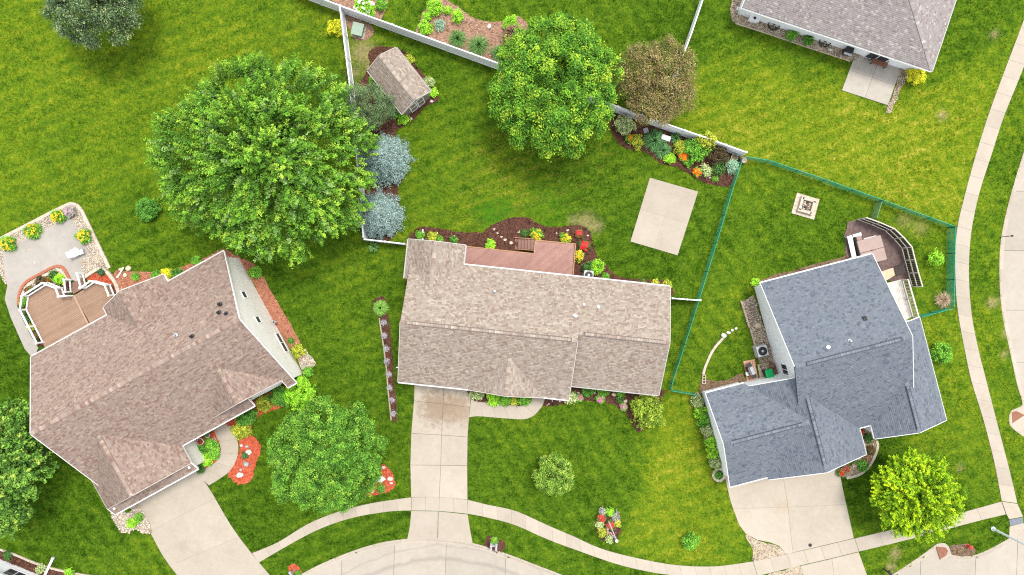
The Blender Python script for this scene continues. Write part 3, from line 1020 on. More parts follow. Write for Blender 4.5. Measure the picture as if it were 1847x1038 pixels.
bed([(405, 755), (419, 773), (430, 795), (431, 815), (424, 836), (411, 856), (416, 863), (430, 872), (445, 873), (456, 862), (461, 841), (466, 826), (471, 807), (464, 794), (452, 782), (456, 765), (470, 748), (500, 738), (522, 726), (545, 700), (530, 688), (480, 712)], 'red', "bright red mulch bed with pale boulders beside the curved front walk")
bed([(692, 838), (708, 853), (713, 870), (709, 882), (682, 893), (662, 890), (657, 880), (668, 866), (682, 850)], 'red', "small red mulch island with white stones at the foot of the round tree")
bed([(205, 492), (236, 490), (287, 491), (324, 483), (371, 466), (402, 450), (425, 462), (436, 478), (410, 480), (310, 520), (250, 520), (215, 535)], 'redsoft', "narrow mulch border along the rear eaves of the left house")
bed([(-30, 448), (0, 433), (60, 402), (123, 371), (135, 370), (145, 378), (170, 430), (196, 483), (185, 484), (154, 500), (60, 520), (15, 516), (0, 495), (-30, 470)], 'pale', "pale gravel border around the stone patio of the left house", name="gravel_bed", stone=True, dens=110, size=0.08, closed_step=3, avoid=PATIO_PX)
bed([(40, 545), (40, 528), (50, 512), (78, 496), (102, 485), (112, 485), (118, 492), (128, 508), (118, 530), (88, 520), (52, 540), (56, 570), (80, 620), (66, 620), (50, 590)], 'brown', "curved flower bed below the white deck railing", closed_step=3)
bed([(156, 503), (175, 491), (185, 489), (194, 495), (208, 510), (212, 530), (200, 520), (175, 510)], 'red', "red mulch pocket between pale blocks and the deck railing")
bed([(1340, 545), (1358, 532), (1366, 560), (1385, 610), (1402, 655), (1404, 680), (1370, 664), (1368, 645), (1352, 592)], 'gravel', "narrow pebble strip along the white side wall of the grey roofed house", name="gravel_bed", stone=True, dens=110, size=0.1, smooth=False)
bed([(1266, 684), (1290, 688), (1312, 686), (1338, 674), (1350, 690), (1400, 690), (1370, 706), (1272, 716)], 'soil', "bare brown soil strip behind the grey roofed garage", name="soil_bed")
bed([(1549, 765), (1568, 765), (1579, 793), (1582, 806), (1569, 836), (1549, 855), (1525, 861), (1513, 855), (1545, 830)], 'gravel', "curved gravel flower bed at the front entry of the grey roofed house", name="gravel_bed", stone=True, dens=110, size=0.08)
bed([(1252, 716), (1262, 713), (1284, 770), (1306, 845), (1298, 850), (1282, 830), (1266, 770)], 'gravel', "narrow shrub bed along the left white garage wall", name="gravel_bed", stone=True, dens=60, size=0.08)
bed([(1354, 513), (1380, 502), (1450, 482), (1532, 460), (1534, 470), (1450, 493), (1380, 512), (1362, 520)], 'soil', "thin soil strip along the rear eaves of the grey roofed house", name="soil_bed")
bed([(1330, -40), (1320, 5), (1318, 32), (1328, 42), (1390, 62), (1460, 86), (1535, 110), (1548, 98), (1480, 66), (1345, 20), (1352, -40)], 'gravel', "tan pebble bed under the wall of the top right house", name="gravel_bed", stone=True, dens=120, size=0.09, closed_step=3)
bed([(1628, 116), (1652, 126), (1646, 140), (1633, 146), (1620, 172), (1607, 202), (1599, 201), (1612, 165)], 'gravel', "pebble strip running down the right side of the top right patio", name="gravel_bed", stone=True, dens=120, size=0.09)
bed([(1097, 918), (1113, 924), (1120, 940), (1118, 962), (1108, 976), (1094, 978), (1081, 968), (1074, 950), (1080, 928)], 'brown', "oval flower bed around the flagpole in the front lawn")
bed([(878, 969), (889, 968), (902, 974), (911, 979), (908, 993), (898, 997), (882, 990), (873, 983)], 'brown', "small brown mulch bed at the grey twin mailboxes")
bed([(521, 1022), (532, 1017), (544, 1032), (541, 1040), (526, 1038)], 'red', "tiny red mulch bed by the mailbox near the left driveway")
bed([(-30, 982), (0, 993), (66, 1019), (118, 1033), (170, 1042), (120, 1062), (60, 1045), (0, 1014), (-30, 1000)], 'brown', "brown mulch border beside the white house in the bottom left corner")
bed([(1714, 985), (1740, 982), (1758, 989), (1757, 1000), (1740, 1003), (1720, 1002)], 'soil', "bare soil patch beside the red kerb plate", name="soil_bed")
bed([(1345, 965), (1372, 977), (1392, 982), (1405, 987), (1418, 1000), (1390, 1006), (1360, 1012), (1357, 990)], 'gravel', "bare gravelly patch between the sidewalk and the right driveway", name="gravel_bed", stone=True, dens=60, size=0.06)
bed([(1387, 1036), (1415, 1029), (1443, 1022), (1443, 1060), (1380, 1060)], 'gravel', "bare gravelly verge below the sidewalk beside the right apron", name="gravel_bed", stone=True, dens=60, size=0.06)
bed([(200, 925), (219, 920), (233, 925), (252, 912), (274, 957), (260, 963), (246, 955), (229, 961), (216, 957)], 'pale', "pale rock pocket at the garage corner of the left house", name="gravel_bed", stone=True, dens=120, size=0.11)

edging([(684.5, 574), (690, 612), (696, 645), (699, 690), (706, 758)], "pale timber edging beside the long narrow side bed", 'timber', 0.12, 0.12, 2.4)
edging([(-30, 447), (0, 432), (62, 400), (123, 369.5), (135, 369), (146, 377), (172, 430), (198, 484)], "cream block edging around the stone patio border", 'cream_block', 0.28, 0.12, 0.6)
edging([(35, 550), (37, 530), (48, 510), (77, 493), (100, 481.5), (110, 480.5), (118, 486), (128, 504)], "curved red brick edging of the deck flower bed", 'brick', 0.22, 0.2, 0.3, piece_name="brick")
edging([(41, 548), (42, 532), (52, 515), (79, 499), (102, 488), (109, 487), (114, 491), (124, 507)], "inner cream block row of the deck flower bed", 'cream_block', 0.24, 0.16, 0.4)
edging([(154, 501), (175, 487), (185, 485), (196, 492), (210, 510), (216, 528)], "cream block wall around the red mulch pocket by the deck stairs", 'cream_block', 0.3, 0.25, 0.45)
edging([(1336, 543), (1343, 567), (1351, 591)], "pale timber beam beside the firewood at the white side wall", 'timber', 0.16, 0.2, 2.4)
edging([(1353, 594), (1360, 618), (1368, 648)], "pale timber beam beside the pebble strip at the air conditioner", 'timber', 0.14, 0.16, 2.4)
edging([(1267.7, 675.6), (1271, 664), (1275.5, 652.5), (1286, 631), (1301.7, 612.4), (1307, 607)], "long curved cream block edging in the fenced lawn", 'cream_block', 0.22, 0.12, 0.5)
edging([(1580, 795), (1582, 808), (1569, 838), (1549, 856), (1526, 862)], "cream edging of the curved front bed at the grey roofed house", 'cream_block', 0.22, 0.14, 0.45)
edging([(0, 991), (34, 1003), (67, 1017), (118, 1031), (168, 1040)], "cream edging of the mulch border in the bottom left corner", 'cream_block', 0.18, 0.1, 0.6)
edging([(1326, 43), (1390, 63.5), (1460, 87.5), (1533, 111)], "thin tan edging of the pebble bed at the top right house", 'tan_stone', 0.07, 0.08, 1.2)
edging([(1295.5, 845), (1303, 848), (1306, 857), (1302, 865), (1294, 867), (1287, 862), (1286, 853)], "small stone ring planter at the corner of the right driveway", 'tan_stone', 0.22, 0.2, 0.32, closed=True, piece_name="ring_stone", name="planter_ring", cat="planter")

# ------------------------------------------------------------------ foliage
def unit(v):
    return v / np.maximum(np.linalg.norm(v, axis=-1, keepdims=True), 1e-9)


def leaf_arrays(p, n, size, col, g, aspect=0.6, fold=0.25):
    """kite shaped leaves: position, face normal, length, colour"""
    k = len(p)
    r = unit(g.normal(size=(k, 3)))
    d = unit(r - n * (r * n).sum(1, keepdims=True))
    s = np.cross(d, n)
    L = size[:, None]
    w = L * aspect * 0.5
    base = p - d * L * 0.5
    tip = p + d * L * 0.5
    le = p + s * w + n * L * fold * 0.3
    ri = p - s * w + n * L * fold * 0.3
    V = np.stack([base, ri, tip, le], 1)
    i = np.arange(k)[:, None] * 4
    F = np.concatenate([i + np.array([[0, 1, 2]]), i + np.array([[0, 2, 3]])], 1).reshape(-1, 3)
    return V.reshape(-1, 3), F, np.repeat(col, 4, 0)


def fib(n, g, zlo=-0.4):
    i = np.arange(n) + 0.5
    z = 1 - (1 - zlo) * i / n
    ph = i * 2.39996 + g.uniform(0, 6)
    r = np.sqrt(np.maximum(0, 1 - z * z))
    return np.stack([r * np.cos(ph), r * np.sin(ph), z], 1)


def crown_arrays(R, zc, lobes, lobe_r, clumps, per, clump_r, leaf, cols, seed, spray=0.0, zlo=-0.35, rough=0.16, outline=None, aspect=0.6, up=0.6, inner=0.25, colvar=0.10, tip_light=0.52, subs=0):
    """leaves in clumps on lobes on an uneven crown; spray > 0 draws each clump out along its twig"""
    g = np.random.default_rng(seed)
    n_in = int(lobes * inner)
    d = np.concatenate([fib(lobes, g, zlo), unit(g.normal(size=(n_in, 3)))])
    d = unit(d + g.normal(size=d.shape) * 0.10)
    k = 1 + rough * g.normal(size=len(d))
    k[lobes:] *= g.uniform(0.35, 0.7, n_in)
    if outline is not None:
        az = np.arctan2(d[:, 1], d[:, 0])
        h = np.hypot(d[:, 0], d[:, 1])
        f = np.interp(np.degrees(az) % 360, *outline)
        k = k * (1 + (f - 1) * h)
    Rv = np.array(R)
    if subs:      # several merged sub-crowns with clefts between them
        cen, rad = [np.array([0, 0, 0.30])], [np.array([0.52, 0.52, 0.70])]
        a0 = g.uniform(0, 6.28)
        for j in range(subs):
            a = a0 + j * 2 * math.pi / subs + g.normal() * 0.12
            f = np.interp(math.degrees(a) % 360, *outline) if outline is not None else 1.0
            rr = g.uniform(0.33, 0.42)
            dist = f - rr
            cen.append(np.array([math.cos(a) * dist, math.sin(a) * dist, g.uniform(-0.12, 0.12)])); rad.append(np.array([rr, rr, g.uniform(0.5, 0.68)]))
        ps, ds = [], []
        m_ = max(8, int(lobes * 1.5 / (subs + 1)))
        for c_, r_ in zip(cen, rad):
            q = fib(m_, g, zlo)
            q = unit(q + g.normal(size=q.shape) * 0.12)
            pp = c_ + q * r_ * (1 + rough * g.normal(size=(m_, 1)))
            deep = np.zeros(m_, bool)
            for c2, r2 in zip(cen, rad):
                if c2 is not c_: deep |= (((pp - c2) / r2) ** 2).sum(1) < 0.72
            ps.append(pp[~deep]); ds.append(q[~deep])
        ps, ds = np.concatenate(ps), np.concatenate(ds)
        pin = unit(g.normal(size=(n_in, 3))) * g.uniform(0.2, 0.55, (n_in, 1))
        d = np.concatenate([unit(ds * 0.6 + unit(ps) * 0.4), unit(pin)])
        kk = np.concatenate([ps, pin])
        lc = kk * np.maximum(Rv - lobe_r * 0.95 - spray * 0.35 - clump_r * 0.3, 0.15 * Rv)
    else:
      lc = d * k[:, None] * np.maximum(Rv - lobe_r * 0.95 - spray * 0.35 - clump_r * 0.3, 0.15 * Rv)
    lr = lobe_r * g.uniform(0.7, 1.3, len(d))
    m = len(d) * clumps
    li = np.repeat(np.arange(len(d)), clumps)
    cd = unit(g.normal(size=(m, 3)) + d[li] * 0.9 + np.array([0, 0, 0.55]))
    cp = lc[li] + cd * (lr[li] * g.uniform(0.55, 1.05, m))[:, None]
    twig = unit(unit(cp * np.array([1, 1, 0.6])) + np.array([0, 0, 0.25]) + g.normal(size=(m, 3)) * 0.35)
    ccol = pick(cols, m, g, colvar)
    ci = np.repeat(np.arange(m), per)
    q = len(ci)
    off = g.normal(size=(q, 3)) * clump_r * 0.55
    if spray:
        t = g.uniform(-0.5, 0.6, q)
        taper = (1.0 - 0.55 * (t + 0.5))[:, None]
        off = off * taper + twig[ci] * (t * spray)[:, None]
    p = cp[ci] + off
    nrm = unit(unit(off + 1e-4) * 0.5 + cd[ci] * 0.35 + np.array([0, 0, up]) + g.normal(size=(q, 3)) * 0.35)
    size = leaf * g.uniform(0.65, 1.25, q)
    # sunlit, yellower shoot ends and shaded inner leaves painted into the leaf colour
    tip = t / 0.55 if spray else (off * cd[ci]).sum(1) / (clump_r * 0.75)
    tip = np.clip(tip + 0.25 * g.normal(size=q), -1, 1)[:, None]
    col = ccol[ci] * (1 + 0.14 * g.normal(size=(q, 1))) * (1 + tip_light * tip * np.array([1.15, 1.0, 0.7]))
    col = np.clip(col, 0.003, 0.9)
    V, F, C = leaf_arrays(p, nrm, size, col, g, aspect)
    V = V + np.array([0, 0, zc])
    return V, F, C, lc


def trunk_and_limbs(t, r0, h, lobes_c, zc, seed, n_limb=9, mat='bark', spread=0.85):
    g = np.random.default_rng(seed)
    bend = g.normal(size=2) * 0.15
    MB().tube([(0, 0, -0.1), (0, 0, 0.25), (bend[0] * .5, bend[1] * .5, h * 0.5), (bend[0], bend[1], h)], [r0 * 1.35, r0 * 1.05, r0 * 0.85, r0 * 0.7], 10).build("trunk", MAT[mat], t, smooth=True)
    idx = g.choice(len(lobes_c), min(n_limb, len(lobes_c)), replace=False)
    for i in idx:
        e = lobes_c[i] * spread + np.array([0, 0, zc])
        s = np.array([bend[0], bend[1], h * g.uniform(0.6, 0.98)])
        mdl = s * 0.5 + e * 0.5 + np.array([0, 0, -0.1 * np.linalg.norm(e - s)])
        rr = r0 * g.uniform(0.3, 0.5)
        mb = MB().tube([s, mdl, e], [rr, rr * 0.6, rr * 0.18], 6)
        mb.build("limb", MAT[mat], t, smooth=True)


def tree(name, label, px, py, zc, R, seed, lobes, lobe_r, clumps, per, clump_r, leaf, cols, trunk_r=0.25, group=None, mat='leaf', n_limb=9, **kw):
    x, y, _ = P(px, py, zc)
    t = thing(name, label, "tree", (x, y, 0), 0, group)
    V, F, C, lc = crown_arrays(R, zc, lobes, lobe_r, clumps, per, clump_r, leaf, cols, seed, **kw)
    V[:, 2] = np.maximum(V[:, 2], 0.05)
    mesh_np("crown", V, F, MAT[mat], t, col=C)
    trunk_and_limbs(t, trunk_r, max(zc - R[2] * 0.45, 0.4), lc, zc, seed + 1, n_limb)
    return t


def G(r, g_, b, k=1.0):
    return tuple(c * k for c in lin(r, g_, b))


BIG = [((0.100, 0.235, 0.024), 5), ((0.152, 0.311, 0.029), 4), ((0.060, 0.151, 0.018), 3.8), ((0.239, 0.386, 0.042), 2.2), ((0.168, 0.286, 0.084), 1.2)]
MAPLE = [((0.090, 0.224, 0.022), 5), ((0.139, 0.301, 0.026), 4), ((0.049, 0.138, 0.017), 3.8), ((0.261, 0.396, 0.034), 2.2)]
ROUND = [((0.083, 0.211, 0.025), 5), ((0.125, 0.280, 0.033), 4), ((0.050, 0.133, 0.017), 3.4), ((0.200, 0.353, 0.046), 2)]
LIME = [((0.234, 0.396, 0.013), 5), ((0.352, 0.504, 0.016), 4), ((0.134, 0.270, 0.011), 3.4), ((0.075, 0.171, 0.009), 2)]
OLIVEBROWN = [((0.182, 0.142, 0.054), 5), ((0.245, 0.190, 0.083), 4), ((0.110, 0.109, 0.035), 3), ((0.313, 0.246, 0.122), 2), ((0.144, 0.180, 0.039), 2.4)]
GREYGREEN = [((0.085, 0.14, 0.06), 5), ((0.14, 0.205, 0.09), 4), ((0.05, 0.085, 0.04), 3), ((0.26, 0.31, 0.15), 1.6)]
PINE = [((0.11, 0.175, 0.075), 5), ((0.155, 0.235, 0.095), 4), ((0.07, 0.115, 0.055), 3), ((0.2, 0.27, 0.13), 1)]
BLUE = [((0.29, 0.41, 0.375), 5), ((0.38, 0.50, 0.455), 4), ((0.17, 0.26, 0.24), 4), ((0.46, 0.57, 0.51), 2)]
LEFTY = [((0.097, 0.220, 0.031), 5), ((0.158, 0.299, 0.048), 4), ((0.062, 0.145, 0.025), 3), ((0.246, 0.361, 0.062), 1.8)]

tree("large_maple_tree", "huge bright green spreading tree left of the shed", 482, 284, 5.6, (10.0, 8.7, 4.6), 101, 140, 1.25, 22, 56, 0.27, 0.158, BIG, 0.42,
     spray=1.05, rough=0.06, subs=9, inner=0.45, zlo=-0.2, outline=([0, 20, 45, 70, 85, 110, 135, 160, 180, 205, 230, 260, 290, 315, 340, 360], [.93, .88, .88, 1.03, 1.06, .96, .86, .96, 1.0, .98, .93, .98, 1.08, 1.06, .98, .93]), n_limb=16)
tree("maple_tree", "round leafy green tree by the white fence beside the brown tree", 994, 156, 5.0, (5.6, 5.95, 4.4), 202, 90, 0.98, 20, 50, 0.32, 0.155, MAPLE, 0.3,
     rough=0.06, subs=8, inner=0.6, zlo=-0.2, outline=([0, 45, 90, 135, 180, 225, 270, 315, 360], [1.02, 1, 1.0, .96, 1.02, .95, 1.05, 1.0, 1.02]), n_limb=12)
tree("bronze_tree", "olive brown leafed tree behind the white fence", 1183, 151, 3.4, (3.75, 3.95, 2.9), 303, 60, 0.75, 28, 20, 0.34, 0.115, OLIVEBROWN, 0.18, rough=0.06, subs=7, n_limb=10)
tree("round_shade_tree", "dense dark green round tree in front of the left house", 589, 821, 4.2, (5.05, 4.9, 3.9), 404, 100, 0.76, 20, 44, 0.25, 0.135, ROUND, 0.26, rough=0.06, subs=9, inner=0.5, zlo=-0.2, n_limb=12,
     outline=([0, 45, 90, 135, 180, 225, 270, 315, 360], [1.03, 1.0, 1.0, .95, 1.02, 1.0, 1.02, .96, 1.03]))
tree("lime_tree", "vivid yellow green tree near the street corner", 1647, 893, 3.6, (3.95, 3.9, 3.3), 505, 84, 0.68, 20, 42, 0.17, 0.125, LIME, 0.2, spray=0.7, rough=0.06, subs=8, inner=0.9, zlo=-0.2, n_limb=10)
tree("side_yard_tree", "dark green tree cut off by the left edge below the large house", 18, 842, 4.2, (3.6, 6.0, 3.6), 606, 70, 0.95, 18, 30, 0.28, 0.19, LEFTY, 0.25, spray=0.6, rough=0.08, subs=8, inner=0.5, zlo=-0.2, n_limb=10)
tree("grey_green_tree", "grey green fine leafed tree cut off by the top left edge", 172, 2, 4.6, (4.7, 4.6, 3.8), 707, 66, 0.85, 26, 24, 0.30, 0.14, GREYGREEN, 0.25, rough=0.08, subs=7, n_limb=10,
     outline=([0, 60, 120, 180, 225, 270, 300, 330, 360], [1, 1, 1, 1.0, .9, .98, .85, .8, 1.0]))
tree("young_round_tree", "small round tree alone in the front lawn of the middle house", 1000.5, 857, 1.7, (1.72, 1.75, 1.35), 808, 44, 0.40, 20, 24, 0.17, 0.10, [((0.13, 0.25, 0.03), 5), ((0.21, 0.34, 0.05), 4), ((0.07, 0.15, 0.02), 4), ((0.36, 0.46, 0.09), 2)], 0.07, rough=0.08, n_limb=6)
tree("layered_pine", "dark grey green pine between the shed and the big tree", 659, 193, 2.6, (2.6, 2.4, 2.0), 909, 26, 0.62, 34, 30, 0.26, 0.10, PINE, 0.16, mat='needle', rough=0.2, aspect=0.35, n_limb=8)


def spruce(label, px, py, R, h, seed, group):
    x, y, _ = P(px, py, h * 0.35)
    t = thing("blue_spruce", label, "tree", (x, y, 0), 0, group)
    g = np.random.default_rng(seed)
    ps, ns, ds = [], [], []
    n_b = 260
    for i in range(n_b):
        u = (i + 0.5) / n_b
        z = 0.25 + (h - 0.35) * u ** 1.15
        L = R * (1 - (z / h)) ** 0.72 * g.uniform(0.84, 1.1) + 0.12
        a = i * 2.39996 + g.normal() * 0.15
        m = int(24 + 60 * L)
        s = g.uniform(0.15, 1, m) ** 0.7
        wid = 0.09 + 0.16 * L * s * (1.1 - s)
        q = np.stack([np.cos(a) * L * s, np.sin(a) * L * s, z - 0.10 * L * s + 0.22 * L * s * s], 1)
        q = q + g.normal(size=(m, 3)) * np.stack([wid, wid, wid * 0.45], 1)
        ps.append(q)
        ns.append(np.tile((np.cos(a) * 0.4, np.sin(a) * 0.4, 0.9), (m, 1)))
    p = np.concatenate(ps)
    n = unit(np.concatenate(ns) + g.normal(size=p.shape) * 0.5)
    ci = (p * 3).round().astype(int)
    key = (ci[:, 0] * 73856093 ^ ci[:, 1] * 19349663 ^ ci[:, 2] * 83492791) % 977
    tone = 1 + 0.14 * np.sin(key * 12.9898)
    col = np.clip(pick(BLUE, len(p), g, 0.10) * tone[:, None], 0.01, 0.8)
    V, F, C = leaf_arrays(p, n, 0.15 * g.uniform(0.7, 1.3, len(p)), col, g, 0.32)
    V[:, 2] = np.maximum(V[:, 2], 0.05)
    mesh_np("crown", V, F, MAT['needle'], t, col=C)
    MB().tube([(0, 0, -0.1), (0, 0, h * 0.5), (0, 0, h * 0.96)], [0.14, 0.09, 0.015], 8).build("trunk", MAT['bark'], t)


spruce("blue grey spruce with its crown nearest the shed", 691, 286, 2.4, 4.6, 31, "blue spruces along the fence")
spruce("blue grey spruce standing closest to the middle house corner", 682, 387, 2.2, 4.0, 32, "blue spruces along the fence")

# ------------------------------------------------------------------ shrubs, perennials and flowers
SH = {
    'green': [((0.109, 0.290, 0.032), 4), ((0.174, 0.406, 0.043), 4), ((0.065, 0.189, 0.023), 2)],
    'bright': [((0.203, 0.478, 0.029), 4), ((0.319, 0.638, 0.043), 4), ((0.116, 0.304, 0.022), 2)],
    'dark': [((0.051, 0.123, 0.032), 4), ((0.087, 0.189, 0.043), 3), ((0.029, 0.072, 0.020), 2)],
    'deep': [((0.072, 0.217, 0.029), 4), ((0.123, 0.312, 0.043), 3), ((0.043, 0.123, 0.020), 2)],
    'yellow': [((0.626, 0.587, 0.026), 4), ((0.720, 0.720, 0.039), 3), ((0.392, 0.430, 0.026), 2)],
    'ygreen': [((0.294, 0.351, 0.038), 4), ((0.418, 0.452, 0.051), 3), ((0.158, 0.226, 0.025), 2)],
    'varieg': [((0.292, 0.376, 0.146), 4), ((0.438, 0.501, 0.251), 3), ((0.136, 0.219, 0.073), 2)],
    'bluegreen': [((0.232, 0.392, 0.261), 4), ((0.334, 0.507, 0.362), 3), ((0.131, 0.232, 0.145), 2)],
    'purple': [((0.080, 0.058, 0.032), 4), ((0.131, 0.087, 0.043), 3), ((0.051, 0.065, 0.026), 2)],
    'brown': [((0.217, 0.131, 0.087), 4), ((0.304, 0.189, 0.123), 3), ((0.131, 0.087, 0.051), 2)],
    'daylily': [((0.102, 0.246, 0.080), 4), ((0.160, 0.355, 0.116), 3), ((0.065, 0.160, 0.058), 2)],
    'grass': [((0.123, 0.261, 0.065), 4), ((0.203, 0.377, 0.109), 3), ((0.072, 0.160, 0.043), 2)],
    'limegrass': [((0.217, 0.450, 0.072), 4), ((0.348, 0.609, 0.131), 3), ((0.131, 0.290, 0.043), 2)],
    'straw': [((0.518, 0.383, 0.246), 4), ((0.666, 0.518, 0.357), 3), ((0.345, 0.234, 0.148), 2)],
    'olive': [((0.19, 0.285, 0.03), 4), ((0.29, 0.38, 0.045), 3), ((0.10, 0.18, 0.022), 3)],
    'silver': [((0.245, 0.251, 0.216), 4), ((0.331, 0.331, 0.302), 3), ((0.158, 0.173, 0.130), 2)],
}
FL = {
    'yellow': [((0.74, 0.50, 0.02), 3), ((0.80, 0.62, 0.05), 2)],
    'orange': [((0.82, 0.17, 0.01), 3), ((0.9, 0.26, 0.015), 2)],
    'red': [((0.70, 0.02, 0.03), 3), ((0.80, 0.05, 0.08), 2)],
    'scarlet': [((0.62, 0.015, 0.008), 3), ((0.75, 0.04, 0.02), 2)],
    'pink': [((0.62, 0.16, 0.36), 3), ((0.72, 0.30, 0.48), 2)],
    'mauve': [((0.50, 0.34, 0.40), 3), ((0.62, 0.46, 0.50), 2)],
    'lavender': [((0.40, 0.34, 0.42), 3), ((0.52, 0.47, 0.54), 2)],
    'white': [((0.75, 0.74, 0.62), 3), ((0.65, 0.66, 0.5), 2)],
    'purple': [((0.22, 0.05, 0.33), 3), ((0.32, 0.09, 0.42), 2)],
    'blue': [((0.03, 0.04, 0.25), 3), ((0.06, 0.07, 0.33), 2)],
    'crimson': [((0.45, 0.05, 0.035), 3), ((0.30, 0.05, 0.03), 2)],
}
_ps = [1000]


def flowers_on(t, r, h, cols, n, size, g, top=True):
    a = g.uniform(0, 6.28, n); s = np.sqrt(g.uniform(0, 1, n)) * 0.92
    x, y = r * s * np.cos(a), r * s * np.sin(a)
    z = h * 1.12 * np.sqrt(np.maximum(0.06, 1 - s * s * 0.9)) + 0.05
    size = size * 1.2
    # every flower is a ring of five petals
    c = pick(FL[cols], n, g, 0.08)
    k = 5
    pi = np.repeat(np.arange(n), k)
    pa = np.tile(np.arange(k) * 2 * math.pi / k, n) + np.repeat(g.uniform(0, 6, n), k)
    sz = np.repeat(size * g.uniform(0.7, 1.2, n), k)
    cx = np.stack([x[pi] + np.cos(pa) * sz * 0.32, y[pi] + np.sin(pa) * sz * 0.32, z[pi]], 1)
    nn = unit(np.stack([np.cos(pa) * 0.3, np.sin(pa) * 0.3, np.ones(len(pa))], 1) + g.normal(size=(len(pa), 3)) * 0.2)
    V, F, C = leaf_arrays(cx, nn, sz * 0.8, np.clip(c[pi], 0.01, 0.92), g, 0.85, 0.1)
    o = mesh_np("flowers", V, F, MAT['petal'], t, col=C)
    o["kind"] = "stuff"


def shrub(label, px, py, rp, h, key, leaf=0.11, name="shrub", cat="shrub", fl=None, nf=30, fs=0.11, dens=1.0, group=None, seed=None, sq=None, rough=0.19, aspect=0.6, spray=0.0, clump=0.16, rot=None):
    _ps[0] += 7
    seed = seed or _ps[0]
    g = np.random.default_rng(seed)
    sq = g.uniform(0.78, 1.08) if sq is None else sq
    rot = g.uniform(0, 3.1) if rot is None else rot
    x, y, _ = P(px, py, h * 0.55)
    r = rp * M_PX * (CAM_H - h * 0.6) / CAM_H
    t = thing(name, label, cat, (x, y, 0), rot, group)
    lobes = int(max(7, 14 * min(2.2, r) * 1.3))
    lob_r = max(0.12, r * 0.34)
    clumps = max(6, int(11 * dens))
    per = max(8, int(15 * dens))
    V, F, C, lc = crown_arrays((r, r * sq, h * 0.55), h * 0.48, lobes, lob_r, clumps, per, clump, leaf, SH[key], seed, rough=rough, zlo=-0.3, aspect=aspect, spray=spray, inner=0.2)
    V[:, 2] = np.maximum(V[:, 2], 0.04)
    mesh_np("foliage", V, F, MAT['leaf'], t, col=C)
    MB().tube([(0, 0, -0.05), (0.02, 0.01, h * 0.3), (0.0, 0.03, h * 0.6)], [0.03 + 0.02 * r, 0.025 + 0.012 * r, 0.01], 6).build("stem", MAT['bark'], t)
    if fl: flowers_on(t, r * 0.95, h, fl, nf, fs, g)
    return t


def blades(label, px, py, rp, h, key, n=160, w=0.035, name="ornamental_grass", cat="grass plant", fl=None, nf=8, fs=0.12, group=None, stiff=0.5):
    """long arching leaves fanning out of one crown"""
    _ps[0] += 7
    g = np.random.default_rng(_ps[0])
    x, y, _ = P(px, py, h * 0.5)
    r = rp * M_PX
    t = thing(name, label, cat, (x, y, 0), 0, group)
    a = g.uniform(0, 2 * math.pi, n)
    reach = r * g.uniform(0.25, 1.05, n)
    hh = h * g.uniform(0.6, 1.1, n) * (1.15 - 0.55 * reach / r)
    sv = np.array([0.0, 0.35, 0.7, 1.0])
    prof = np.array([0.02, 0.72, 1.0, 0.78 * stiff + 0.35])
    rows = []
    for s, q in zip(sv, prof):
        rr = 0.05 + reach * s ** 1.15
        rows.append(np.stack([np.cos(a) * rr, np.sin(a) * rr, hh * q], 1))
    side = np.stack([-np.sin(a), np.cos(a), np.zeros(n)], 1)
    Vs = []
    for row, ww in zip(rows, (0.8, 1.0, 0.8, 0.12)):
        Vs += [row - side * w * ww * 0.5, row + side * w * ww * 0.5]
    V = np.stack(Vs, 1)
    tri = np.array([(0, 1, 3), (0, 3, 2), (2, 3, 5), (2, 5, 4), (4, 5, 7), (4, 7, 6)])
    F = (tri[None] + (np.arange(n) * 8)[:, None, None]).reshape(-1, 3)
    C = np.repeat(np.clip(pick(SH[key], n, g, 0.14), 0.01, 0.9), 8, 0)
    mesh_np("foliage", V.reshape(-1, 3), F, MAT['leaf'], t, col=C)
    if fl: flowers_on(t, r * 0.8, h, fl, nf, fs, g)
    return t

# ------------------------------------------------------------------ houses
TAN = [((0.297, 0.242, 0.197), 5), ((0.262, 0.210, 0.170), 4), ((0.227, 0.168, 0.135), 2.6), ((0.341, 0.288, 0.236), 2.6), ((0.275, 0.233, 0.196), 2)]
ROSE = [((0.278, 0.206, 0.166), 5), ((0.248, 0.177, 0.143), 4), ((0.207, 0.137, 0.111), 3), ((0.316, 0.243, 0.195), 2), ((0.247, 0.195, 0.163), 2.4)]
TAUPE = [((0.251, 0.223, 0.208), 6), ((0.267, 0.239, 0.225), 5), ((0.207, 0.166, 0.158), 1.6), ((0.350, 0.318, 0.294), 1.4), ((0.236, 0.208, 0.196), 3)]
SLATE = [((0.129, 0.145, 0.167), 6), ((0.141, 0.156, 0.180), 5), ((0.096, 0.109, 0.131), 1.6), ((0.158, 0.173, 0.193), 1.6)]
MAT['vent_dark'] = pmat('dark_vent', (0.04, 0.045, 0.055), (0.055, 0.06, 0.07), 4, 0.8)
MAT['vent_brown'] = pmat('brown_vent', (0.11, 0.09, 0.08), (0.14, 0.115, 0.10), 4, 0.8)
MAT['gutter_grey'] = pmat('weathered_gutter', (0.5, 0.48, 0.46), (0.58, 0.56, 0.53), 4, 0.6)
MAT['roof_deck'] = pmat("roof_underlay", (0.10, 0.09, 0.08), (0.14, 0.125, 0.11), 4, 0.95)
MAT['roof_deck_dark'] = pmat("dark_roof_underlay", (0.04, 0.045, 0.055), (0.06, 0.065, 0.075), 4, 0.95)


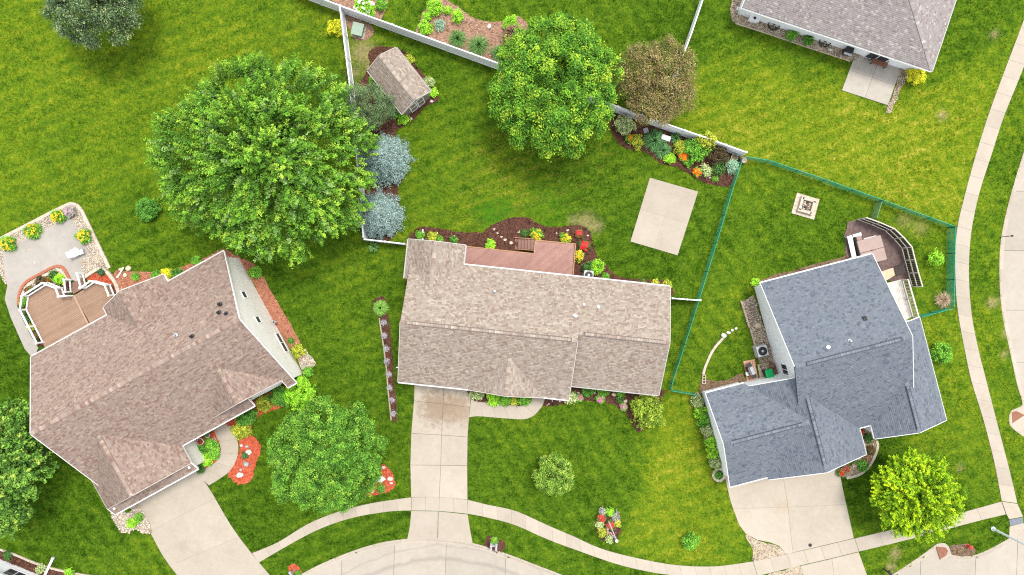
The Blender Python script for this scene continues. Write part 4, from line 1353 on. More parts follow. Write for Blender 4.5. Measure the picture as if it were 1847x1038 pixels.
def siding(name, c1, c2, pitch=0.12):
    m, nt, b = new_mat(name)
    v = pos(nt)
    n1 = noise(nt, v, 1.2, 4, 0.6)
    nt.links.new(ramp(nt, n1, [(0.35, c1), (0.65, c2)]), b.inputs["Base Color"])
    b.inputs["Roughness"].default_value = 0.6
    sp = N(nt, "ShaderNodeSeparateXYZ"); nt.links.new(v, sp.inputs[0])
    fr = math_n(nt, 'FRACT', math_n(nt, 'DIVIDE', sp.outputs[2], pitch))
    bumpn(nt, fr, 0.08, 0.012, b)
    return m


MAT['wall_cream'] = siding("cream_siding", (0.76, 0.72, 0.645), (0.82, 0.78, 0.71))
MAT['wall_white'] = siding("white_siding", (0.82, 0.82, 0.82), (0.86, 0.86, 0.86))
MAT['wall_tan'] = siding("tan_siding", (0.46, 0.40, 0.32), (0.52, 0.46, 0.38))
MAT['wall_brown'] = siding("brown_siding", (0.20, 0.155, 0.12), (0.25, 0.20, 0.155))


def shingle_field(parent, poly, pl, cols, seed, course=0.145):
    """overlapping single shingles laid in courses along the contour of the slope"""
    a, b, c = pl
    gl = math.hypot(b, c)
    d = np.array([b, c]) / gl
    e = np.array([d[1], -d[0]])
    pts = [(float(np.dot(p, e)), float(np.dot(p, d))) for p in poly]
    step = course / math.sqrt(1 + gl * gl)
    t0, t1 = min(p[1] for p in pts), max(p[1] for p in pts)
    g = random.Random(seed)

    def cuts(t):
        xs = []
        for i in range(len(pts)):
            (x0, y0), (x1, y1) = pts[i], pts[(i + 1) % len(pts)]
            if (y0 > t) != (y1 > t): xs.append(x0 + (x1 - x0) * (t - y0) / (y1 - y0))
        xs.sort()
        return xs

    V, C = [], []
    palette = [k[0] for k in cols]; wts = [k[1] for k in cols]
    n = int(math.ceil((t1 - t0) / step))
    for r in range(n):
        lo, hi = t0 + r * step, min(t0 + (r + 1) * step, t1)
        if hi - lo < 0.01: continue
        A, B = cuts(lo + 1e-4), cuts(hi - 1e-4)
        if len(A) != len(B): A = B = cuts((lo + hi) / 2)
        for i in range(0, len(A) - 1, 2):
            l0, r0, l1, r1 = A[i], A[i + 1], B[i], B[i + 1]
            s = min(l0, l1) - g.uniform(0, 0.3); end = max(r0, r1)
            while s < end:
                w = g.choice((0.10, 0.13, 0.17, 0.2, 0.26, 0.34))
                q = s + w
                sa, sb = min(max(s, l0), r0), min(max(q, l0), r0)
                ta, tb = min(max(s, l1), r1), min(max(q, l1), r1)
                s = q
                if sb - sa < 0.004 and tb - ta < 0.004: continue
                up = g.choice((0.012, 0.016, 0.024, 0.03))
                k = g.choices(palette, wts)[0]
                j = 1 + g.gauss(0, 0.05)
                col = (k[0] * j, k[1] * j, k[2] * j)
                for (ss, tt, zz) in ((sa, lo, up), (sb, lo, up), (tb, hi, 0.008), (ta, hi, 0.008), (sa, lo - 0.003, 0.0), (sb, lo - 0.003, 0.0)):
                    x, y = e[0] * ss + d[0] * tt, e[1] * ss + d[1] * tt
                    V.append((x, y, a + b * x + c * y + zz)); C.append(col)
    V = np.array(V); m = len(V) // 6
    i = np.arange(m)[:, None] * 6
    F = np.concatenate([i + np.array([[0, 1, 2, 3]]), i + np.array([[4, 5, 1, 0]])], 1).reshape(-1, 4)
    o = mesh_np("shingles", V, F, MAT['shingle'], parent, col=np.array(C))
    o["kind"] = "stuff"


class House:
    def __init__(self, name, label, origin, ang, cols, deck='roof_deck', cat="house"):
        self.t = thing(name, label, cat, (origin[0], origin[1], 0), math.radians(ang))
        self.o, self.a, self.cols, self.deck = origin, math.radians(ang), cols, deck
        self.n = 0

    def local(self, px, py, z):
        X, Y, _ = P(px, py, z)
        X -= self.o[0]; Y -= self.o[1]
        c, s = math.cos(self.a), math.sin(self.a)
        return (c * X + s * Y, -s * X + c * Y)

    def hit(self, px, py, axis, val):
        """where the sight line through a picture spot meets the wall plane u=val (axis 0) or v=val (axis 1)"""
        lo, hi = 0.0, 12.0
        f = lambda z: self.local(px, py, z)[axis] - val
        if f(lo) * f(hi) > 0: return None
        for _ in range(50):
            m = (lo + hi) / 2
            if f(lo) * f(m) <= 0: hi = m
            else: lo = m
        return self.local(px, py, lo)[1 - axis], lo

    def plane(self, poly, pl, edges=(), trim='trim', th=0.16):
        """one roof slope; edges: indices of its outer edges that carry a fascia or rake board"""
        a, b, c = pl
        z = lambda x, y: a + b * x + c * y
        self.n += 1
        s = MB().prism(poly, lambda x, y: z(x, y) - th, lambda x, y: z(x, y)).build("roof_slope", MAT[self.deck], self.t)
        shingle_field(s, poly, pl, self.cols, self.n * 17 + len(poly) + int(abs(poly[0][0]) * 10))
        m = len(poly)
        cx = sum(p[0] for p in poly) / m; cy = sum(p[1] for p in poly) / m
        for i in edges:
            p, q = poly[i], poly[(i + 1) % m]
            dx, dy = q[0] - p[0], q[1] - p[1]
            L = math.hypot(dx, dy)
            nx, ny = dy / L, -dx / L
            if (cx - p[0]) * nx + (cy - p[1]) * ny > 0: nx, ny = -nx, -ny
            level = abs(z(*p) - z(*q)) < 0.02
            if level:      # gutter: an open trough
                w, h = 0.11, 0.12
                base = z(*p) - 0.04
                prof = [(0.004, base), (0.004, base - h), (w, base - h), (w, base), (w - 0.02, base), (w - 0.02, base - h + 0.02), (0.022, base - h + 0.02), (0.022, base)]
                vs = [(p[0] + nx * o, p[1] + ny * o, zz) for o, zz in prof] + [(q[0] + nx * o, q[1] + ny * o, zz) for o, zz in prof]
                k = len(prof)
                fs = [[j, (j + 1) % k, k + (j + 1) % k, k + j] for j in range(k)] + [list(range(k))[::-1], list(range(k, 2 * k))]
                MB().add(vs, fs).build("gutter", MAT[trim], self.t)
            else:
                o = 0.022
                MB().bar((p[0] + nx * o, p[1] + ny * o, z(*p) - 0.07), (q[0] + nx * o, q[1] + ny * o, z(*q) - 0.07), 0.04, 0.2).build("rake_board", MAT[trim], self.t)

    def cap(self, p0, p1, z0, z1=None, pitch=0.4, vent=None):
        """ridge cap shingles; vent=(start,end) metres of raised ridge vent"""
        z1 = z0 if z1 is None else z1
        a, b = Vector((*p0, z0 + 0.03)), Vector((*p1, z1 + 0.03))
        L = (b - a).length
        d = (b - a).normalized()
        s = Vector((-d.y, d.x, 0)).normalized()
        if vent:
            c0, c1 = a + d * vent[0], a + d * vent[1]
            MB().bar(c0 + Vector((0, 0, 0.01)), c1 + Vector((0, 0, 0.01)), 0.335, 0.09).build("ridge_vent", MAT['vent_dark' if self.deck == 'roof_deck_dark' else 'vent_brown'], self.t)
        V, F, C = [], [], []
        n = int(L / 0.24)
        g = random.Random(int(L * 100))
        for i in range(n):
            q0, q1 = a + d * (i * L / n), a + d * ((i + 1) * L / n)
            mid = (i + 0.5) * L / n
            raised = vent and vent[0] <= mid <= vent[1]
            w = 0.16
            up0, up1 = (0.075, 0.065) if raised else (0.03, 0.012)
            drop = w * pitch * (0.35 if raised else 1)
            k = g.choices([x[0] for x in self.cols], [x[1] for x in self.cols])[0]
            j = 1.04 + g.gauss(0, 0.10)
            base = len(V)
            for q, u in ((q0, up0), (q1, up1)):
                for sd, dz in ((-1, -drop), (0, 0.0), (1, -drop)):
                    p = q + s * (sd * w); V.append((p.x, p.y, p.z + u + dz)); C.append([c * j for c in k])
            F += [[base, base + 1, base + 4, base + 3], [base + 1, base + 2, base + 5, base + 4], [base, base + 2, base + 1, base + 1][:3] + [base + 1]][:2]
        o = mesh_np("ridge_caps", np.array(V), np.array(F), MAT['shingle'], self.t, col=np.array(C))
        o["kind"] = "stuff"

    def wall(self, p0, p1, tops, mat, z0=-0.1, th=0.16):
        """upright wall; tops: (fraction along, height)"""
        L = math.hypot(p1[0] - p0[0], p1[1] - p0[1])
        dx, dy = (p1[0] - p0[0]) / L, (p1[1] - p0[1]) / L
        prof = [(0, z0), (L, z0)] + [(f * L, h) for f, h in tops[::-1]]
        vs = []
        for off in (-th / 2, th / 2):
            for s, h in prof: vs.append((p0[0] + dx * s - dy * off, p0[1] + dy * s + dx * off, h))
        k = len(prof)
        fs = [list(range(k)), list(range(k, 2 * k))[::-1]] + [[j + k, (j + 1) % k + k, (j + 1) % k, j] for j in range(k)]
        MB().add(vs, fs).build("wall", MAT[mat], self.t)

    def opening(self, c, along, out, zc, w, h, kind="window", frame='trim', pane='glass', bars=1, label=None, th=0.16):
        """window or door on a wall: c on the wall's middle line, along / out unit vectors (u,v)"""
        au, av = along; ou, ov = out
        o0 = th / 2
        def bx(u0, u1, z0, z1, d0, d1):
            vs = []
            for dd in (d0, d1):
                for uu, zz in ((u0, z0), (u1, z0), (u1, z1), (u0, z1)):
                    vs.append((c[0] + au * uu + ou * (o0 + dd), c[1] + av * uu + ov * (o0 + dd), zz))
            return vs, [[0, 1, 2, 3], [7, 6, 5, 4], [0, 4, 5, 1], [1, 5, 6, 2], [2, 6, 7, 3], [3, 7, 4, 0]]
        mb = MB()
        f = 0.09
        for u0, u1, z0, z1 in ((-w / 2 - f, w / 2 + f, zc - h / 2 - f, zc - h / 2), (-w / 2 - f, w / 2 + f, zc + h / 2, zc + h / 2 + f),
                               (-w / 2 - f, -w / 2, zc - h / 2, zc + h / 2), (w / 2, w / 2 + f, zc - h / 2, zc + h / 2)):
            mb.add(*bx(u0, u1, z0, z1, -0.02, 0.05))
        for i in range(1, bars + 1):
            x = -w / 2 + w * i / (bars + 1)
            mb.add(*bx(x - 0.025, x + 0.025, zc - h / 2, zc + h / 2, -0.02, 0.045))
        fr = mb.build(kind, MAT[frame], self.t)
        if label: fr["label"] = label
        for i in range(bars + 1):
            u0 = -w / 2 + w * i / (bars + 1) + 0.012; u1 = -w / 2 + w * (i + 1) / (bars + 1) - 0.012
            p = MB().add(*bx(u0, u1, zc - h / 2 + 0.01, zc + h / 2 - 0.01, -0.01, 0.018)).build("pane", MAT[pane], fr)

    def pipe(self, px, py, z, r=0.07, h=0.35, mat='dark_metal', name="vent_pipe", flash=True):
        u, v = self.local(px, py, z)
        mb = MB().lathe([(r * 2.4, -0.12), (r * 2.2, 0.02), (r * 1.1, 0.06), (r, h * 0.8), (r * 1.15, h * 0.82), (r * 1.15, h), (r * 0.7, h), (r * 0.7, h * 0.9)], (u, v, z), 12)
        mb.build(name, MAT[mat], self.t)

    def box_vent(self, px, py, z, s=0.4, mat='dark_metal', h=0.16):
        u, v = self.local(px, py, z)
        mb = MB().add([(u - s / 2, v - s / 2, z - .12), (u + s / 2, v - s / 2, z - .12), (u + s / 2, v + s / 2, z - .12), (u - s / 2, v + s / 2, z - .12),
                       (u - s * .4, v - s * .4, z + h), (u + s * .4, v - s * .4, z + h), (u + s * .4, v + s * .4, z + h), (u - s * .4, v + s * .4, z + h)],
                      [[3, 2, 1, 0], [4, 5, 6, 7], [0, 1, 5, 4], [1, 2, 6, 5], [2, 3, 7, 6], [3, 0, 4, 7]])
        mb.build("roof_vent", MAT[mat], self.t, bevel=0.02)


# ---- middle house
p = 0.4167
ZE = 2.8
C = House("tan_house", "wide tan shingled house in the middle with a rear deck", (-9.712, -8.113), -6.05, TAN)
C.plane([(-.1, 5.3), (14.7, 5.3), (14.7, 5.9), (22.35, 5.9), (22.35, 10.6), (-.1, 10.6)], (ZE + p * 10.6, 0, -p), (3,), 'fascia_tan')
C.plane([(-.1, 0), (14.68, 0), (14.68, 5.3), (-.1, 5.3)], (ZE, 0, p), (1, 3), 'fascia_tan')
C.plane([(14.5, 1.22), (22.35, 1.22), (22.35, 5.9), (14.5, 5.9)], (ZE - p * 1.22, 0, p), (0, 1), 'gutter_grey')
C.plane([(1.965, 12.3), (1.965, 8.135), (4.43, 10.6), (4.43, 12.3)], (3.827 + p * 1.965, -p, 0), (2, 3), 'gutter_grey')
C.plane([(-.5, 12.3), (1.965, 12.3), (1.965, 8.135), (-.1, 10.2), (-.1, 8.9), (-.5, 8.9)], (3.827 - p * 1.965, p, 0), (0, 5), 'gutter_grey')
C.plane([(9.25, -.06), (9.25, 3.2), (6.05, 0), (6.05, -.06)], (4.133 - p * 9.25, p, 0), (3,), 'fascia_tan')
C.plane([(9.25, -.06), (9.25, 3.2), (12.45, 0), (12.45, -.06)], (4.133 + p * 9.25, -p, 0), (3,), 'fascia_tan')
MB().bar((-.1, 0 - .075, 2.72), (6.0, -.075, 2.72), 0.12, 0.12).build("gutter", MAT['gutter_grey'], C.t)
MB().bar((12.5, -.075, 2.72), (14.68, -.075, 2.72), 0.12, 0.12).build("gutter", MAT['gutter_grey'], C.t)
MB().bar((4.5, 10.665, 2.72), (22.3, 10.665, 2.72), 0.12, 0.12).build("gutter", MAT['gutter_grey'], C.t)
C.cap((0, 5.3), (14.6, 5.3), 5.0, vent=(.5, 14.2))
C.cap((14.8, 5.9), (22.3, 5.9), 4.76, vent=(.4, 7.0))
C.cap((1.965, 12.3), (1.965, 8.2), 3.83)
C.cap((9.25, 0), (9.25, 3.15), 4.14)
MB().prism([(14.56, 0.3), (14.62, 0.3), (14.62, 5.25), (14.56, 5.25)], lambda x, y: 2.3 + p * y, lambda x, y: 2.7 + p * y).build("step_wall", MAT['wall_tan'], C.t)
W_ = 'wall_tan'
C.wall((.3, .5), (.3, 10.2), [(0, 2.75), (.49, 4.75), (1, 2.75)], W_)
C.wall((21.95, 1.65), (21.95, 10.2), [(0, 2.75), (.497, 4.5), (1, 2.75)], W_)
C.wall((.3, .5), (14.3, .5), [(0, 2.7), (1, 2.7)], W_)
C.wall((14.3, .5), (14.3, 1.65), [(0, 2.7), (1, 2.7)], W_)
C.wall((14.3, 1.65), (21.95, 1.65), [(0, 2.7), (1, 2.7)], W_)
C.wall((4.03, 10.2), (21.95, 10.2), [(0, 2.7), (1, 2.7)], W_)
C.wall((4.03, 10.2), (4.03, 11.9), [(0, 2.7), (1, 2.7)], W_)
C.wall((0, 11.9), (4.03, 11.9), [(0, 2.7), (.49, 3.6), (1, 2.7)], W_)
C.wall((0, 8.9), (0, 11.9), [(0, 2.7), (1, 2.7)], W_)
C.wall((6.4, .3), (12.1, .3), [(0, 2.6), (.5, 3.9), (1, 2.6)], W_, z0=2.4)
C.opening((3.2, .5), (1, 0), (0, -1), 1.15, 4.8, 2.2, "garage_door", pane='wall_white', bars=3)
C.opening((10.9, .5), (1, 0), (0, -1), 1.1, 1.0, 2.1, "front_door", pane='tactile_red', bars=0)
for u in (16.5, 19.6): C.opening((u, 1.65), (1, 0), (0, -1), 1.5, 1.6, 1.2)
for u in (13.5, 17.0, 20.0): C.opening((u, 10.2), (1, 0), (0, 1), 1.5, 1.5, 1.1)
C.opening((7.5, 10.2), (1, 0), (0, 1), 1.45, 1.8, 1.9, "patio_door")
C.pipe(892, 525.5, 4.0, 0.06, 0.2, 'steel')
C.pipe(1053, 549.5, 3.6, 0.09, 0.3, 'light_grey')
C.pipe(1079, 554.5, 3.8, 0.09, 0.3, 'steel')
C.pipe(1037.5, 570.5, 4.2, 0.09, 0.3, 'light_grey')

# ---- large left house
p = 0.69
ZE = 3.4
L = House("rose_brown_house", "large rose brown shingled house with steep gables at the left", (-18.258, -8.031), 28.8, ROSE)
L.plane([(-18.9, 6.4), (-.15, 6.4), (-.15, 12.8), (-18.9, 12.8)], (ZE + p * 12.8, 0, -p), (1, 2, 3))
L.plane([(-18.9, 6.4), (-.15, 6.4), (-.15, 0), (-1.0, 0), (-1.0, .75), (-4.2, .75), (-4.2, 0), (-18.9, 0)], (ZE, 0, p), (1, 2, 3, 5, 6, 7))
L.plane([(-15.35, -1.7), (-15.35, 4.03), (-18.9, .48), (-18.9, 1.4), (-19.4, 1.4), (-19.4, -1.7)], (6.18 + p * 15.35, p, 0), (4, 5), 'fascia_tan')
L.plane([(-15.35, -1.7), (-15.35, 4.03), (-11.33, 0), (-11.33, -1.7)], (6.18 - p * 15.35, -p, 0), (2, 3), 'fascia_tan')
L.plane([(-19.4, -2.4), (-11.3, -2.4), (-11.3, -1.6), (-19.4, -1.6)], (2.9 + p * 2.4, 0, p), (0, 1, 3))
L.plane([(-4.2, .72), (-4.2, 4.06), (-7.51, .75)], (6.2 + p * 4.2, p, 0), (2,), 'fascia_tan')
L.plane([(-4.2, .72), (-4.2, 4.06), (-.89, .75)], (6.2 - p * 4.2, -p, 0), (2,), 'fascia_tan')
L.plane([(-8.55, 13.55), (-8.55, 9.9), (-11.45, 12.8), (-11.45, 13.55)], (5.4 + p * 8.55, p, 0), (2,))
L.plane([(-8.55, 13.55), (-8.55, 9.9), (-5.65, 12.8), (-5.65, 13.55)], (5.4 - p * 8.55, -p, 0), (2,))
L.cap((-18.8, 6.4), (-.2, 6.4), 7.82, pitch=0.6)
L.cap((-15.35, -1.7), (-15.35, 3.9), 6.2, pitch=0.6)
L.cap((-4.2, .75), (-4.2, 3.9), 6.22, pitch=0.6)
L.cap((-8.55, 13.5), (-8.55, 10.0), 5.42, pitch=0.6)
MB().bar((-11.4, 13.57, 3.3), (-8.55, 13.57, 5.3), 0.04, 0.2).build("rake_board", MAT['trim'], L.t)
MB().bar((-8.55, 13.57, 5.3), (-5.7, 13.57, 3.3), 0.04, 0.2).build("rake_board", MAT['trim'], L.t)
W_ = 'wall_cream'
L.wall((-.5, .5), (-.5, 12.4), [(0, 3.5), (.496, 7.55), (1, 3.5)], W_)
L.wall((-18.6, .5), (-18.6, 12.4), [(0, 3.5), (.496, 7.55), (1, 3.5)], W_)
L.wall((-18.6, 12.4), (-.5, 12.4), [(0, 3.35), (1, 3.35)], W_)
L.wall((-11.1, 13.2), (-6.0, 13.2), [(0, 3.3), (.5, 5.1), (1, 3.3)], W_)
L.wall((-11.1, 12.4), (-11.1, 13.2), [(0, 3.3), (1, 3.3)], W_)
L.wall((-6.0, 12.4), (-6.0, 13.2), [(0, 3.3), (1, 3.3)], W_)
L.wall((-11.6, .7), (-.5, .7), [(0, 3.3), (1, 3.3)], W_)
L.wall((-7.2, .95), (-1.2, .95), [(0, 3.7), (.5, 6.0), (1, 3.7)], W_, z0=3.2)
L.wall((-19.0, -2.05), (-11.7, -2.05), [(0, 3.0), (1, 3.0)], W_)
L.wall((-18.9, -1.5), (-11.8, -1.5), [(0, 3.3), (.5, 5.9), (1, 3.3)], W_, z0=2.9)
L.wall((-19.0, -2.05), (-19.0, 1.2), [(0, 3.3), (1, 3.3)], W_)
L.wall((-11.7, -2.05), (-11.7, .7), [(0, 3.3), (1, 3.3)], W_)
L.opening((-15.35, -2.05), (1, 0), (0, -1), 1.2, 5.0, 2.2, "garage_door", pane='wall_white', bars=3)
L.opening((-9.2, .7), (1, 0), (0, -1), 1.1, 1.0, 2.1, "front_door", pane='tactile_red', bars=0)
for px, py, w, h, bars in ((440.5, 532, .55, .8, 0), (465.5, 577, .55, .8, 0), (467.5, 526, 1.7, .8, 1), (512.5, 617.5, 1.8, .8, 1)):
    r = L.hit(px, py, 0, -.42)
    if r: L.opening((-.5, r[0]), (0, 1), (1, 0), max(0.9, r[1]), w, h, bars=bars)
for u in (-3.0, -6.5): L.opening((u, .7), (1, 0), (0, -1), 1.6, 1.5, 1.2)
for u in (-2.5, -14.5): L.opening((u, 12.4), (1, 0), (0, 1), 1.7, 1.6, 1.3)
for a_, b_, z_, m_ in ((396, 549, 6.7, 'dark_metal'), (394.5, 564, 7.0, 'dark_metal'), (408, 566, 7.2, 'dark_metal'), (317, 605, 7.0, 'steel'), (346, 607, 7.5, 'dark_metal'), (163, 693.5, 6.0, 'dark_metal'), (150, 710.5, 6.2, 'steel')):
    L.pipe(a_, b_, z_, 0.075, 0.34, m_)
L.box_vent(231, 669, 7.0, 0.3); L.box_vent(153, 692, 6.0, 0.42)

# ---- grey roofed house at the right
p = 0.4
ZE = 2.8
D = House("grey_roofed_house", "white house under a dark slate grey roof at the right", (21.424, .382), 14.6, SLATE, 'roof_deck_dark')
D.plane([(-.05, -7.1), (9.9, -7.1), (9.9, 0), (-.05, 0)], (ZE, 0, -p), (1, 2, 3))
D.plane([(-.05, -7.1), (9.9, -7.1), (9.9, -14.2), (-.05, -14.2)], (5.64 + p * 7.1, 0, p), (1, 2))
D.plane([(9.3, -15.45), (12.45, -15.45), (12.45, -6.3), (9.3, -6.3)], (4.06 + p * 9.3, -p, 0), (0, 1, 2))
D.plane([(9.3, -15.45), (9.3, -11.05), (6.15, -14.2), (6.15, -15.45)], (4.06 - p * 9.3, p, 0), (2, 3))
D.plane([(.73, -16.55), (.73, -9.9), (5.04, -14.2), (5.04, -16.55)], (4.52 + p * .73, -p, 0), (2, 3))
D.plane([(-3.27, -8.3), (.73, -8.3), (.73, -16.55), (-3.58, -16.55), (-3.58, -16.28), (.58, -12.15)], (4.52 - p * .73, p, 0), (0, 2))
D.plane([(-7, -8), (-3.57, -8), (.58, -12.15), (-7, -12.15)], (ZE - p * 8, 0, -p), (0, 3))
D.plane([(-7, -12.15), (.58, -12.15), (-3.57, -16.3), (-7, -16.3)], (ZE + p * 16.3, 0, p), (2, 3))
D.cap((0, -7.1), (9.85, -7.1), 5.65, vent=(.9, 9.0))
D.cap((9.3, -15.4), (9.3, -11.1), 4.07, vent=(.3, 4.0))
D.cap((.73, -16.5), (.73, -9.9), 4.53, vent=(.6, 6.3))
D.cap((-6.9, -12.15), (.4, -12.15), 4.47, vent=(.6, 6.7))
W_ = 'wall_white'
D.wall((.4, -.45), (.4, -9.7), [(0, 2.85), (.72, 5.5), (1, 4.4)], W_)
D.wall((9.5, -.45), (9.5, -13.8), [(0, 2.85), (.5, 5.5), (1, 2.85)], W_)
D.wall((.4, -.45), (9.5, -.45), [(0, 2.75), (1, 2.75)], W_)
D.wall((9.5, -6.6), (12.1, -6.6), [(0, 3.7), (1, 2.75)], W_)
D.wall((12.1, -6.6), (12.1, -15.1), [(0, 2.75), (1, 2.75)], W_)
D.wall((6.5, -15.1), (12.1, -15.1), [(0, 2.75), (.5, 3.9), (1, 2.75)], W_)
D.wall((6.5, -13.8), (6.5, -15.1), [(0, 2.75), (1, 2.75)], W_)
D.wall((4.6, -13.8), (6.5, -13.8), [(0, 2.75), (1, 2.75)], W_)
D.wall((4.6, -13.8), (4.6, -16.2), [(0, 2.75), (1, 2.75)], W_)
D.wall((-3.3, -16.1), (4.6, -16.1), [(0, 2.75), (.5, 4.3), (1, 2.75)], W_)
D.wall((-6.6, -15.9), (-3.3, -15.9), [(0, 2.75), (1, 2.75)], W_)
D.wall((-6.6, -8.4), (-6.6, -15.9), [(0, 2.8), (.5, 4.3), (1, 2.8)], W_)
D.wall((-6.6, -8.42), (-3.3, -8.42), [(0, 2.8), (1, 2.8)], W_)
D.wall((-3.3, -8.55), (.4, -8.55), [(0, 2.8), (1, 4.25)], W_)
D.opening((.6, -16.1), (1, 0), (0, -1), 1.2, 5.0, 2.2, "garage_door", pane='wall_cream', bars=3)
D.opening((-5.0, -15.9), (1, 0), (0, -1), 1.2, 2.4, 2.2, "garage_door", pane='wall_cream', bars=1)
D.opening((5.5, -13.8), (1, 0), (0, -1), 1.1, 0.95, 2.1, "front_door", pane='dark_metal', bars=0)
D.opening((9.4, -15.1), (1, 0), (0, -1), 1.5, 1.8, 1.3)
r = D.hit(1416.5, 667, 0, .32)
if r: D.opening((.4, r[0]), (0, 1), (-1, 0), min(max(1.2, r[1]), 2.3), .9, 1.2)
D.opening((6.5, -.45), (1, 0), (0, 1), 1.5, 1.6, 1.2)
D.box_vent(1559, 575, 4.7, 0.42)
D.pipe(1532.5, 615, 5.3, 0.07, 0.3, 'steel')
# small white dish bolted to the grey roof
u, v = D.local(1492, 626, 5.2)
dish = MB().lathe([(0.02, 0.0), (0.12, 0.012), (0.16, 0.035), (0.17, 0.04), (0.12, 0.03), (0.02, 0.02)], (u, v, 5.38), 18).build("satellite_dish", MAT['white'], D.t)
MB().tube([(u - .05, v, 5.05), (u - .05, v, 5.3), (u, v, 5.39)], 0.025, 6).build("dish_mast", MAT['light_grey'], D.t)
MB().tube([(u, v, 5.42), (u - .25, v + .12, 5.62)], 0.015, 6).build("dish_arm", MAT['white'], D.t)

# ---- top right house
p = 0.36
T = House("taupe_roofed_house", "white walled house with a taupe hip roof cut by the top edge", (19.782, 24.126), -18.5, TAUPE)
T.plane([(0, 0), (17.25, 0), (11.75, 5.5), (0, 5.5)], (ZE, 0, p), (0, 3))
T.plane([(17.25, 0), (17.25, 11), (11.75, 5.5)], (ZE + p * 17.25, -p, 0), (0,))
T.plane([(0, 5.5), (11.75, 5.5), (17.25, 11), (0, 11)], (ZE + p * 11, 0, -p), (2, 3))
T.cap((17.2, .05), (11.75, 5.5), 2.82, 4.79, pitch=0.2)
T.cap((17.2, 10.95), (11.75, 5.5), 2.82, 4.79, pitch=0.2)
T.cap((0, 5.5), (11.75, 5.5), 4.79)
W_ = 'wall_white'
T.wall((.4, .75), (16.85, .75), [(0, 2.75), (1, 2.75)], W_)
T.wall((16.85, .75), (16.85, 10.55), [(0, 2.75), (1, 2.75)], W_)
T.wall((.4, 10.55), (16.85, 10.55), [(0, 2.75), (1, 2.75)], W_)
T.wall((.4, .75), (.4, 10.55), [(0, 2.8), (.5, 4.55), (1, 2.8)], W_)
T.opening((13.3, .75), (1, 0), (0, -1), 1.1, 1.8, 2.05, "patio_door")

# ---- corner house bottom left
_o = P(-120, 962)
B = House("white_corner_house", "white walled house just showing in the bottom left corner", (_o[0], _o[1]), -21.8, TAN)
B.plane([(-.4, -5), (14, -5), (14, .45), (-.4, .45)], (2.7 + .45 * .45, 0, -.45), (2, 1))
B.plane([(-.4, -5), (14, -5), (14, -10.4), (-.4, -10.4)], (2.7 + .45 * 10.4, 0, .45), (2, 1))
B.cap((-.3, -5), (13.9, -5), 5.16)
B.wall((0, 0), (13.6, 0), [(0, 2.7), (1, 2.7)], W_)
B.wall((13.6, 0), (13.6, -10), [(0, 2.7), (.5, 4.9), (1, 2.7)], W_)
B.wall((0, -10), (13.6, -10), [(0, 2.7), (1, 2.7)], W_)
B.wall((0, 0), (0, -10), [(0, 2.7), (.5, 4.9), (1, 2.7)], W_)
r = B.hit(38, 1030, 1, .08)
B.opening((r[0] if r else 7.6, 0), (1, 0), (0, 1), 1.2, 1.6, 1.0)

# ---- garden shed
p = 0.6
ZE = 2.2
S_ = House("garden_shed", "small tan roofed garden shed with white framed doors", (-12.56, 18.9), -51.5, TAN, cat="shed")
S_.plane([(0, 0), (4.85, 0), (4.85, 1.58), (0, 1.58)], (ZE, 0, p), (0, 1, 3), 'fascia_tan')
S_.plane([(0, 1.58), (4.85, 1.58), (4.85, 3.16), (0, 3.16)], (ZE + p * 3.16, 0, -p), (1, 2, 3), 'fascia_tan')
S_.cap((0.05, 1.58), (4.8, 1.58), 3.15, vent=None)
W_ = 'wall_brown'
S_.wall((4.6, .25), (4.6, 2.91), [(0, 2.15), (.5, 2.95), (1, 2.15)], W_, th=.1)
S_.wall((.25, .25), (.25, 2.91), [(0, 2.15), (.5, 2.95), (1, 2.15)], W_, th=.1)
S_.wall((.25, .25), (4.6, .25), [(0, 2.15), (1, 2.15)], W_, th=.1)
S_.wall((.25, 2.91), (4.6, 2.91), [(0, 2.15), (1, 2.15)], W_, th=.1)
for v in (1.18, 1.98):
    S_.opening((4.6, v), (0, 1), (1, 0), 1.0, .56, 1.75, "shed_door", pane='wall_brown', bars=0, th=.1)
    MB().box((4.66, v, 1.02), (.05, .56, .09)).build("door_rail", MAT['trim'], S_.t)
MB().box((4.70, 1.52, 1.0), (.04, .05, .14)).build("door_handle", MAT['dark_metal'], S_.t)

for H_, poly in ((C, [(.2, .4), (14.4, .4), (14.4, 1.5), (22.0, 1.5), (22.0, 10.3), (4.1, 10.3), (4.1, 12), (-.1, 12), (-.1, 8.8), (.2, 8.8)]),
                 (L, [(-18.7, .4), (-19.1, -2.2), (-11.6, -2.2), (-11.6, .5), (-.4, .5), (-.4, 12.5), (-18.7, 12.5)]),
                 (D, [(.3, -.3), (9.6, -.3), (9.6, -6.5), (12.2, -6.5), (12.2, -15.2), (4.7, -16.2), (-6.7, -16), (-6.7, -8.3), (.3, -8.3)]),
                 (T, [(.3, .3), (17, .3), (17, 10.7), (.3, 10.7)]), (B, [(0, .1), (13.7, .1), (13.7, -10), (0, -10)]), (S_, [(.1, .1), (4.75, .1), (4.75, 3), (.1, 3)])):
    ca, sa = math.cos(H_.a), math.sin(H_.a)
    EXCL.append([(H_.o[0] + ca * a - sa * b, H_.o[1] + sa * a + ca * b) for a, b in poly])

# ------------------------------------------------------------------ fences
def seg_iter(px, spacing, z=0.0):
    pts = [Vector((*P(x, y)[:2], 0)) for x, y in px]
    out = []
    for a, b in zip(pts, pts[1:]):
        n = max(1, int(round((b - a).length / spacing)))
        for i in range(n): out.append((a.lerp(b, i / n), a.lerp(b, (i + 1) / n)))
    return out


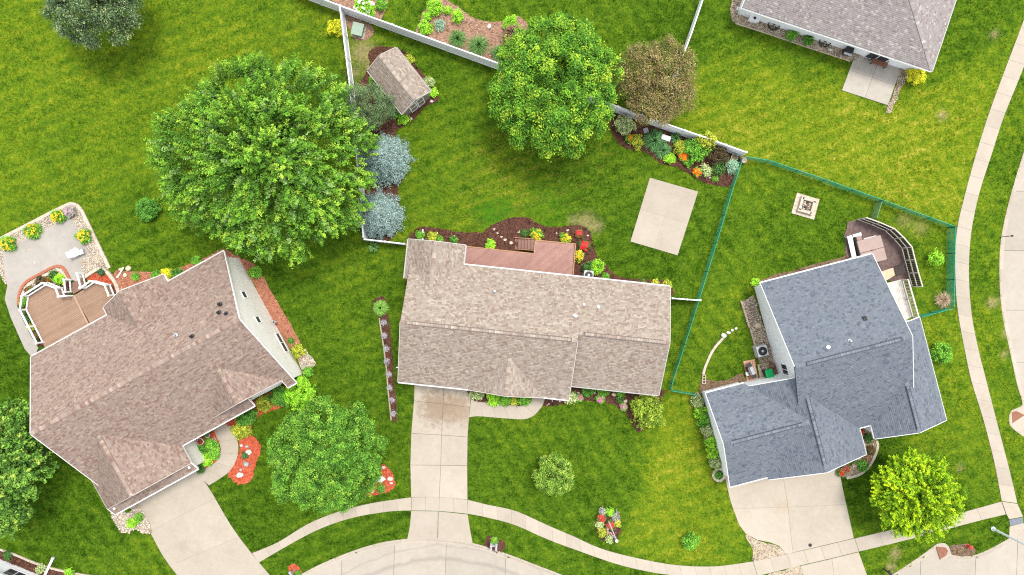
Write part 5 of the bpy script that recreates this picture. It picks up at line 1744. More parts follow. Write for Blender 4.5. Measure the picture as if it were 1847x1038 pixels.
def vinyl_fence(label, px, h=1.8, spacing=2.4, group=None):
    segs = seg_iter(px, spacing)
    o = segs[0][0]
    t = thing("white_fence", label, "fence", (o.x, o.y, 0), 0, group)
    nodes = [s[0] for s in segs] + [segs[-1][1]]
    for q in nodes:
        x, y = q.x - o.x, q.y - o.y
        MB().add([(x + a * .064, y + b * .064, z) for z in (-.1, h + .05) for a, b in ((-1, -1), (1, -1), (1, 1), (-1, 1))],
                 [[3, 2, 1, 0], [4, 5, 6, 7], [0, 1, 5, 4], [1, 2, 6, 5], [2, 3, 7, 6], [3, 0, 4, 7]]).add(
            [(x - .078, y - .078, h + .05), (x + .078, y - .078, h + .05), (x + .078, y + .078, h + .05), (x - .078, y + .078, h + .05), (x, y, h + .13)],
            [[3, 2, 1, 0], [0, 1, 4], [1, 2, 4], [2, 3, 4], [3, 0, 4]]).build("post", MAT['white'], t)
    for a, b in segs:
        a, b = a - o, b - o
        d = (b - a).normalized()
        a2, b2 = a + d * .066, b - d * .066
        L_ = (b2 - a2).length
        nrm = Vector((-d.y, d.x, 0))
        MB().bar(a2 + Vector((0, 0, h - .06)), b2 + Vector((0, 0, h - .06)), .10, .12).build("top_rail", MAT['white'], t)
        MB().bar(a2 + Vector((0, 0, .12)), b2 + Vector((0, 0, .12)), .10, .12).build("bottom_rail", MAT['white'], t)
        # tongue and groove boards pressed into one sheet: a continuous grooved profile
        nb = max(2, int(L_ / 0.16))
        prof = []
        for i in range(nb):
            s0, s1 = L_ * i / nb, L_ * (i + 1) / nb
            prof += [(s0, 0.010), (s0 + .008, 0.022), (s1 - .008, 0.022)]
        prof.append((L_, 0.010))
        ring = [a2 + d * s + nrm * w for s, w in prof] + [a2 + d * s - nrm * w for s, w in prof[::-1]]
        MB().prism([(q.x, q.y) for q in ring], .18, h - .12).build("panel", MAT['white'], t)
    return t


vinyl_fence("tall white fence from the top edge to the round maple", [(540, -6), (622, 25), (760, 75.5), (899, 126), (1000, 163), (1109, 202)])
vinyl_fence("white fence stretch behind the corner flower bed under the bronze tree", [(1111, 203), (1190, 231), (1262, 256), (1334, 282)])
vinyl_fence("white fence running down the left side of the garden shed", [(622, 29), (638, 155), (648, 260), (658, 360), (663, 430)])
vinyl_fence("thin white fence descending from the top edge to the bronze tree", [(1262, 5), (1240, 70), (1216, 135), (1194, 226)], 1.5)
vinyl_fence("short white fence between the blue spruce and the middle house", [(664, 434), (700, 438), (733, 442)], 1.5, 1.8)
vinyl_fence("short white fence joining the middle house to the green mesh", [(1206, 538), (1232, 540), (1255, 541.5)], 1.5, 1.4)

MAT['green_net'] = pmat("green_netting", (0.004, 0.30, 0.20), (0.015, 0.40, 0.27), 3, 0.6)
MAT['green_pale'] = pmat("sunbleached_netting", (0.16, 0.32, 0.16), (0.22, 0.38, 0.2), 3, 0.7)


def mesh_fence(label, px, h=1.15, mat='green_net', cell=0.075, strand=0.03):
    segs = seg_iter(px, 2.6)
    o = segs[0][0]
    t = thing("mesh_fence", label, "fence", (o.x, o.y, 0))
    for q in [s[0] for s in segs] + [segs[-1][1]]:
        MB().tube([(q.x - o.x, q.y - o.y, -.1), (q.x - o.x, q.y - o.y, h + .08)], .022, 6).build("post", MAT['dark_metal'], t)
    for a, b in segs:
        a, b = a - o, b - o
        d = (b - a).normalized(); L_ = (b - a).length
        MB().bar(a + Vector((0, 0, h)), b + Vector((0, 0, h)), .03, .04).build("top_wire", MAT[mat], t)
        V, F = [], []
        def quad(p, q, r, s):
            k = len(V); V.extend([p, q, r, s]); F.append([k, k + 1, k + 2, k + 3])
        n = int(L_ / cell); sag = random.uniform(-.03, .03)
        up = Vector((0, 0, 1)); nrm = Vector((-d.y, d.x, 0))
        for i in range(n):
            s = (i + .5) * L_ / n
            off = nrm * (sag * math.sin(math.pi * s / L_))
            c = a + d * s + off
            quad(c - d * strand / 2 + up * .02, c + d * strand / 2 + up * .02, c + d * strand / 2 + up * h, c - d * strand / 2 + up * h)
        m = int(h / cell)
        for j in range(m):
            z = (j + .5) * h / m
            for i in range(6):
                s0, s1 = L_ * i / 6, L_ * (i + 1) / 6
                p0 = a + d * s0 + nrm * (sag * math.sin(math.pi * s0 / L_) + .002); p1 = a + d * s1 + nrm * (sag * math.sin(math.pi * s1 / L_) + .002)
                quad(p0 + up * (z - strand / 2), p1 + up * (z - strand / 2), p1 + up * (z + strand / 2), p0 + up * (z + strand / 2))
        net = mesh_np("netting", np.array([tuple(v) for v in V]), np.array(F), MAT[mat], t)
        net["kind"] = "stuff"


mesh_fence("green mesh fence dividing the middle back lawn from the right yard", [(1333, 289), (1316, 340), (1286, 440), (1255, 541), (1230, 620), (1207, 690), (1206, 702), (1253, 710)])
mesh_fence("green mesh fence running from the white fence corner toward the sidewalk", [(1337, 287), (1380, 294), (1480, 328), (1580, 364), (1709, 411)])
mesh_fence("green mesh fence beside the curving sidewalk", [(1709, 412), (1708, 458), (1707, 505), (1706, 554)])
mesh_fence("green mesh fence stub between the sidewalk and the grey roofed house", [(1705, 556), (1676, 564), (1648, 572)])
mesh_fence("short pale mesh gate panel beside the curved wooden screen", [(1579, 366), (1569, 397)], mat='green_pale')

# ------------------------------------------------------------------ decks and patios
MAT['deck_red'] = pmat("redwood_boards", (0.275, 0.145, 0.115), (0.34, 0.19, 0.155), 1.2, 0.7, fine=12, rnd=.09)
MAT['deck_trim'] = pmat("cedar_trim", (0.33, 0.175, 0.085), (0.41, 0.235, 0.125), 3, 0.75)
MAT['deck_stair'] = pmat("stair_boards", (0.19, 0.10, 0.075), (0.25, 0.14, 0.105), 3, 0.75)
MAT['deck_tan'] = pmat("tan_boards", (0.25, 0.155, 0.10), (0.305, 0.195, 0.13), 1.0, 0.7, fine=12, rnd=.08)
MAT['deck_divider'] = pmat("divider_board", (0.36, 0.235, 0.155), (0.40, 0.27, 0.185), 2, 0.7)
MAT['weathered'] = pmat("weathered_boards", (0.42, 0.385, 0.335), (0.60, 0.56, 0.50), 2.5, 0.85, 0.2)
MAT['paver'] = pmat("brown_paver", (0.10, 0.062, 0.055), (0.165, 0.11, 0.098), 3, 0.75, 0.2)
MAT['patio_stone'] = concrete("stamped_patio", (0.29, 0.262, 0.228), (0.365, 0.335, 0.295))


def planks(t, poly, ang, width, gap, z0, z1, mat, origin, name="plank"):
    """single boards across a polygon (world xy), local to origin"""
    d = (math.cos(ang), math.sin(ang)); n = (-d[1], d[0])
    vals = [p[0] * n[0] + p[1] * n[1] for p in poly]
    s = min(vals)
    while s < max(vals):
        q = clip_half(poly, -n[0], -n[1], -(s + gap / 2))
        if q: q = clip_half(q, n[0], n[1], s + width - gap / 2)
        if q and len(q) > 2 and abs(area(q)) > 0.01:
            MB().prism([(x - origin[0], y - origin[1]) for x, y in q], z0, z1 + random.uniform(-.003, .003)).build(name, MAT[mat], t)
        s += width


# ---- rear deck of the middle house
ZD = 0.85
t = thing("rear_deck", "reddish wooden rear deck of diagonal boards on the middle house", "deck", (*P(838, 470)[:2], 0))
o = (t.location.x, t.location.y)
ang = math.radians(45 - 6)
dl = [P(x, y, ZD)[:2] for x, y in [(838, 446), (964, 458.5), (960.5, 505), (834, 492)]]
dr = [P(x, y, ZD)[:2] for x, y in [(965, 435), (1036, 441.5), (1031, 512), (960.5, 505)]]
planks(t, dl, ang, 0.145, 0.009, ZD - .04, ZD, 'deck_red', o)
planks(t, dr, ang, 0.145, 0.009, ZD - .04, ZD, 'deck_red', o)
for a, b in (((838, 444.5), (921, 453.5)), ((921, 453.5), (963, 458)), ((963.5, 458), (965.5, 433.5)), ((965, 433.5), (1039, 440.5)), ((1038, 440.5), (1032.5, 512))):
    p0, p1 = P(*a, ZD), P(*b, ZD)
    MB().bar((p0[0] - o[0], p0[1] - o[1], ZD - .1), (p1[0] - o[0], p1[1] - o[1], ZD - .1), 0.09, 0.24).build("rim_board", MAT['deck_trim'], t)
for a in ((840, 446), (922, 455), (964, 457), (966, 436), (1036, 443), (1000, 438), (1031, 490), (880, 449)):
    p0 = P(*a, ZD)
    MB().box((p0[0] - o[0], p0[1] - o[1], (ZD - .2) / 2 - .05), (.1, .1, ZD - .1)).build("post", MAT['deck_trim'], t)
# stairs going down to the left
for i in range(6):
    x0 = 963.5 - (i + 1) * 5.7; x1 = x0 + 5.5
    zt = ZD - .04 - (i + 1) * .125
    q = [P(x, y, zt)[:2] for x, y in [(x0, 433 - (963 - x0) * .09 - .5), (x1, 433 - (963 - x1) * .09 - .5), (x1, 450.5 - (963 - x1) * .06), (x0, 450.5 - (963 - x0) * .06)]]
    MB().prism([(x - o[0], y - o[1]) for x, y in q], zt - .045, zt).build("stair_tread", MAT['deck_stair'], t)
for y0 in (431.5, 452):
    a, b = P(964, y0, ZD), P(929, y0 - 2.5, 0.15)
    MB().bar((a[0] - o[0], a[1] - o[1], ZD - .12), (b[0] - o[0], b[1] - o[1], .1), .06, .26).build("stringer", MAT['deck_trim'], t)

# ---- raised deck of the left house with white railing
ZL = 0.55
t = thing("railed_deck", "tan wooden deck with white railing behind the left house", "deck", (*P(130, 570)[:2], 0))
o = (t.location.x, t.location.y)
LA = math.radians(28.8)
dl = [P(x, y, ZL)[:2] for x, y in [(77.6, 620), (48.8, 559), (52.5, 534), (88.8, 511), (112.6, 520), (117.6, 535), (132.6, 534), (163, 588), (170, 610), (92, 655)]]
dr = [P(x, y, ZL)[:2] for x, y in [(134, 533), (155, 520), (174, 507.6), (199, 514), (207, 533), (212, 560), (180, 605), (171.5, 609.5), (164.5, 587.5)]]
planks(t, dl, LA, 0.145, 0.011, ZL - .04, ZL, 'deck_tan', o)
planks(t, dr, LA, 0.145, 0.011, ZL - .04, ZL, 'deck_tan', o)
a, b = P(133.4, 533.5, ZL), P(171, 609.5, ZL)
MB().bar((a[0] - o[0], a[1] - o[1], ZL - .012), (b[0] - o[0], b[1] - o[1], ZL - .012), .14, .05).build("divider_board", MAT['deck_divider'], t)
MB().prism([(x - o[0], y - o[1]) for x, y in shrink(dl, .06)], .0, ZL - .05).build("deck_frame", MAT['deck_stair'], t)
MB().prism([(x - o[0], y - o[1]) for x, y in shrink(dr, .06)], .0, ZL - .05).build("deck_frame", MAT['deck_stair'], t)


def railing(px, z, h, end_posts=True, mid=None):
    pts = []
    for i, (x, y) in enumerate(px):
        q = P(x, y, z)
        pts.append(Vector((q[0] - o[0], q[1] - o[1], z)))
    fine = []
    for a, b in zip(pts, pts[1:]):
        n = max(1, int(round((b - a).length / 1.75)))
        for i in range(n): fine.append((a.lerp(b, i / n), a.lerp(b, (i + 1) / n)))
    for q in [f[0] for f in fine] + [fine[-1][1]]:
        MB().box((q.x, q.y, z + h / 2 - .02), (.12, .12, h + .06), LA).add([(q.x + a_ * .085, q.y + b_ * .085, z + h + zz) for zz in (.011, .05) for a_, b_ in ((-1, -1), (1, -1), (1, 1), (-1, 1))],
            [[3, 2, 1, 0], [4, 5, 6, 7], [0, 1, 5, 4], [1, 2, 6, 5], [2, 3, 7, 6], [3, 0, 4, 7]]).build("railing_post", MAT['white'], t)
    for a, b in fine:
        d = (b - a).normalized()
        a, b = a + d * .062, b - d * .062
        up = Vector((0, 0, 1))
        MB().bar(a + up * (h - .05), b + up * (h - .05), .14, .07).build("top_rail", MAT['white'], t)
        MB().bar(a + up * .1, b + up * .1, .11, .07).build("bottom_rail", MAT['white'], t)
        n = max(2, int((b - a).length / .24))
        for i in range(n):
            c = a.lerp(b, (i + .5) / n)
            MB().box((c.x, c.y, z + h / 2), (.016, .016, h - .2)).build("baluster", MAT['dark_metal'], t)


railing([(79, 618), (48.8, 559), (52.5, 534), (88.8, 511), (112.6, 520), (117.6, 535), (131, 534)], ZL, .95)
railing([(156, 520), (174, 507.6), (199, 514), (207, 533)], ZL, .95)
railing([(129, 527), (127, 505)], .35, .9)
railing([(156, 517), (150, 494)], .35, .9)
for i in range(3):
    zt = ZL - .04 - (i + 1) * .14
    f0, f1 = i * 6.2, (i + 1) * 6.2
    q = [P(x, y, zt)[:2] for x, y in [(132 - f0 * .3, 531 - f0), (154 - f0 * .25, 518.5 - f0), (154 - f1 * .25, 518.5 - f1), (132 - f1 * .3, 531 - f1)]]
    MB().prism([(x - o[0], y - o[1]) for x, y in q], zt - .1, zt).build("stair_tread", MAT['deck_stair'], t)

_pat = PATIO_PX
PAT = MB().prism(PL(_pat), -.1, 0.10).build("stone_patio", MAT['patio_stone'])
tag(PAT, "pale stamped concrete patio with a curved edge by the left house", "patio", kind="structure")
EXCL.append(PL(_pat))

# ---- paved terrace behind the grey roofed house
_ter = PL([(1528, 401), (1545, 396.4), (1594.4, 415.6), (1625, 447.4), (1637, 492), (1640, 505), (1610, 510), (1560, 480), (1527, 470), (1524, 455), (1525, 440), (1522, 425), (1527, 413)])
EXCL.append(_ter + [])
TER = MB().prism(_ter, -.1, .03).build("paved_terrace", MAT['joint'])
tag(TER, "dark brown paver terrace behind the grey roofed house", "terrace", kind="structure")
_a = math.radians(14.6)
_d, _n = (math.cos(_a), math.sin(_a)), (-math.sin(_a), math.cos(_a))
us = [q[0] * _d[0] + q[1] * _d[1] for q in _ter]; vs_ = [q[0] * _n[0] + q[1] * _n[1] for q in _ter]
vv = min(vs_); row = 0
while vv < max(vs_):
    uu = min(us) - (0.3 if row % 2 else 0)
    while uu < max(us):
        w = random.choice((.42, .6, .6))
        q = clip_half(_ter, -_d[0], -_d[1], -(uu + .008))
        for hp in ((_d[0], _d[1], uu + w - .008), (-_n[0], -_n[1], -(vv + .008)), (_n[0], _n[1], vv + .42 - .008)):
            if q: q = clip_half(q, *hp)
        if q and len(q) > 2 and abs(area(q)) > .02:
            MB().prism(q, 0, .055 + random.uniform(-.004, .006)).build("paver", MAT['paver'], TER)
        uu += w
    vv += .42; row += 1

# curved privacy screen: pale rails over dark boards
t = thing("privacy_screen", "curved wooden screen of three pale rails and dark boards around the terrace", "fence", (*P(1594, 415)[:2], 0))
o = (t.location.x, t.location.y)
MAT['dark_board'] = pmat("dark_stained_boards", (0.03, 0.022, 0.02), (0.06, 0.045, 0.04), 5, 0.8)
MAT['pale_rail'] = pmat("pale_rails", (0.55, 0.47, 0.39), (0.66, 0.58, 0.50), 5, 0.8)
sp = [Vector((*P(x, y)[:2], 0)) - Vector((o[0], o[1], 0)) for x, y in [(1546, 396.5), (1570, 405), (1595, 416), (1611, 431), (1625.5, 448), (1631, 470), (1637, 493), (1644, 517)]]
for q in sp: MB().box((q.x, q.y, .82), (.09, .09, 1.74), .25).build("post", MAT['pale_rail'], t)
for a, b in zip(sp, sp[1:]):
    d = (b - a).normalized(); up = Vector((0, 0, 1))
    for z in (.12, .88, 1.64): MB().bar(a + d * .05 + up * z, b - d * .05 + up * z, .075, .09).build("rail", MAT['pale_rail'], t)
    for z0, z1 in ((.2, .8), (.96, 1.56)):
        n = max(2, int((b - a).length / .16))
        for i in range(n):
            c0, c1 = a.lerp(b, (i + .06) / n), a.lerp(b, (i + .94) / n)
            MB().bar(c0 + up * ((z0 + z1) / 2), c1 + up * ((z0 + z1) / 2), .02, z1 - z0).build("board", MAT['dark_board'], t)

# hot tub with a folding cover
t = thing("hot_tub", "square hot tub under a beige folding cover on the dark terrace", "hot tub", (*P(1572, 450, .85)[:2], 0), math.radians(15))
MAT['tub_cover'] = pmat("beige_vinyl_cover", (0.29, 0.205, 0.175), (0.34, 0.245, 0.21), 1.5, 0.6)
MAT['tub_skirt'] = pmat("dark_cabinet", (0.05, 0.032, 0.028), (0.08, 0.055, 0.048), 5, 0.7)
MB().box((0, -.1, .4), (2.12, 2.2, .8)).build("cabinet", MAT['tub_skirt'], t, bevel=.06)
for sgn in (-1, 1):
    MB().add([(-1.1, -.1 + sgn * .012, .80), (1.1, -.1 + sgn * .012, .80), (1.1, -.1 + sgn * 1.13, .80), (-1.1, -.1 + sgn * 1.13, .80),
              (-1.1, -.1 + sgn * .012, .93), (1.1, -.1 + sgn * .012, .93), (1.1, -.1 + sgn * 1.13, .89), (-1.1, -.1 + sgn * 1.13, .89)],
             [[0, 1, 2, 3], [7, 6, 5, 4], [0, 4, 5, 1], [1, 5, 6, 2], [2, 6, 7, 3], [3, 7, 4, 0]]).build("cover_half", MAT['tub_cover'], t, bevel=.05)
MB().box((0, -.1, .935), (.3, .06, .02)).build("cover_handle", MAT['tub_skirt'], t)


def block(name, label, cat, px, z0, z1, mat, legs=None, bevel=.012):
    pl = [P(x, y, z1)[:2] for x, y in px]
    c = (sum(q[0] for q in pl) / len(pl), sum(q[1] for q in pl) / len(pl))
    t = thing(name, label, cat, (c[0], c[1], 0))
    loc = [(x - c[0], y - c[1]) for x, y in pl]
    return t, loc


# low white L-shaped bench beside the tub
for lb, q in (("low white corner bench at the left of the hot tub", [(1528, 427), (1537, 424.5), (1545, 464), (1537, 466)]),
              ("short white bench above the hot tub cover", [(1558, 430.5), (1580.5, 425), (1582, 430.5), (1559.5, 436)]),
              ("white plank seat at the upper left of the hot tub", [(1538.5, 423.5), (1553, 419.5), (1554.5, 425), (1539.5, 429)])):
    t, loc = block("terrace_bench", lb, "bench", q, 0, .42, 'white')
    MB().prism(loc, .36, .42).build("seat", MAT['white'], t, bevel=.01)
    for x, y in shrink(loc, .06): MB().box((x, y, .2), (.07, .07, .33), .25).build("leg", MAT['white'], t)
for lb, cx, cy in (("brown cushion chair nearest the white plank seat", 1548, 430), ("brown cushion chair touching the hot tub corner", 1551, 437.5)):
    q = P(cx, cy, .4)
    t = thing("terrace_chair", lb, "chair", (q[0], q[1], 0), math.radians(15))
    MAT.setdefault('cushion', pmat("brown_cushion", (0.30, 0.2, 0.175), (0.37, 0.26, 0.225), 4, 0.85))
    MB().box((0, 0, .38), (.62, .40, .12)).build("seat", MAT['cushion'], t, bevel=.03)
    MB().box((-.34, 0, .55), (.09, .40, .4)).build("backrest", MAT['tub_skirt'], t, bevel=.02)
    for a_, b_ in ((-1, -1), (1, -1), (1, 1), (-1, 1)): MB().box((a_ * .26, b_ * .16, .16), (.05, .05, .34)).build("leg", MAT['tub_skirt'], t)
# wooden step box and dark storage box
t, loc = block("wooden_steps", "tan wooden step platform between the hot tub and house wall", "steps", [(1588, 491), (1612, 482.5), (1616, 496), (1596, 508)], 0, .45, 'timber')
MAT['tan_wood'] = pmat("tan_wood", (0.50, 0.37, 0.23), (0.6, 0.47, 0.32), 3, 0.8)
bb_ = [loc[0], loc[1], loc[2], loc[3]]
for i in range(5):
    q = [tuple(np.array(bb_[0]) + (np.array(bb_[3]) - np.array(bb_[0])) * f + 0) for f in (i / 5 + .01, (i + 1) / 5 - .01)]
    r_ = [tuple(np.array(bb_[1]) + (np.array(bb_[2]) - np.array(bb_[1])) * f) for f in (i / 5 + .01, (i + 1) / 5 - .01)]
    MB().prism([q[0], r_[0], r_[1], q[1]], .40, .45).build("plank", MAT['tan_wood'], t)
MB().prism(shrink(loc, .05), 0, .395).build("frame", MAT['tan_wood'], t)
t, loc = block("storage_box", "dark brown storage box against the curved screen", "box", [(1613, 482), (1630, 477), (1634, 492), (1617, 497)], 0, .6, 'tub_skirt')
MB().prism(shrink(loc, .02), 0, .52).build("body", MAT['tub_skirt'], t)
MB().prism(loc, .525, .6).build("lid", MAT['dark_board'], t, bevel=.015)

# side landing with a slatted white railing
t = thing("side_landing", "weathered wooden landing with slatted rail beside the grey roof", "deck", (*P(1622, 540, .5)[:2], 0))
o = (t.location.x, t.location.y)
ld = [P(x, y, .5)[:2] for x, y in [(1596, 512), (1627, 504), (1646, 571), (1634, 578), (1615, 560)]]
planks(t, ld, math.radians(14.6 + 90), .145, .012, .45, .5, 'weathered', o)
MB().prism([(x - o[0], y - o[1]) for x, y in shrink(ld, .06)], 0, .44).build("frame", MAT['weathered'], t)
a, b = P(1627, 505, .5), P(1646, 572, .5)
a, b = Vector((a[0] - o[0], a[1] - o[1], .5)), Vector((b[0] - o[0], b[1] - o[1], .5))
up = Vector((0, 0, 1))
MB().bar(a + up * .95, b + up * .95, .11, .06).build("top_rail", MAT['pale_rail'], t)
MB().bar(a + up * .08, b + up * .08, .08, .06).build("bottom_rail", MAT['pale_rail'], t)
for q in (a, a.lerp(b, .5), b): MB().box((q.x, q.y, .95), (.09, .09, .94)).build("post", MAT['pale_rail'], t)
n = 26
for i in range(n):
    c = a.lerp(b, (i + .5) / n)
    MB().box((c.x, c.y, 1.0), (.045, .03, .82), _a).build("baluster", MAT['pale_rail'], t)

# ------------------------------------------------------------------ garden plants
# -- beyond the white fence, top
shrub("big green hydrangea with white blooms behind the fence corner", 657, 11, 21, 1.2, 'bright', .13, fl='white', nf=45, fs=.16)
shrub("small round green shrub right of the blooming hydrangea", 688, 9, 10, .8, 'green')
shrub("golden yellow bush left of the white fence near the utility box", 605, 49, 15, 1.0, 'yellow', .09)
shrub("largest bright green ball shrub at the top of the pale mulch bed", 786, 13, 15.5, 1.0, 'bright', .10)
shrub("small bright ball shrub left below the largest ball shrub", 771, 29, 8, .6, 'bright', .09)
shrub("tiny bright ball shrub right of the largest ball shrub", 808, 19, 6.5, .5, 'bright', .08)
shrub("bright ball shrub on the right rim of the pale mulch bed", 825, 29, 11.5, .8, 'bright', .10)
shrub("bright ball shrub nearest the fence in the pale mulch bed", 766.5, 51, 12.5, .8, 'bright', .10)
shrub("blue green ball shrub amid the bright ball shrubs", 794, 45, 9.5, .6, 'bluegreen', .08)
blades("left ornamental grass clump behind the white fence", 825, 70, 20, 1.0, 'grass', 420, .03)
blades("large middle ornamental grass clump behind the white fence", 863, 82, 23, 1.1, 'grass', 520, .03)
blades("dark ornamental grass clump nearest the maple", 897, 95, 16, .9, 'daylily', 300, .03)
shrub("bright green shrub at the end of the pale mulch bed", 921, 42, 15, 1.0, 'bright', .1)
shrub("dark bronze shrub half under the round maple", 927, 64, 21, 1.3, 'brown', .11)

# -- around the shed
shrub("pale green shrub at the upper right wall of the shed", 737, 108, 9, .6, 'ygreen')
shrub("cream variegated shrub at the right corner of the shed", 772, 150, 11, .7, 'varieg')
shrub("small bright hosta at the lower right corner of the shed", 781, 168, 8, .45, 'bright', .14)
shrub("green hosta at the upper left wall of the shed", 672, 146, 6, .4, 'green', .14)
shrub("green hosta at the middle of the lower shed wall", 708, 192, 8, .45, 'green', .14)
shrub("green hosta between two others under the shed wall", 716, 204, 9, .45, 'deep', .14)
shrub("bright green hosta left of the shed doors", 727, 214, 9.5, .45, 'bright', .15)

# -- corner bed under the white fence
shrub("loose pale shrub with bare twigs at the left end of the corner bed", 1127, 226, 20, 1.5, 'varieg', .12, rough=.2)
shrub("small orange lily clump beside the loose pale shrub", 1135, 250, 6, .6, 'green', fl='orange', nf=14, fs=.2, name="flower_clump", cat="flowers")
shrub("yellow green mound left of the daylilies", 1149, 255, 12, .7, 'ygreen')
blades("large daylily fan beside the grey garden box", 1181, 254, 23, .8, 'daylily', 380, .05, "daylily", "daylily")
blades("daylily fan spilling toward the lawn", 1196, 272, 17, .7, 'daylily', 300, .05, "daylily", "daylily")
blades("small daylily fan right of the grey garden box", 1219, 250, 12, .7, 'daylily', 200, .045, "daylily", "daylily")
shrub("bright green mound below the daylilies", 1208.5, 286, 10.5, .6, 'bright')
shrub("yellow green shrub above the largest orange flowers", 1226, 266, 14, .9, 'ygreen')
shrub("largest orange flower clump in the corner bed", 1233, 282.5, 9, .6, 'green', fl='orange', nf=34, fs=.2, name="flower_clump", cat="flowers")
shrub("broad green shrub in the middle of the corner bed", 1256, 270, 22, 1.5, 'green', .13)
shrub("tall green shrub leaning over the white fence", 1274, 254, 16, 2.2, 'ygreen', .13, rough=.2)
shrub("low green mound beside the largest orange flowers", 1242, 293, 8, .5, 'green')
shrub("dark purple leafed shrub near the fence corner", 1296, 279, 18, 1.4, 'purple', .1)
shrub("dark green shrub below the purple leafed shrub", 1297, 304, 14, .8, 'dark', .1)
shrub("orange flower clump at the lower edge of the corner bed", 1258, 311, 8, .5, 'green', fl='orange', nf=22, fs=.19, name="flower_clump", cat="flowers")
shrub("cream variegated mound beside the lower orange flowers", 1273, 308, 12, .7, 'varieg')
shrub("blue green shrub touching the green mesh corner", 1321, 299, 12.5, .8, 'bluegreen')
shrub("tiny green seedling in the bare end of the corner bed", 1290, 323, 4, .25, 'green', .08)

# -- rear bed of the middle house
shrub("small green plant at the left end of the rear bed", 757, 425, 7, .5, 'green')
shrub("yellow green perennial right of the white downspout", 780, 428, 9, .5, 'ygreen')
shrub("tiny green perennial by the rear wing eave", 794, 432, 5, .35, 'green', .09)
shrub("small grey green perennial near a white stone by the rear wing", 818, 432, 6, .4, 'deep', .09)
shrub("bright green fern at the deck edge", 885, 443, 9, .5, 'bright', .13)
shrub("small dark plant above the deck stairs", 946, 421, 6, .4, 'dark', .09)
shrub("yellow flowering mound directly above the deck stairs", 968, 424, 12, .7, 'green', fl='yellow', nf=37, fs=.11, name="flower_clump", cat="flowers")
shrub("yellow flowering mound at the middle of the deck's upper edge", 1020, 431, 11, .7, 'green', fl='yellow', nf=34, fs=.11, name="flower_clump", cat="flowers")
shrub("tall yellow flowers against the right end of the deck", 1044, 461, 10, .9, 'ygreen', fl='yellow', nf=27, fs=.13, name="flower_clump", cat="flowers")
shrub("small red flower clump near the upper right of the rear bed", 1044, 422, 7.5, .4, 'dark', fl='red', nf=32, fs=.14, name="flower_clump", cat="flowers")
shrub("larger red flower clump right of the deck corner", 1054, 444, 9.5, .5, 'dark', fl='red', nf=50, fs=.15, name="flower_clump", cat="flowers")
shrub("dark green bush by the air conditioner of the middle house", 1060, 482, 10.5, .8, 'dark')
shrub("bright green round bush right of the dark rear bush", 1077, 482, 13, 1.1, 'bright', .1)
shrub("low green plant below the bright round bush", 1092, 500, 7, .4, 'green')
shrub("small red blooms along the rear eave", 1160, 509, 4, .3, 'dark', fl='red', nf=12, fs=.12, name="flower_clump", cat="flowers")
shrub("yellow blooms near the right end of the rear eave", 1181, 511, 6.5, .4, 'ygreen', fl='yellow', nf=14, fs=.12, name="flower_clump", cat="flowers")
shrub("yellow green shrub at the right rear corner of the middle house", 1204, 514, 9, .7, 'ygreen')

# -- front beds of the middle house
shrub("cream variegated shrub at the garage end of the front walk", 858, 711, 12, .8, 'varieg')
shrub("bright green shrub left of the front walk strip", 889, 719, 14, .7, 'bright', .12)
shrub("green shrub in the middle of the front walk strip", 911, 720, 11.5, .6, 'green', .12)
shrub("small yellow green plant in the front walk strip", 926.5, 724, 7, .45, 'ygreen')
shrub("green shrub at the curve of the front walk", 946, 721, 12, .6, 'green', .12)
shrub("large cream variegated shrub at the roof step corner", 1029, 718, 13, .9, 'varieg', .12)
for i, (x, y, r_) in enumerate(((1045.5, 717.5, 6), (1082, 719.5, 7.5), (1124.5, 734, 7.5))):
    shrub(["mauve pink flower mound nearest the variegated corner shrub", "rose pink flower mound at the middle of the front bed", "bright pink flower mound beside the big spreading shrub"][i], x, y, r_, .4, 'green', fl='pink', nf=44, fs=.13, name="flower_clump", cat="flowers", group="pink flower mounds in the front bed")
shrub("dark green shrub under the right front eave", 1059, 707, 10, .6, 'deep')
shrub("green shrub at the middle of the right front eave", 1088, 706, 11, .6, 'green')
shrub("green shrub right of the larger front boulder", 1119, 709, 8, .5, 'green')
shrub("small dark green tuft between the two front boulders", 1118, 720, 6.5, .4, 'dark')
shrub("big loose yellow green shrub at the right front corner of the middle house", 1168, 742, 35, 2.2, 'olive', .13, rough=.22, dens=1.5, spray=.6, clump=.2)

# -- narrow side bed
blades("round clipped lime grass ball at the head of the side bed", 686, 556, 15, 1.0, 'limegrass', 900, .03)
for i, (x, y) in enumerate(((692.6, 583), (693.6, 606), (696.7, 629), (698, 652), (701, 675.5), (703, 700), (707, 722), (709.5, 746))):
    shrub("lavender grey perennial in the narrow side bed, " + ("first below the grass ball", "second below the grass ball", "third below the grass ball", "fourth below the grass ball", "fourth from the lower end", "third from the lower end", "second from the lower end", "last at the lower end")[i], x, y, 5.5, .3, 'silver', .07, fl='lavender', nf=26, fs=.09, name="perennial", cat="perennial", group="lavender perennials in the side bed", dens=.6)
blades("spiky green plant at the short fence by the spruce", 674, 445, 11, .6, 'grass', 120, .05, "spiky_plant", "plant")

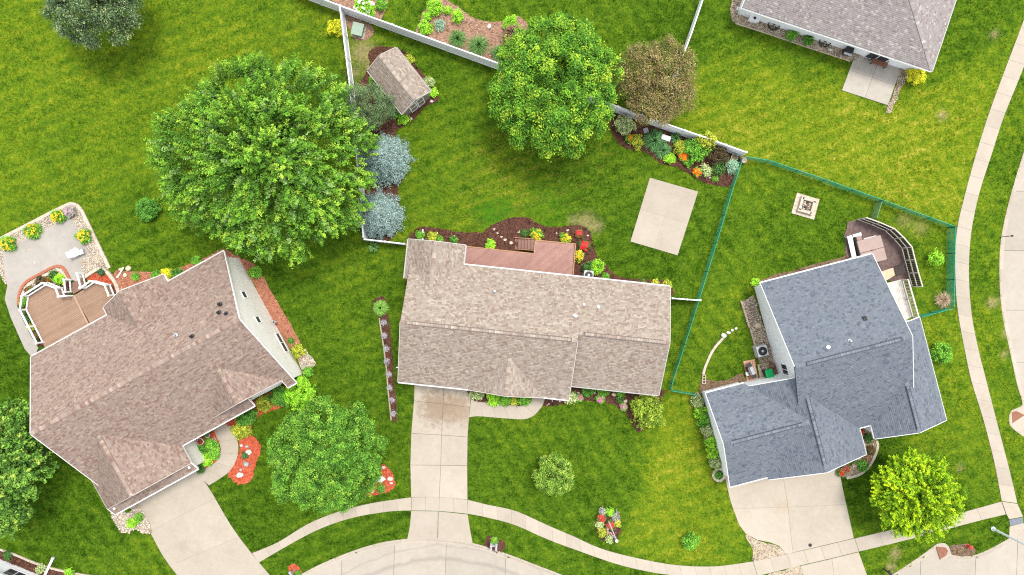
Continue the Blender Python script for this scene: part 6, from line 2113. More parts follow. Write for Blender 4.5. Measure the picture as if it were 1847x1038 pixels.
# -- left house
for i, (x, y, r_) in enumerate(((14, 440, 14.5), (59, 417, 15), (105, 391.5, 13), (151, 425.5, 12.5))):
    shrub(["yellow flowering shrub at the left edge of the patio border", "second yellow flowering shrub from the left in the patio border", "yellow flowering shrub beside the mauve blooms", "yellow flowering shrub on the right side of the patio"][i],
          x, y, r_, .8, 'green', fl='yellow', nf=43, fs=.12, name="flower_shrub", group="yellow flowering shrubs around the patio")
shrub("mauve flowering shrub at the top corner of the patio border", 126, 382, 11.5, .6, 'silver', fl='mauve', nf=60, fs=.12, name="flower_shrub")
shrub("green hosta in the curved deck bed", 107, 503, 9, .5, 'bright', .14)
shrub("dark heuchera beside the green hosta in the deck bed", 98, 496, 8, .4, 'dark')
shrub("red flowers beside the dark heuchera in the deck bed", 89, 504, 5, .35, 'dark', fl='scarlet', nf=26, fs=.12, name="flower_clump", cat="flowers")
shrub("dark leafed plant in the middle of the deck bed", 74, 507, 9, .4, 'purple')
shrub("crimson flowers at the outer curve of the deck bed", 53, 524, 7, .35, 'dark', fl='crimson', nf=30, fs=.12, name="flower_clump", cat="flowers")
shrub("green plants below the first rail bay of the deck", 43, 545, 8, .4, 'green')
shrub("red flowers below the second rail bay of the deck", 45, 562, 5, .3, 'dark', fl='scarlet', nf=20, fs=.12, name="flower_clump", cat="flowers")
shrub("dark foliage below the middle rail bay of the deck", 52, 575, 7, .35, 'dark')
shrub("pale green foliage below the lower rail bay of the deck", 60, 590, 7, .35, 'ygreen')
shrub("red flowers below the last rail bay of the deck", 69, 607, 6, .3, 'dark', fl='scarlet', nf=26, fs=.12, name="flower_clump", cat="flowers")
shrub("deep blue flowers in the red mulch pocket by the deck", 183, 491, 5.5, .35, 'dark', fl='blue', nf=30, fs=.1, name="flower_clump", cat="flowers")
shrub("golden yellow bush by the rear eave of the left house", 300, 494, 10, .8, 'yellow', .09)
shrub("green bush left of the golden bush", 281, 497, 8, .5, 'green')
shrub("dark green bush right of the golden bush", 320, 494, 10, .6, 'deep')
shrub("round green bush below the huge tree by the eave", 356, 472, 9, .6, 'green')
shrub("small green plant near the loose stones behind the left house", 244, 500, 5.5, .35, 'green')
shrub("green bush at the top of the gable mulch strip", 461, 492, 12, .8, 'green')
shrub("small green tuft in the gable mulch strip", 525, 615, 4.5, .3, 'deep', .08)
shrub("yellow green bush at the end of the gable mulch strip", 537, 633, 11.5, .8, 'ygreen')
shrub("green bush beyond the gravel patch at the house corner", 556, 671, 9, .6, 'green')
shrub("dense bright green bush between the round tree and house corner", 540, 707, 28, 1.6, 'bright', .11, dens=1.6)
shrub("dark round clipped bush near the dense bright bush", 506, 714, 18, 1.2, 'deep', .1, dens=1.4)
shrub("dark round clipped bush below the front eave jog", 445, 752, 20, 1.2, 'deep', .1, dens=1.4)
shrub("pale yellow green shrub between the two dark round bushes", 476, 729, 15, .8, 'ygreen', rough=.2)
shrub("yellow green shrub at the head of the red mulch bed", 435, 777, 17, .9, 'ygreen', .12)
shrub("dark green bush in the porch pocket", 362, 811, 11, .6, 'deep', .13)
shrub("green fern on the upper side of the porch pocket", 383, 806, 12, .6, 'green', .15)
shrub("green fern at the bend of the curved walk", 387, 821, 10, .5, 'green', .15)
shrub("bright hosta at the lower tip of the porch pocket", 372, 830, 12, .5, 'bright', .15)
shrub("dark evergreen at the garage corner of the porch pocket", 360, 844, 10, .6, 'dark')
shrub("small green tuft beside the white pot in the porch pocket", 376, 796, 5, .35, 'green')
shrub("dark shrub under the eave in the porch pocket", 371, 779, 8, .5, 'dark')
shrub("purple flower tuft beside the large pale boulder", 442, 822, 3.8, .3, 'dark', fl='purple', nf=24, fs=.1, name="flower_clump", cat="flowers")
shrub("bright green shrub at the garage corner rocks", 238, 944, 9, .5, 'bright')
shrub("green shrub nearest the garage corner", 250, 935, 7.5, .5, 'green')
shrub("green plant in the red island under the round tree", 688, 882, 7, .4, 'deep')
shrub("round leafy shrub alone in the upper left lawn", 265, 378, 20, 1.1, 'deep', .13, dens=1.3)
shrub("small plant in the bottom left mulch border", 73, 1027, 8, .5, 'varieg')
shrub("bright plant at the end of the bottom left border", 126, 1035, 9, .5, 'bright')
shrub("dark plant near the left frame edge border", 14, 1003, 8, .4, 'dark')

# -- grey roofed house
for i, (x, y, r_, k_) in enumerate(((1258, 726, 11.5, 'varieg'), (1264, 743, 11, 'bright'), (1269.5, 760, 10.5, 'green'), (1275, 777, 10.5, 'varieg'), (1283, 799, 12, 'bright'), (1287, 818, 11, 'bright'), (1291, 834.5, 10.5, 'varieg'))):
    shrub(["topmost pale variegated hedge shrub along the white garage wall", "second hedge shrub from the top along the white garage wall", "third hedge shrub from the top along the white garage wall", "pale variegated shrub in the middle of the garage wall hedge",
           "third hedge shrub from the bottom along the white garage wall", "second hedge shrub from the bottom along the white garage wall", "lowest pale variegated hedge shrub above the stone ring"][i], x, y, r_, .8, k_, .12, group="hedge shrubs along the garage wall")
shrub("dark green plant inside the stone ring planter", 1296, 857, 6, .35, 'deep')
shrub("bright red flowers at the driveway end of the curved front bed", 1516, 853, 6, .45, 'dark', fl='scarlet', nf=40, fs=.14, name="flower_clump", cat="flowers")
shrub("rust red plant beside the red flowers at the front bed", 1526, 846, 6.5, .45, 'brown', fl='crimson', nf=30, fs=.12, name="flower_clump", cat="flowers")
shrub("green shrub at the bend of the curved front bed", 1556, 840, 9.5, .5, 'deep')
shrub("red flowers by the front entry notch", 1554, 777, 5.5, .4, 'dark', fl='scarlet', nf=36, fs=.14, name="flower_clump", cat="flowers")
shrub("dark foliage in the upper front bed beside the entry", 1567, 790, 8, .4, 'dark')
shrub("dark reddish foliage in the middle of the front bed", 1571, 812, 8, .4, 'purple')
shrub("brownish plant low in the front bed", 1563, 828, 6, .35, 'brown')
shrub("round green shrub in the lawn strip beside the sidewalk", 1700, 638, 19, 1.2, 'green', .12, dens=1.2)
shrub("lime green sapling in the fenced corner by the curved screen", 1688, 467, 16, 1.5, 'bright', .12, rough=.3, dens=.6, name="sapling", cat="sapling")
blades("dry straw coloured grass clump at the fence corner", 1703, 541, 18, .9, 'straw', 320, .025)
shrub("small green shrub in the yellowed front lawn", 1246, 976, 15, .8, 'green', .11)
shrub("green weeds by the rear left corner of the grey roofed house", 1362, 509, 7, .4, 'bright')

# -- top right house
shrub("left green plant in the tan pebble bed", 1427, 64, 10, .6, 'green')
shrub("right green plant in the tan pebble bed", 1458, 72, 9, .6, 'deep')
shrub("round golden bush at the right corner of the top house", 1651, 137, 16, 1.0, 'yellow', .09, dens=1.4)

# -- oval flag bed
for lb, x, y, r_, k_, f_ in (("red flowers at the left of the flag bed", 1085, 934, 8, 'dark', 'red'), ("red flowers in the centre of the flag bed", 1101, 947, 8.5, 'dark', 'red'),
                             ("lime hosta at the top of the flag bed", 1101, 924, 7, 'bright', None), ("pale hosta at the left rim of the flag bed", 1081, 946, 6.5, 'varieg', None),
                             ("pale green hosta on the right rim of the flag bed", 1113, 944, 6, 'ygreen', None), ("grey foliage near the top right of the flag bed", 1111, 932, 7, 'silver', None),
                             ("pale yellow hosta at the lower left of the flag bed", 1086, 961, 8, 'ygreen', None), ("small green plant at the bottom of the flag bed", 1099, 973, 6, 'varieg', None), ("silver plant at the upper left rim of the flag bed", 1087, 923, 5.5, 'silver', None)):
    shrub(lb, x, y, r_, .4, k_, .11, fl=f_, nf=44, fs=.15, name="flower_clump" if f_ else "perennial", cat="flowers" if f_ else "perennial")
shrub("small plant between the twin mailboxes", 891, 976, 6, .4, 'green', fl='yellow', nf=4, fs=.1)
shrub("small green plant at the red mailbox bed", 537, 1036, 4.5, .3, 'deep')

# ------------------------------------------------------------------ stones
def stone(label, px, py, r, mat='stone', flat=.55, name="boulder", cat="stone", group=None):
    _ps[0] += 3
    V, F = rock_arrays(r * M_PX, _ps[0], flat)
    x, y, _ = P(px, py, .1)
    V[:, 2] += r * M_PX * flat * .55
    o = mesh_np(name, V, F, MAT[mat], smooth=False)
    o.location = (x, y, 0.03)
    return tag(o, label, cat, group)


for lb, x, y, r_, m_ in (("large pale boulder in the red mulch bed", 448.5, 816, 6.5, 'stone'), ("pale boulder at the lower end of the red mulch bed", 431.5, 857, 6.5, 'stone'), ("flat blue grey boulder in the red mulch bed", 445, 837, 6.5, 'grey_stone'),
                         ("small grey boulder above the large pale boulder", 445, 806, 3.5, 'grey_stone'), ("small white stone by the curved walk", 435, 804, 3, 'stone'), ("small dark stone above the lowest pale boulder", 434, 848, 3, 'grey_stone'),
                         ("large round white stone in the red island", 686, 865, 8.5, 'stone'), ("white stone at the right of the red island", 704, 864, 5, 'stone'), ("small white stone below the right island stone", 706, 872, 3, 'stone'), ("white stone at the top of the red island", 691, 844, 3.5, 'stone'), ("small white stone at the bottom of the red island", 672, 887, 3, 'stone'),
                         ("pink tan boulder at the middle of the front bed", 1107.5, 712, 4.5, 'tan_stone'), ("pink tan boulder left of the brightest pink flowers", 1127.5, 724, 4, 'tan_stone'), ("small pale stone near the variegated corner shrub", 1043, 710, 3, 'stone'), ("small white stone under the right front eave", 1072.5, 709, 2.2, 'stone'),
                         ("small pale stone at the garage end of the front strip", 868, 720, 2.2, 'stone'), ("white stone at the lower left shed corner", 741.5, 214, 3, 'stone'), ("white stone at the lower right shed corner", 778.5, 183, 3.5, 'stone'),
                         ("pale stone in the mulch beyond the fence", 882, 48, 5, 'stone'), ("round pale stone in the tan pebble bed", 1498, 90, 4, 'stone'), ("white stone in the rear bed near the rear wing", 788.7, 420.7, 1.8, 'stone'), ("white stone above the wing eave plant", 819.5, 426, 2.0, 'stone'),
                         ("white stone at the upper right of the rear bed", 1024, 415.7, 2.4, 'stone'), ("white stone at the right edge of the rear bed", 1060, 425, 2.4, 'stone'), ("white stone between the yellow mounds of the rear bed", 1004, 421, 2.0, 'stone'),
                         ("tan flat rock between firewood and pebbles", 1367, 588, 7, 'tan_stone'), ("pale rock at the top of the loose stone row", 1321, 596, 4, 'stone'), ("largest pale rock of the loose stone row", 1305, 606, 6, 'stone'), ("pale rock at the end of the loose stone row", 1328, 593, 3, 'stone'), ("small pale rock in the loose stone row", 1314, 600.5, 4, 'stone'),
                         ("square tan rock behind the left house near the stair rail", 232, 485, 6, 'tan_stone'), ("angular tan rock behind the left house above the eave", 226, 497, 4.5, 'tan_stone'), ("flat tan rock between the stair rail and small plant", 218, 487, 4.5, 'tan_stone'),
                         ("pale pebble in the bare end of the corner bed", 1281, 321, 2.2, 'stone')):
    stone(lb, x, y, r_, m_)
for i, (x, y, r_) in enumerate(((891, 413.6, 4), (897, 421, 3), (904, 427.5, 3), (911.7, 433, 3.4), (921, 438, 4), (936, 419, 3.4))):
    stone("flat tan stepping stone, " + ("farthest from the deck stairs", "second from the lawn side", "third from the lawn side", "second from the deck stairs", "nearest the foot of the deck stairs", "set apart above the deck stairs")[i], x, y, r_, 'tan_stone', .25, "stepping_stone", "stepping stone", "stepping stones to the deck stairs")
for i, (x, y) in enumerate(((987, 731), (990, 729), (996.5, 723.5), (1005, 722), (1010, 724), (1007, 719))):
    stone("small white pebble at the front walk bend, " + ("lowest of the loose group", "second lowest of the loose group", "in the middle nearest the walk", "at the centre of the loose group", "rightmost of the loose group", "highest of the loose group under the eave")[i], x, y, 1.7, 'stone', .6, "pebble", "stone", "white pebbles by the front walk")

# ------------------------------------------------------------------ utility box, air conditioners
t = thing("utility_box", "pale green metal utility box inside the white fence corner", "utility box", (*P(645, 53, .6)[:2], 0), math.radians(-14))
MAT['box_green'] = pmat("green_enamel", (0.24, 0.32, 0.24), (0.29, 0.37, 0.285), 3, 0.5)
MB().box((0, 0, .04), (1.2, 1.2, .1)).build("pad", MAT['concrete_grey'], t)
MB().box((0, 0, .36), (.9, .95, .54)).build("cabinet", MAT['box_green'], t, bevel=.02)
MB().add([(-.5, -.55, .63), (.5, -.55, .63), (.5, .55, .63), (-.5, .55, .63), (-.5, -.55, .66), (.5, -.55, .66), (.5, .55, .72), (-.5, .55, .72)],
         [[3, 2, 1, 0], [4, 5, 6, 7], [0, 1, 5, 4], [1, 2, 6, 5], [2, 3, 7, 6], [3, 0, 4, 7]]).build("lid", MAT['box_green'], t, bevel=.015)


def ac_unit(label, px, py, rz, s=.85):
    t = thing("air_conditioner", label, "air conditioner", (*P(px, py, .6)[:2], 0), rz)
    MB().box((0, 0, .04), (s + .15, s + .15, .1)).build("pad", MAT['concrete_grey'], t)
    MB().box((0, 0, .42), (s, s, .66)).build("casing", MAT['light_grey'], t, bevel=.04)
    MB().lathe([(s * .42, .752), (s * .42, .775), (s * .36, .78), (s * .36, .755)], n=24).build("fan_ring", MAT['dark_metal'], t)
    for k in range(5):
        a = k * 2 * math.pi / 5
        MB().bar((0, 0, .765), (math.cos(a) * s * .34, math.sin(a) * s * .34, .76), .14, .012).build("fan_blade", MAT['dark_metal'], t)
    MB().lathe([(s * .12, .77), (s * .12, .80), (.02, .81)], n=14).build("fan_hub", MAT['steel'], t)


ac_unit("white air conditioner beside the dark bush at the middle house", 1061.5, 497, math.radians(-6))
ac_unit("grey air conditioner on the pebble strip at the white side wall", 1374.5, 633.5, math.radians(14.6), .95)

# ------------------------------------------------------------------ side yard of the grey roofed house
t = thing("firewood_pile", "pile of split grey firewood along the white side wall", "firewood", (*P(1354, 562)[:2], 0), math.radians(14.6 + 90))
g = np.random.default_rng(4)
MAT['log'] = pmat("split_wood", (0.24, 0.175, 0.14), (0.46, 0.38, 0.32), 7, 0.9, 0.3)
for i in range(46):
    u, v = g.uniform(-1.05, 1.05), g.uniform(-.55, .55)
    a = math.radians(90) + g.normal() * .5
    l_ = g.uniform(.32, .5)
    z = .06 + .05 * (i % 5)
    MB().tube([(u - math.cos(a) * l_ / 2, v - math.sin(a) * l_ / 2, z), (u + math.cos(a) * l_ / 2, v + math.sin(a) * l_ / 2, z + g.normal() * .03)], g.uniform(.04, .065), 5).build("log", MAT['log'], t)
BP = structure("brick_pad", "small brick paved pad under the grill", "paved pad", [PL([(1340, 652), (1361, 648), (1367, 683), (1349, 690)])], 'soil', z1=.03)
EXCL.append(PL([(1340, 652), (1361, 648), (1367, 683), (1349, 690)]))
_q = [(1340, 652), (1361, 648), (1367, 683), (1347, 688)]
MAT['brick_pale'] = pmat("faded_brick", (0.42, 0.22, 0.13), (0.54, 0.31, 0.2), 5, 0.9, 0.2)
for i in range(4):
    for j in range(9):
        slab(PL([bil(_q, i / 4, j / 9), bil(_q, (i + 1) / 4, j / 9), bil(_q, (i + 1) / 4, (j + 1) / 9), bil(_q, i / 4, (j + 1) / 9)]), BP, 'brick_pale', z1=.06, g=.008, name="brick")
ST = tag(MB().prism(PL([(1366, 658), (1386, 654), (1392, 684), (1371, 686)]), -.05, .07).build("stone_slab", MAT['tan_stone'], bevel=.015), "tan stone slab between the grill pad and green bin", "paving slab", kind="structure")
t = thing("gas_grill", "steel gas grill with side shelves on the brick pad", "grill", (*P(1356, 669, .8)[:2], 0), math.radians(14.6 + 100))
MB().box((0, 0, .42), (.7, .48, .6)).build("cabinet", MAT['dark_metal'], t, bevel=.02)
MB().add([(-.38, -.26, .74), (.38, -.26, .74), (.38, .26, .74), (-.38, .26, .74), (-.36, -.2, .95), (.36, -.2, .95), (.36, .12, 1.02), (-.36, .12, 1.02)],
         [[3, 2, 1, 0], [4, 5, 6, 7], [0, 1, 5, 4], [1, 2, 6, 5], [2, 3, 7, 6], [3, 0, 4, 7]]).build("hood", MAT['steel'], t, bevel=.03)
for s_ in (-1, 1): MB().box((s_ * .57, 0, .78), (.34, .42, .04)).build("side_shelf", MAT['dark_metal'], t, bevel=.01)
MB().tube([(-.3, -.31, .86), (.3, -.31, .86)], .018, 6).build("handle", MAT['light_grey'], t)
for a_, b_ in ((-.3, -.2), (.3, -.2), (.3, .2), (-.3, .2)): MB().tube([(a_, b_, .0), (a_, b_, .13)], .04, 8).build("wheel", MAT['dark_metal'], t)
for lb, x, y in (("white bucket above the grill", 1351.5, 660), ("white bucket left of the grill", 1348, 674.5)):
    t = thing("bucket", lb, "bucket", (*P(x, y, .3)[:2], .06))
    MB().lathe([(.13, 0), (.16, .34), (.175, .35), (.175, .37), (.15, .37), (.12, .04)], n=16).build("body", MAT['white'], t)
    MB().lathe([(.155, .345), (.155, .358), (.03, .362)], n=16).build("lid", MAT['light_grey'], t)
t = thing("green_bin", "bright green wheeled bin against the white wall corner", "bin", (*P(1388, 675, 1.0)[:2], 0), math.radians(14.6))
MAT['bin_green'] = pmat("green_plastic", (0.0, 0.36, 0.09), (0.005, 0.44, 0.12), 2, 0.45)
MB().add([(-.25, -.28, .06), (.25, -.28, .06), (.25, .28, .06), (-.25, .28, .06), (-.31, -.36, .98), (.31, -.36, .98), (.31, .36, .98), (-.31, .36, .98)],
         [[3, 2, 1, 0], [4, 5, 6, 7], [0, 1, 5, 4], [1, 2, 6, 5], [2, 3, 7, 6], [3, 0, 4, 7]]).build("body", MAT['dark_metal'], t, bevel=.02)
MB().box((0, 0, 1.02), (.68, .80, .07)).build("lid", MAT['bin_green'], t, bevel=.03)
MB().tube([(-.28, .42, .98), (.28, .42, .98)], .02, 6).build("handle", MAT['bin_green'], t)
for s_ in (-1, 1): MB().tube([(s_ * .26, .28, .1), (s_ * .31, .28, .1)], .1, 12).build("wheel", MAT['dark_metal'], t)
MAT['terracotta'] = pmat("terracotta", (0.20, 0.085, 0.05), (0.28, 0.13, 0.08), 5, 0.85)


def pot(label, px, py, r, h, mat, fill='soil', name="plant_pot"):
    t = thing(name, label, "pot", (*P(px, py, h)[:2], .03))
    MB().lathe([(r * .7, 0), (r * .95, h * .85), (r * 1.05, h * .86), (r * 1.05, h), (r * .9, h), (r * .85, h * .8)], n=20).build("body", MAT[mat], t)
    MB().lathe([(r * .84, h * .8), (r * .84, h * .86), (.01, h * .88)], n=20).build("soil_fill", MAT[fill], t)
    return t


pot("empty brown pot above the green bin", 1392.5, 660, .26, .35, 'terracotta')
pot("dark brown pot behind the green bin", 1399, 670, .22, .35, 'terracotta')
pot("round brown pot outside the green mesh corner", 1342.7, 288.5, .32, .35, 'terracotta', 'tan_stone')
pot("pale green urn beside the fence corner", 1325, 284, .3, .6, 'box_green')
t = pot("white pot of flowers in the porch pocket", 361, 797, .3, .4, 'white')
flowers_on(t, .27, .48, 'crimson', 30, .12, np.random.default_rng(9)); flowers_on(t, .27, .47, 'yellow', 14, .1, np.random.default_rng(10))
pot("small white pot under the eave of the porch pocket", 374, 786, .2, .3, 'white')
pot("small yellow pot at the inner edge of the curved walk", 386, 793, .16, .25, 'tan_stone')
t = thing("concrete_block", "hollow cream concrete block at the end of the curved edging", "block", (*P(1269, 684)[:2], 0), math.radians(88))
MB().box((0, .13, .1), (.8, .06, .2)).build("web", MAT['cream_block'], t)
MB().box((0, -.13, .1), (.8, .06, .2)).build("web", MAT['cream_block'], t)
for k in range(4): MB().box((-.37 + k * .247, 0, .1), (.06, .2, .196)).build("web", MAT['cream_block'], t)
t = thing("garden_box", "small grey green garden box among the daylilies", "garden box", (*P(1201.5, 249, .5)[:2], 0), math.radians(-18))
MB().box((0, 0, .22), (.72, .38, .44)).build("body", MAT['grey_stone'], t)
MB().box((0, 0, .48), (.82, .46, .07)).build("lid", MAT['light_grey'], t, bevel=.015)
tag(MB().box((0, 0, .04), (.42, .42, .08), .25).build("paving_square", MAT['grey_stone']), "small square grey paver in the corner bed", "paver").location = (*P(1164.7, 236)[:2], .04)

# ------------------------------------------------------------------ fire pit
FB = structure("fire_pit_base", "square of cream pavers under the fire pit", "paving", [PL([(1437, 348.5), (1477.5, 360), (1467.5, 396.5), (1427.5, 385)])], 'joint_pale', z1=.03)
EXCL.append(PL([(1437, 348), (1478, 360), (1468, 397), (1427, 385)]))
_q = [(1437, 348), (1478, 360), (1468, 397), (1427, 385)]
for i in range(5):
    for j in range(5):
        slab(PL([bil(_q, i / 5, j / 5), bil(_q, (i + 1) / 5, j / 5), bil(_q, (i + 1) / 5, (j + 1) / 5), bil(_q, i / 5, (j + 1) / 5)]), FB, 'cream_block', z1=.055, g=.008, name="paver")
t = thing("fire_pit", "square cream block fire pit filled with dark stones", "fire pit", (*P(1453, 372)[:2], .055), math.radians(-15.5))
for c_ in range(2):
    for s_ in range(4):
        for k in range(3):
            a = s_ * math.pi / 2
            u, v = -.42 + k * .42 + (.09 if c_ else -.09), .56
            MB().box((math.cos(a) * u - math.sin(a) * v, math.sin(a) * u + math.cos(a) * v, .08 + c_ * .165), (.41, .24, .16), a).build("block", MAT['cream_block'], t)
MB().lathe([(.40, .02), (.40, .1)], n=4).build("ash_bed", MAT['dark_metal'], t)
g = np.random.default_rng(3)
for k in range(34):
    V, F = rock_arrays(g.uniform(.07, .11), 500 + k, .7, 1)
    V += np.array([g.uniform(-.33, .33), g.uniform(-.33, .33), .15])
    mesh_np("lava_stone", V, F, MAT[('terracotta', 'grey_stone', 'tan_stone', 'bark')[k % 4]], t)

# ------------------------------------------------------------------ top right patio
t = thing("patio_bench", "red brown slatted bench on the top right patio", "bench", (*P(1587, 113, .45)[:2], 0), math.radians(-18.5))
MAT['red_wood'] = pmat("red_brown_wood", (0.20, 0.075, 0.045), (0.27, 0.115, 0.075), 5, 0.7)
for k in range(3): MB().box((0, -.2 + k * .15, .45), (1.45, .13, .04)).build("seat_slat", MAT['red_wood'], t)
for k in range(3): MB().bar((-.72, .27 + k * .035, .58 + k * .13), (.72, .27 + k * .035, .58 + k * .13), .03, .11).build("back_slat", MAT['red_wood'], t)
for a_, b_ in ((-.62, -.2), (.62, -.2), (.62, .2), (-.62, .2)): MB().box((a_, b_, .21), (.07, .07, .43)).build("leg", MAT['dark_metal'], t)
for s_ in (-1, 1): MB().bar((s_ * .62, .22, .43), (s_ * .62, .36, .95), .06, .04).build("back_post", MAT['dark_metal'], t)
t = thing("wire_chair", "black wire chair left of the red bench", "chair", (*P(1570, 103, .5)[:2], .02), math.radians(-30))
ring = lambda r, z, n=18: [(r * math.cos(i * 2 * math.pi / n), r * math.sin(i * 2 * math.pi / n), z) for i in range(n + 1)]
MB().tube(ring(.24, .44), .016, 6, False).build("seat_ring", MAT['dark_metal'], t)
for k in range(5): MB().tube([(-.22 + k * .11, -.2, .44), (-.22 + k * .11, .2, .44)], .007, 5).build("seat_wire", MAT['dark_metal'], t)
for k in range(4):
    a = math.pi / 4 + k * math.pi / 2
    MB().tube([(.2 * math.cos(a), .2 * math.sin(a), .43), (.3 * math.cos(a), .3 * math.sin(a), .0)], .014, 6).build("leg", MAT['dark_metal'], t)
MB().tube([(-.23, .1, .44), (-.22, .24, .8), (0, .3, .95), (.22, .24, .8), (.23, .1, .44)], .016, 6).build("backrest", MAT['dark_metal'], t)
MB().tube([(0, .22, .44), (0, .3, .94)], .008, 5).build("back_wire", MAT['dark_metal'], t)


def wagon_wheel(label, px, py):
    t = thing("wagon_wheel", label, "wagon wheel", (*P(px, py, .3)[:2], .06), math.radians(-18.5))
    r = .5; til = math.radians(42)
    R_ = lambda a, rr: (rr * math.cos(a), rr * math.sin(a) * math.cos(til), .36 + rr * math.sin(a) * math.sin(til))
    MB().tube([R_(i * 2 * math.pi / 24, r) for i in range(25)], .05, 6, False).build("rim", MAT['dark_metal'], t)
    for k in range(8):
        a = k * math.pi / 4
        MB().tube([R_(a, .05), R_(a, r)], .024, 5).build("spoke", MAT['dark_metal'], t)
    c = Vector((0, 0, .36)); nn = Vector((0, -math.sin(til), math.cos(til)))
    MB().tube([c - nn * .07, c + nn * .09], [.07, .055], 10).build("hub", MAT['bark'], t)


wagon_wheel("left rusty wagon wheel leaning in the tan pebble bed", 1396, 45)
wagon_wheel("right rusty wagon wheel leaning in the tan pebble bed", 1488, 75.5)
t = thing("floodlight_box", "white square utility cover standing at the wall of the top house", "utility cover", (*P(1361, 33.5, .6)[:2], .03), math.radians(-18.5))
MB().box((0, 0, .3), (.8, .36, .6)).build("body", MAT['white'], t, bevel=.02)
MB().box((0, -.02, .62), (.92, .46, .05)).build("lid", MAT['white'], t, bevel=.015)
MB().lathe([(.13, .646), (.12, .67), (.04, .68)], n=14).build("fan_cap", MAT['dark_metal'], t)
t = thing("patio_grill", "black covered grill at the left corner of the top right patio", "grill", (*P(1532, 91, .8)[:2], .03), math.radians(-18.5))
MB().box((0, 0, .4), (.62, .42, .7)).build("cabinet", MAT['dark_metal'], t, bevel=.02)
MB().box((0, .02, .86), (.7, .46, .2)).build("hood", MAT['dark_metal'], t, bevel=.07)
MB().box((0, -.34, .72), (.7, .2, .03)).build("front_shelf", MAT['light_grey'], t)
t = thing("ground_pipe", "white capped pipe in the pebble bed at the left corner of the top house", "pipe", (*P(1331.5, 16, .3)[:2], .03))
MB().lathe([(.10, 0), (.10, .3), (.13, .31), (.13, .37), (.06, .38)], n=16).build("pipe", MAT['white'], t)
MB().lathe([(.05, .375), (.05, .39), (.02, .392)], n=10).build("cap", MAT['dark_metal'], t)

# ------------------------------------------------------------------ left patio chair
t = thing("patio_chair", "white patio lounge chair on the stamped patio", "chair", (*P(138, 456, .4)[:2], .1), math.radians(118))
MB().box((0, 0, .34), (.62, .60, .05)).build("seat", MAT['white'], t, bevel=.02)
MB().bar((0, .28, .36), (0, .58, .9), .6, .05).build("backrest", MAT['white'], t, bevel=.02)
for s_ in (-1, 1): MB().box((s_ * .33, .02, .54), (.07, .6, .05)).build("armrest", MAT['white'], t, bevel=.015)
for a_, b_ in ((-.28, -.26), (.28, -.26), (.28, .26), (-.28, .26)): MB().box((a_, b_, .17), (.05, .05, .33)).build("leg", MAT['white'], t)
t = thing("side_table", "small grey side table beside the white patio chair", "table", (*P(147, 455, .4)[:2], .1), math.radians(20))
MB().box((0, 0, .42), (.45, .45, .04)).build("table_top", MAT['light_grey'], t, bevel=.01)
for a_, b_ in ((-1, -1), (1, -1), (1, 1), (-1, 1)): MB().box((a_ * .18, b_ * .18, .2), (.04, .04, .4)).build("leg", MAT['steel'], t)

# ------------------------------------------------------------------ flagpole
fx, fy, _ = P(1097, 939)
t = thing("flagpole", "white flagpole with a gold white ball in the oval flower bed", "flagpole", (fx, fy, 0))
hp = 4.9
MB().tube([(0, 0, -.1), (0, 0, hp * .5), (0, 0, hp)], [.05, .042, .032], 10).build("pole", MAT['white'], t)
V, F = [], []
mb = MB(); prof = [(.13 * math.sin(math.pi * i / 8) + .002, hp + .1 - .13 * math.cos(math.pi * i / 8)) for i in range(9)]
mb.lathe(prof, n=16).build("ball", MAT['white'], t, smooth=True)
MB().tube([(.045, 0, .9), (.05, 0, hp - .1)], .006, 5).build("rope", MAT['white'], t)
mflag, nt, b = new_mat("striped_flag")
uvn = N(nt, "ShaderNodeAttribute", attribute_name="Col").outputs["Color"]
nt.links.new(uvn, b.inputs["Base Color"]); b.inputs["Roughness"].default_value = .8
# limp flag: 13 stripes and a blue canton, folded along the pole
nu, nv = 26, 13
gu = np.linspace(0, 1, nu + 1)
Vf, Ff, Cf = [], [], []
wd, hg = 1.5, .95
for j in range(nv):
    for i in range(nu):
        k = len(Vf)
        for (ii, jj) in ((i, j), (i + 1, j), (i + 1, j + 1), (i, j + 1)):
            s = gu[ii]; v_ = jj / nv
            fold = .10 * math.sin(s * 15 + v_ * 1.5) * (.3 + s)
            out = .06 + s * .95 * (1 - .25 * v_)
            Vf.append((-out * .78 + fold * .6, out * .55 + fold * .75, hp - .25 - v_ * hg * .9 - s * s * .75))
        blue = i < nu * .4 and j < 7
        star = blue and (i + j) % 2 == 0 and i % 3 != 2
        c_ = (.72, .70, .70) if star else ((.05, .06, .22) if blue else ((.55, .10, .13) if j % 2 == 0 else (.74, .70, .70)))
        Cf += [c_] * 4
        Ff.append([k, k + 1, k + 2, k + 3])
fo_ = mesh_np("flag", np.array(Vf), np.array(Ff), mflag, t, col=np.array(Cf))
md = fo_.modifiers.new("cloth", 'SOLIDIFY'); md.thickness = .006

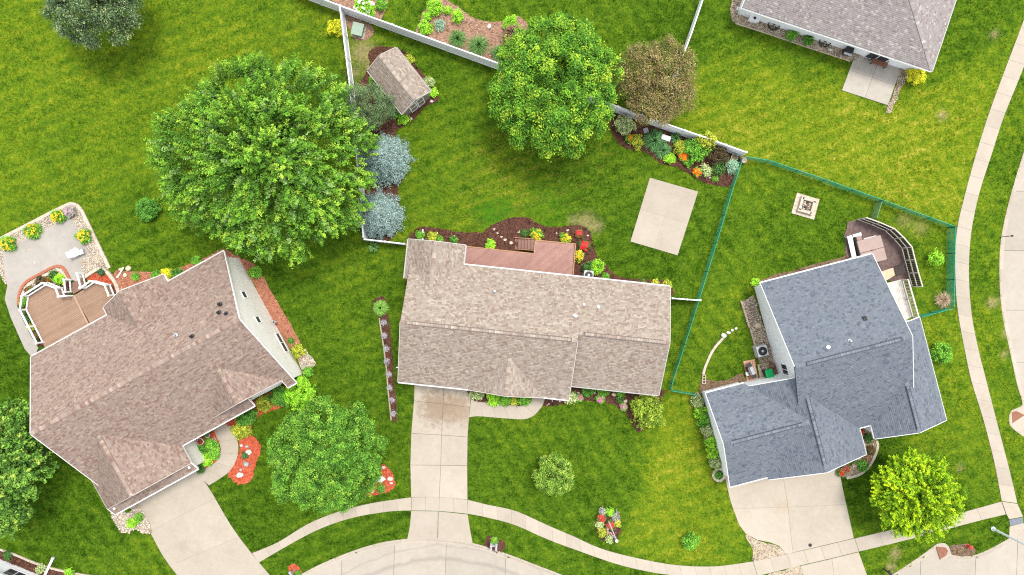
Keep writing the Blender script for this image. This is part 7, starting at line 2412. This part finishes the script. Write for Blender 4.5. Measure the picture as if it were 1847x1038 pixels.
# ------------------------------------------------------------------ mailboxes
def mailbox(label, px, py, rz, mat, twin=True):
    t = thing("mailbox", label, "mailbox", (*P(px, py, .9)[:2], 0), rz)
    MB().box((0, 0, .45), (.1, .1, .94)).build("post", MAT[mat], t)
    MB().box((0, 0, .94), (.66 if twin else .2, .14, .06)).build("cross_arm", MAT[mat], t)
    for u in ((-.23, .23) if twin else (0,)):
        prof = [(-.1, 0), (.1, 0), (.1, .12), (.08, .18), (.03, .215), (-.03, .215), (-.08, .18), (-.1, .12)]
        vs = [(u + a_, -.34, .975 + b_) for a_, b_ in prof] + [(u + a_, .28, .975 + b_) for a_, b_ in prof]
        k = len(prof)
        bx = MB().add(vs, [list(range(k)), list(range(k, 2 * k))[::-1]] + [[j + k, (j + 1) % k + k, (j + 1) % k, j] for j in range(k)]).build("box", MAT[mat], t)
        MB().box((u, -.352, 1.08), (.17, .02, .17)).build("door", MAT['steel'], bx)
        MB().box((u + .115, -.05, 1.12), (.015, .04, .14)).build("flag_arm", MAT['tactile_red'], bx)
    return t


mailbox("twin grey mailboxes on one post beside the round street end", 890.5, 985, math.radians(-4), 'grey_stone')
mailbox("single grey mailbox with red mulch at the left driveway", 526, 1035, math.radians(35), 'grey_stone', False)
mailbox("black mailbox at the bottom edge beside the right apron", 1604, 1034, math.radians(35), 'dark_metal', False)

# ------------------------------------------------------------------ hydrant, street lamp, drains, downspouts
t = thing("fire_hydrant", "red fire hydrant beside the bare soil patch", "hydrant", (*P(1750, 987, .4)[:2], 0), .5)
MAT['hydrant_red'] = pmat("hydrant_paint", (0.50, 0.045, 0.035), (0.62, 0.09, 0.07), 5, 0.5)
MB().lathe([(.17, 0), (.17, .05), (.12, .06), (.12, .5), (.16, .51), (.16, .55), (.13, .6), (.08, .68), (.03, .71), (.03, .76)], n=16).build("barrel", MAT['hydrant_red'], t)
for a_ in (0, math.pi): MB().tube([(math.cos(a_) * .1, math.sin(a_) * .1, .42), (math.cos(a_) * .21, math.sin(a_) * .21, .42)], .055, 10).build("hose_outlet", MAT['hydrant_red'], t)
MB().tube([(0, -.1, .38), (0, -.24, .38)], .075, 12).build("pumper_outlet", MAT['hydrant_red'], t)

lx, ly, _ = P(1791, 954)
t = thing("street_lamp", "tall pale street lamp pole at the corner grass near the crossing", "street lamp", (lx, ly, 0), 0)
MAT['lamp_pole'] = pmat("galvanised_pole", (0.55, 0.62, 0.64), (0.66, 0.72, 0.73), 3, 0.4)
MB().lathe([(.2, -.05), (.2, .06), (.14, .1), (.12, .3)], n=14).build("base", MAT['lamp_pole'], t)
MB().tube([(0, 0, .1), (0, 0, 4), (0, 0, 8.2)], [.1, .085, .065], 12).build("pole", MAT['lamp_pole'], t)
MB().tube([(0, 0, 8.0), (.5, -.2, 8.4), (1.6, -.6, 8.5)], [.045, .04, .035], 8).build("arm", MAT['lamp_pole'], t)
MB().add([(1.5, -.72, 8.42), (2.2, -.95, 8.44), (2.28, -.70, 8.44), (1.56, -.46, 8.42), (1.55, -.66, 8.55), (2.15, -.9, 8.52), (2.2, -.74, 8.52), (1.6, -.52, 8.55)],
         [[3, 2, 1, 0], [4, 5, 6, 7], [0, 1, 5, 4], [1, 2, 6, 5], [2, 3, 7, 6], [3, 0, 4, 7]]).build("lamp_head", MAT['light_grey'], t)


def spout(label, px0, px1, h=.0):
    a, b = P(*px0), P(*px1)
    t = thing("downspout", label, "downspout", (a[0], a[1], 0))
    MB().bar((0, 0, .12), (b[0] - a[0], b[1] - a[1], .1), .1, .08).build("extension", MAT['white'], t)
    MB().box((0, 0, .16), (.13, .13, .12)).build("elbow", MAT['white'], t)


spout("white downspout extension across the left end of the rear bed", (763, 432), (763, 414))
spout("white downspout extension at the right end of the rear eave", (1185, 520), (1184.5, 504))
spout("white downspout extension at the stair side of the left house", (214, 500), (224, 483))
spout("white downspout extension left of the middle driveway", (727, 662), (715, 663))
t = thing("drain_pipe", "fat white drain pipe lying across the border in the bottom left corner", "drain pipe", (*P(81, 1042)[:2], 0))
b_ = P(97.5, 1006)
MB().tube([(0, 0, .22), ((b_[0] - t.location.x), (b_[1] - t.location.y), .16)], .11, 12).build("pipe", MAT['white'], t)
MB().tube([((b_[0] - t.location.x) * .97, (b_[1] - t.location.y) * .97, .16), ((b_[0] - t.location.x) * 1.04, (b_[1] - t.location.y) * 1.04, .155)], .145, 12).build("pipe_collar", MAT['light_grey'], t)
t = thing("marker_post", "thin black marker post at the right street kerb", "post", (*P(1805, 428)[:2], 0))
MB().tube([(0, 0, -.1), (0, 0, 1.35)], .03, 8).build("post", MAT['dark_metal'], t)
MB().lathe([(.03, 1.33), (.09, 1.38), (.09, 1.46), (.02, 1.5)], n=10).build("cap", MAT['dark_metal'], t)
tag(MB().lathe([(.16, 0), (.16, .006), (.13, .008)], n=18).build("drain_cover", MAT['dark_metal']), "small round dark drain cover in the right driveway", "drain cover").location = (*P(1461, 983.5)[:2], .026)
t = thing("wall_lamp_post", "small wall mounted white meter on the left gable", "meter", (*P(497, 580, 1.0)[:2], 0), math.radians(28.8))
MB().box((-.12, 0, 1.0), (.16, .25, .36)).build("box", MAT['light_grey'], t, bevel=.02)
MB().lathe([(.09, 1.19), (.09, 1.24), (.03, 1.26)], (-.1, 0, 0), 12).build("dial", MAT['glass'], t)
MB().tube([(-.12, 0, 0), (-.12, 0, .83)], .025, 6).build("conduit", MAT['light_grey'], t)

# ------------------------------------------------------------------ grass blades over the lawns
def grass_tufts(n):
    g = np.random.default_rng(77)
    x = g.uniform(-49, 49, n); y = g.uniform(-28.5, 28.5, n)
    ok = np.ones(n, bool)
    for poly in EXCL:
        pa = np.array(poly)
        lo, hi = pa.min(0), pa.max(0)
        m = np.where(ok & (x > lo[0]) & (x < hi[0]) & (y > lo[1]) & (y < hi[1]))[0]
        if len(m): ok[m[pip(x[m], y[m], poly)]] = False
    x, y = x[ok], y[ok]
    # pale clippings left in thin rows by the mower across the middle back lawn
    cx, cy = [], []
    for i in range(17):
        x0, y0 = 800 + g.uniform(0, 60), 262 + i * 10.5 + g.normal() * 1.5
        x1 = 1110 + g.uniform(-60, 20)
        m_ = int((x1 - x0) * 1.8)
        t = g.uniform(0, 1, m_)
        t = t[np.sin(t * 37 + i * 2.1) + g.normal(size=m_) * .5 > -.1]
        q = [P(x0 + (x1 - x0) * a, y0 - (x1 - x0) * a * .36 + g.normal() * .5)[:2] for a in t]
        cx += [a for a, b in q]; cy += [b for a, b in q]
    for i in range(9):
        x0, y0 = 860 + i * 26 + g.normal() * 3, 250 + g.uniform(-10, 10)
        t = g.uniform(0, 1, 70); t = t[np.sin(t * 21 + i) > -.3]
        q = [P(x0 + 60 * a, y0 + 95 * a + g.normal() * .5)[:2] for a in t]
        cx += [a for a, b in q]; cy += [b for a, b in q]
    cx, cy = np.array(cx), np.array(cy)
    keep = np.ones(len(cx), bool)
    for poly in EXCL: keep &= ~pip(cx, cy, poly)
    n0 = len(x)
    x, y = np.r_[x, cx[keep]], np.r_[y, cy[keep]]
    k = len(x)
    nb = 3
    xi, yi = np.repeat(x, nb), np.repeat(y, nb)
    a = g.uniform(0, 6.28, k * nb)
    h = 0.055 * g.uniform(0.6, 1.6, k * nb)
    lean = g.uniform(0.03, 0.09, k * nb)
    w = 0.022 * g.uniform(0.7, 1.4, k * nb)
    ox, oy = xi + g.normal(size=k * nb) * 0.03, yi + g.normal(size=k * nb) * 0.03
    c, s = np.cos(a), np.sin(a)
    z0 = -0.03
    v0 = np.stack([ox - s * w, oy + c * w, np.full(k * nb, z0)], 1)
    v1 = np.stack([ox + s * w, oy - c * w, np.full(k * nb, z0)], 1)
    v2 = np.stack([ox + c * lean, oy + s * lean, h], 1)
    V = np.stack([v0, v1, v2], 1).reshape(-1, 3)
    F = np.arange(len(V)).reshape(-1, 3)
    dr = dryness(x, y); dr[n0:] = np.maximum(dr[n0:], .3) + .6
    dry = np.repeat(np.repeat(dr, nb), 3)
    bs = spots(BARE, x, y); bs[n0:] = .12
    bare = np.repeat(np.repeat(bs, nb), 3)
    lush = np.repeat(np.repeat(spots(LUSH, x, y), nb), 3)
    tn = g.uniform(0.8, 1.35, k * nb); tn[n0 * nb:] = 1.35
    tone = np.repeat(tn, 3)
    o = mesh_np("grass_blades", V, F, MAT['tuft'], attr={"mow": np.repeat(np.repeat(mowing(x, y), nb), 3), "dry": dry, "bare": bare, "lush": lush, "tone": tone})
    tag(o, "short mown grass blades covering all the lawns", "grass", kind="stuff")


grass_tufts(230000)
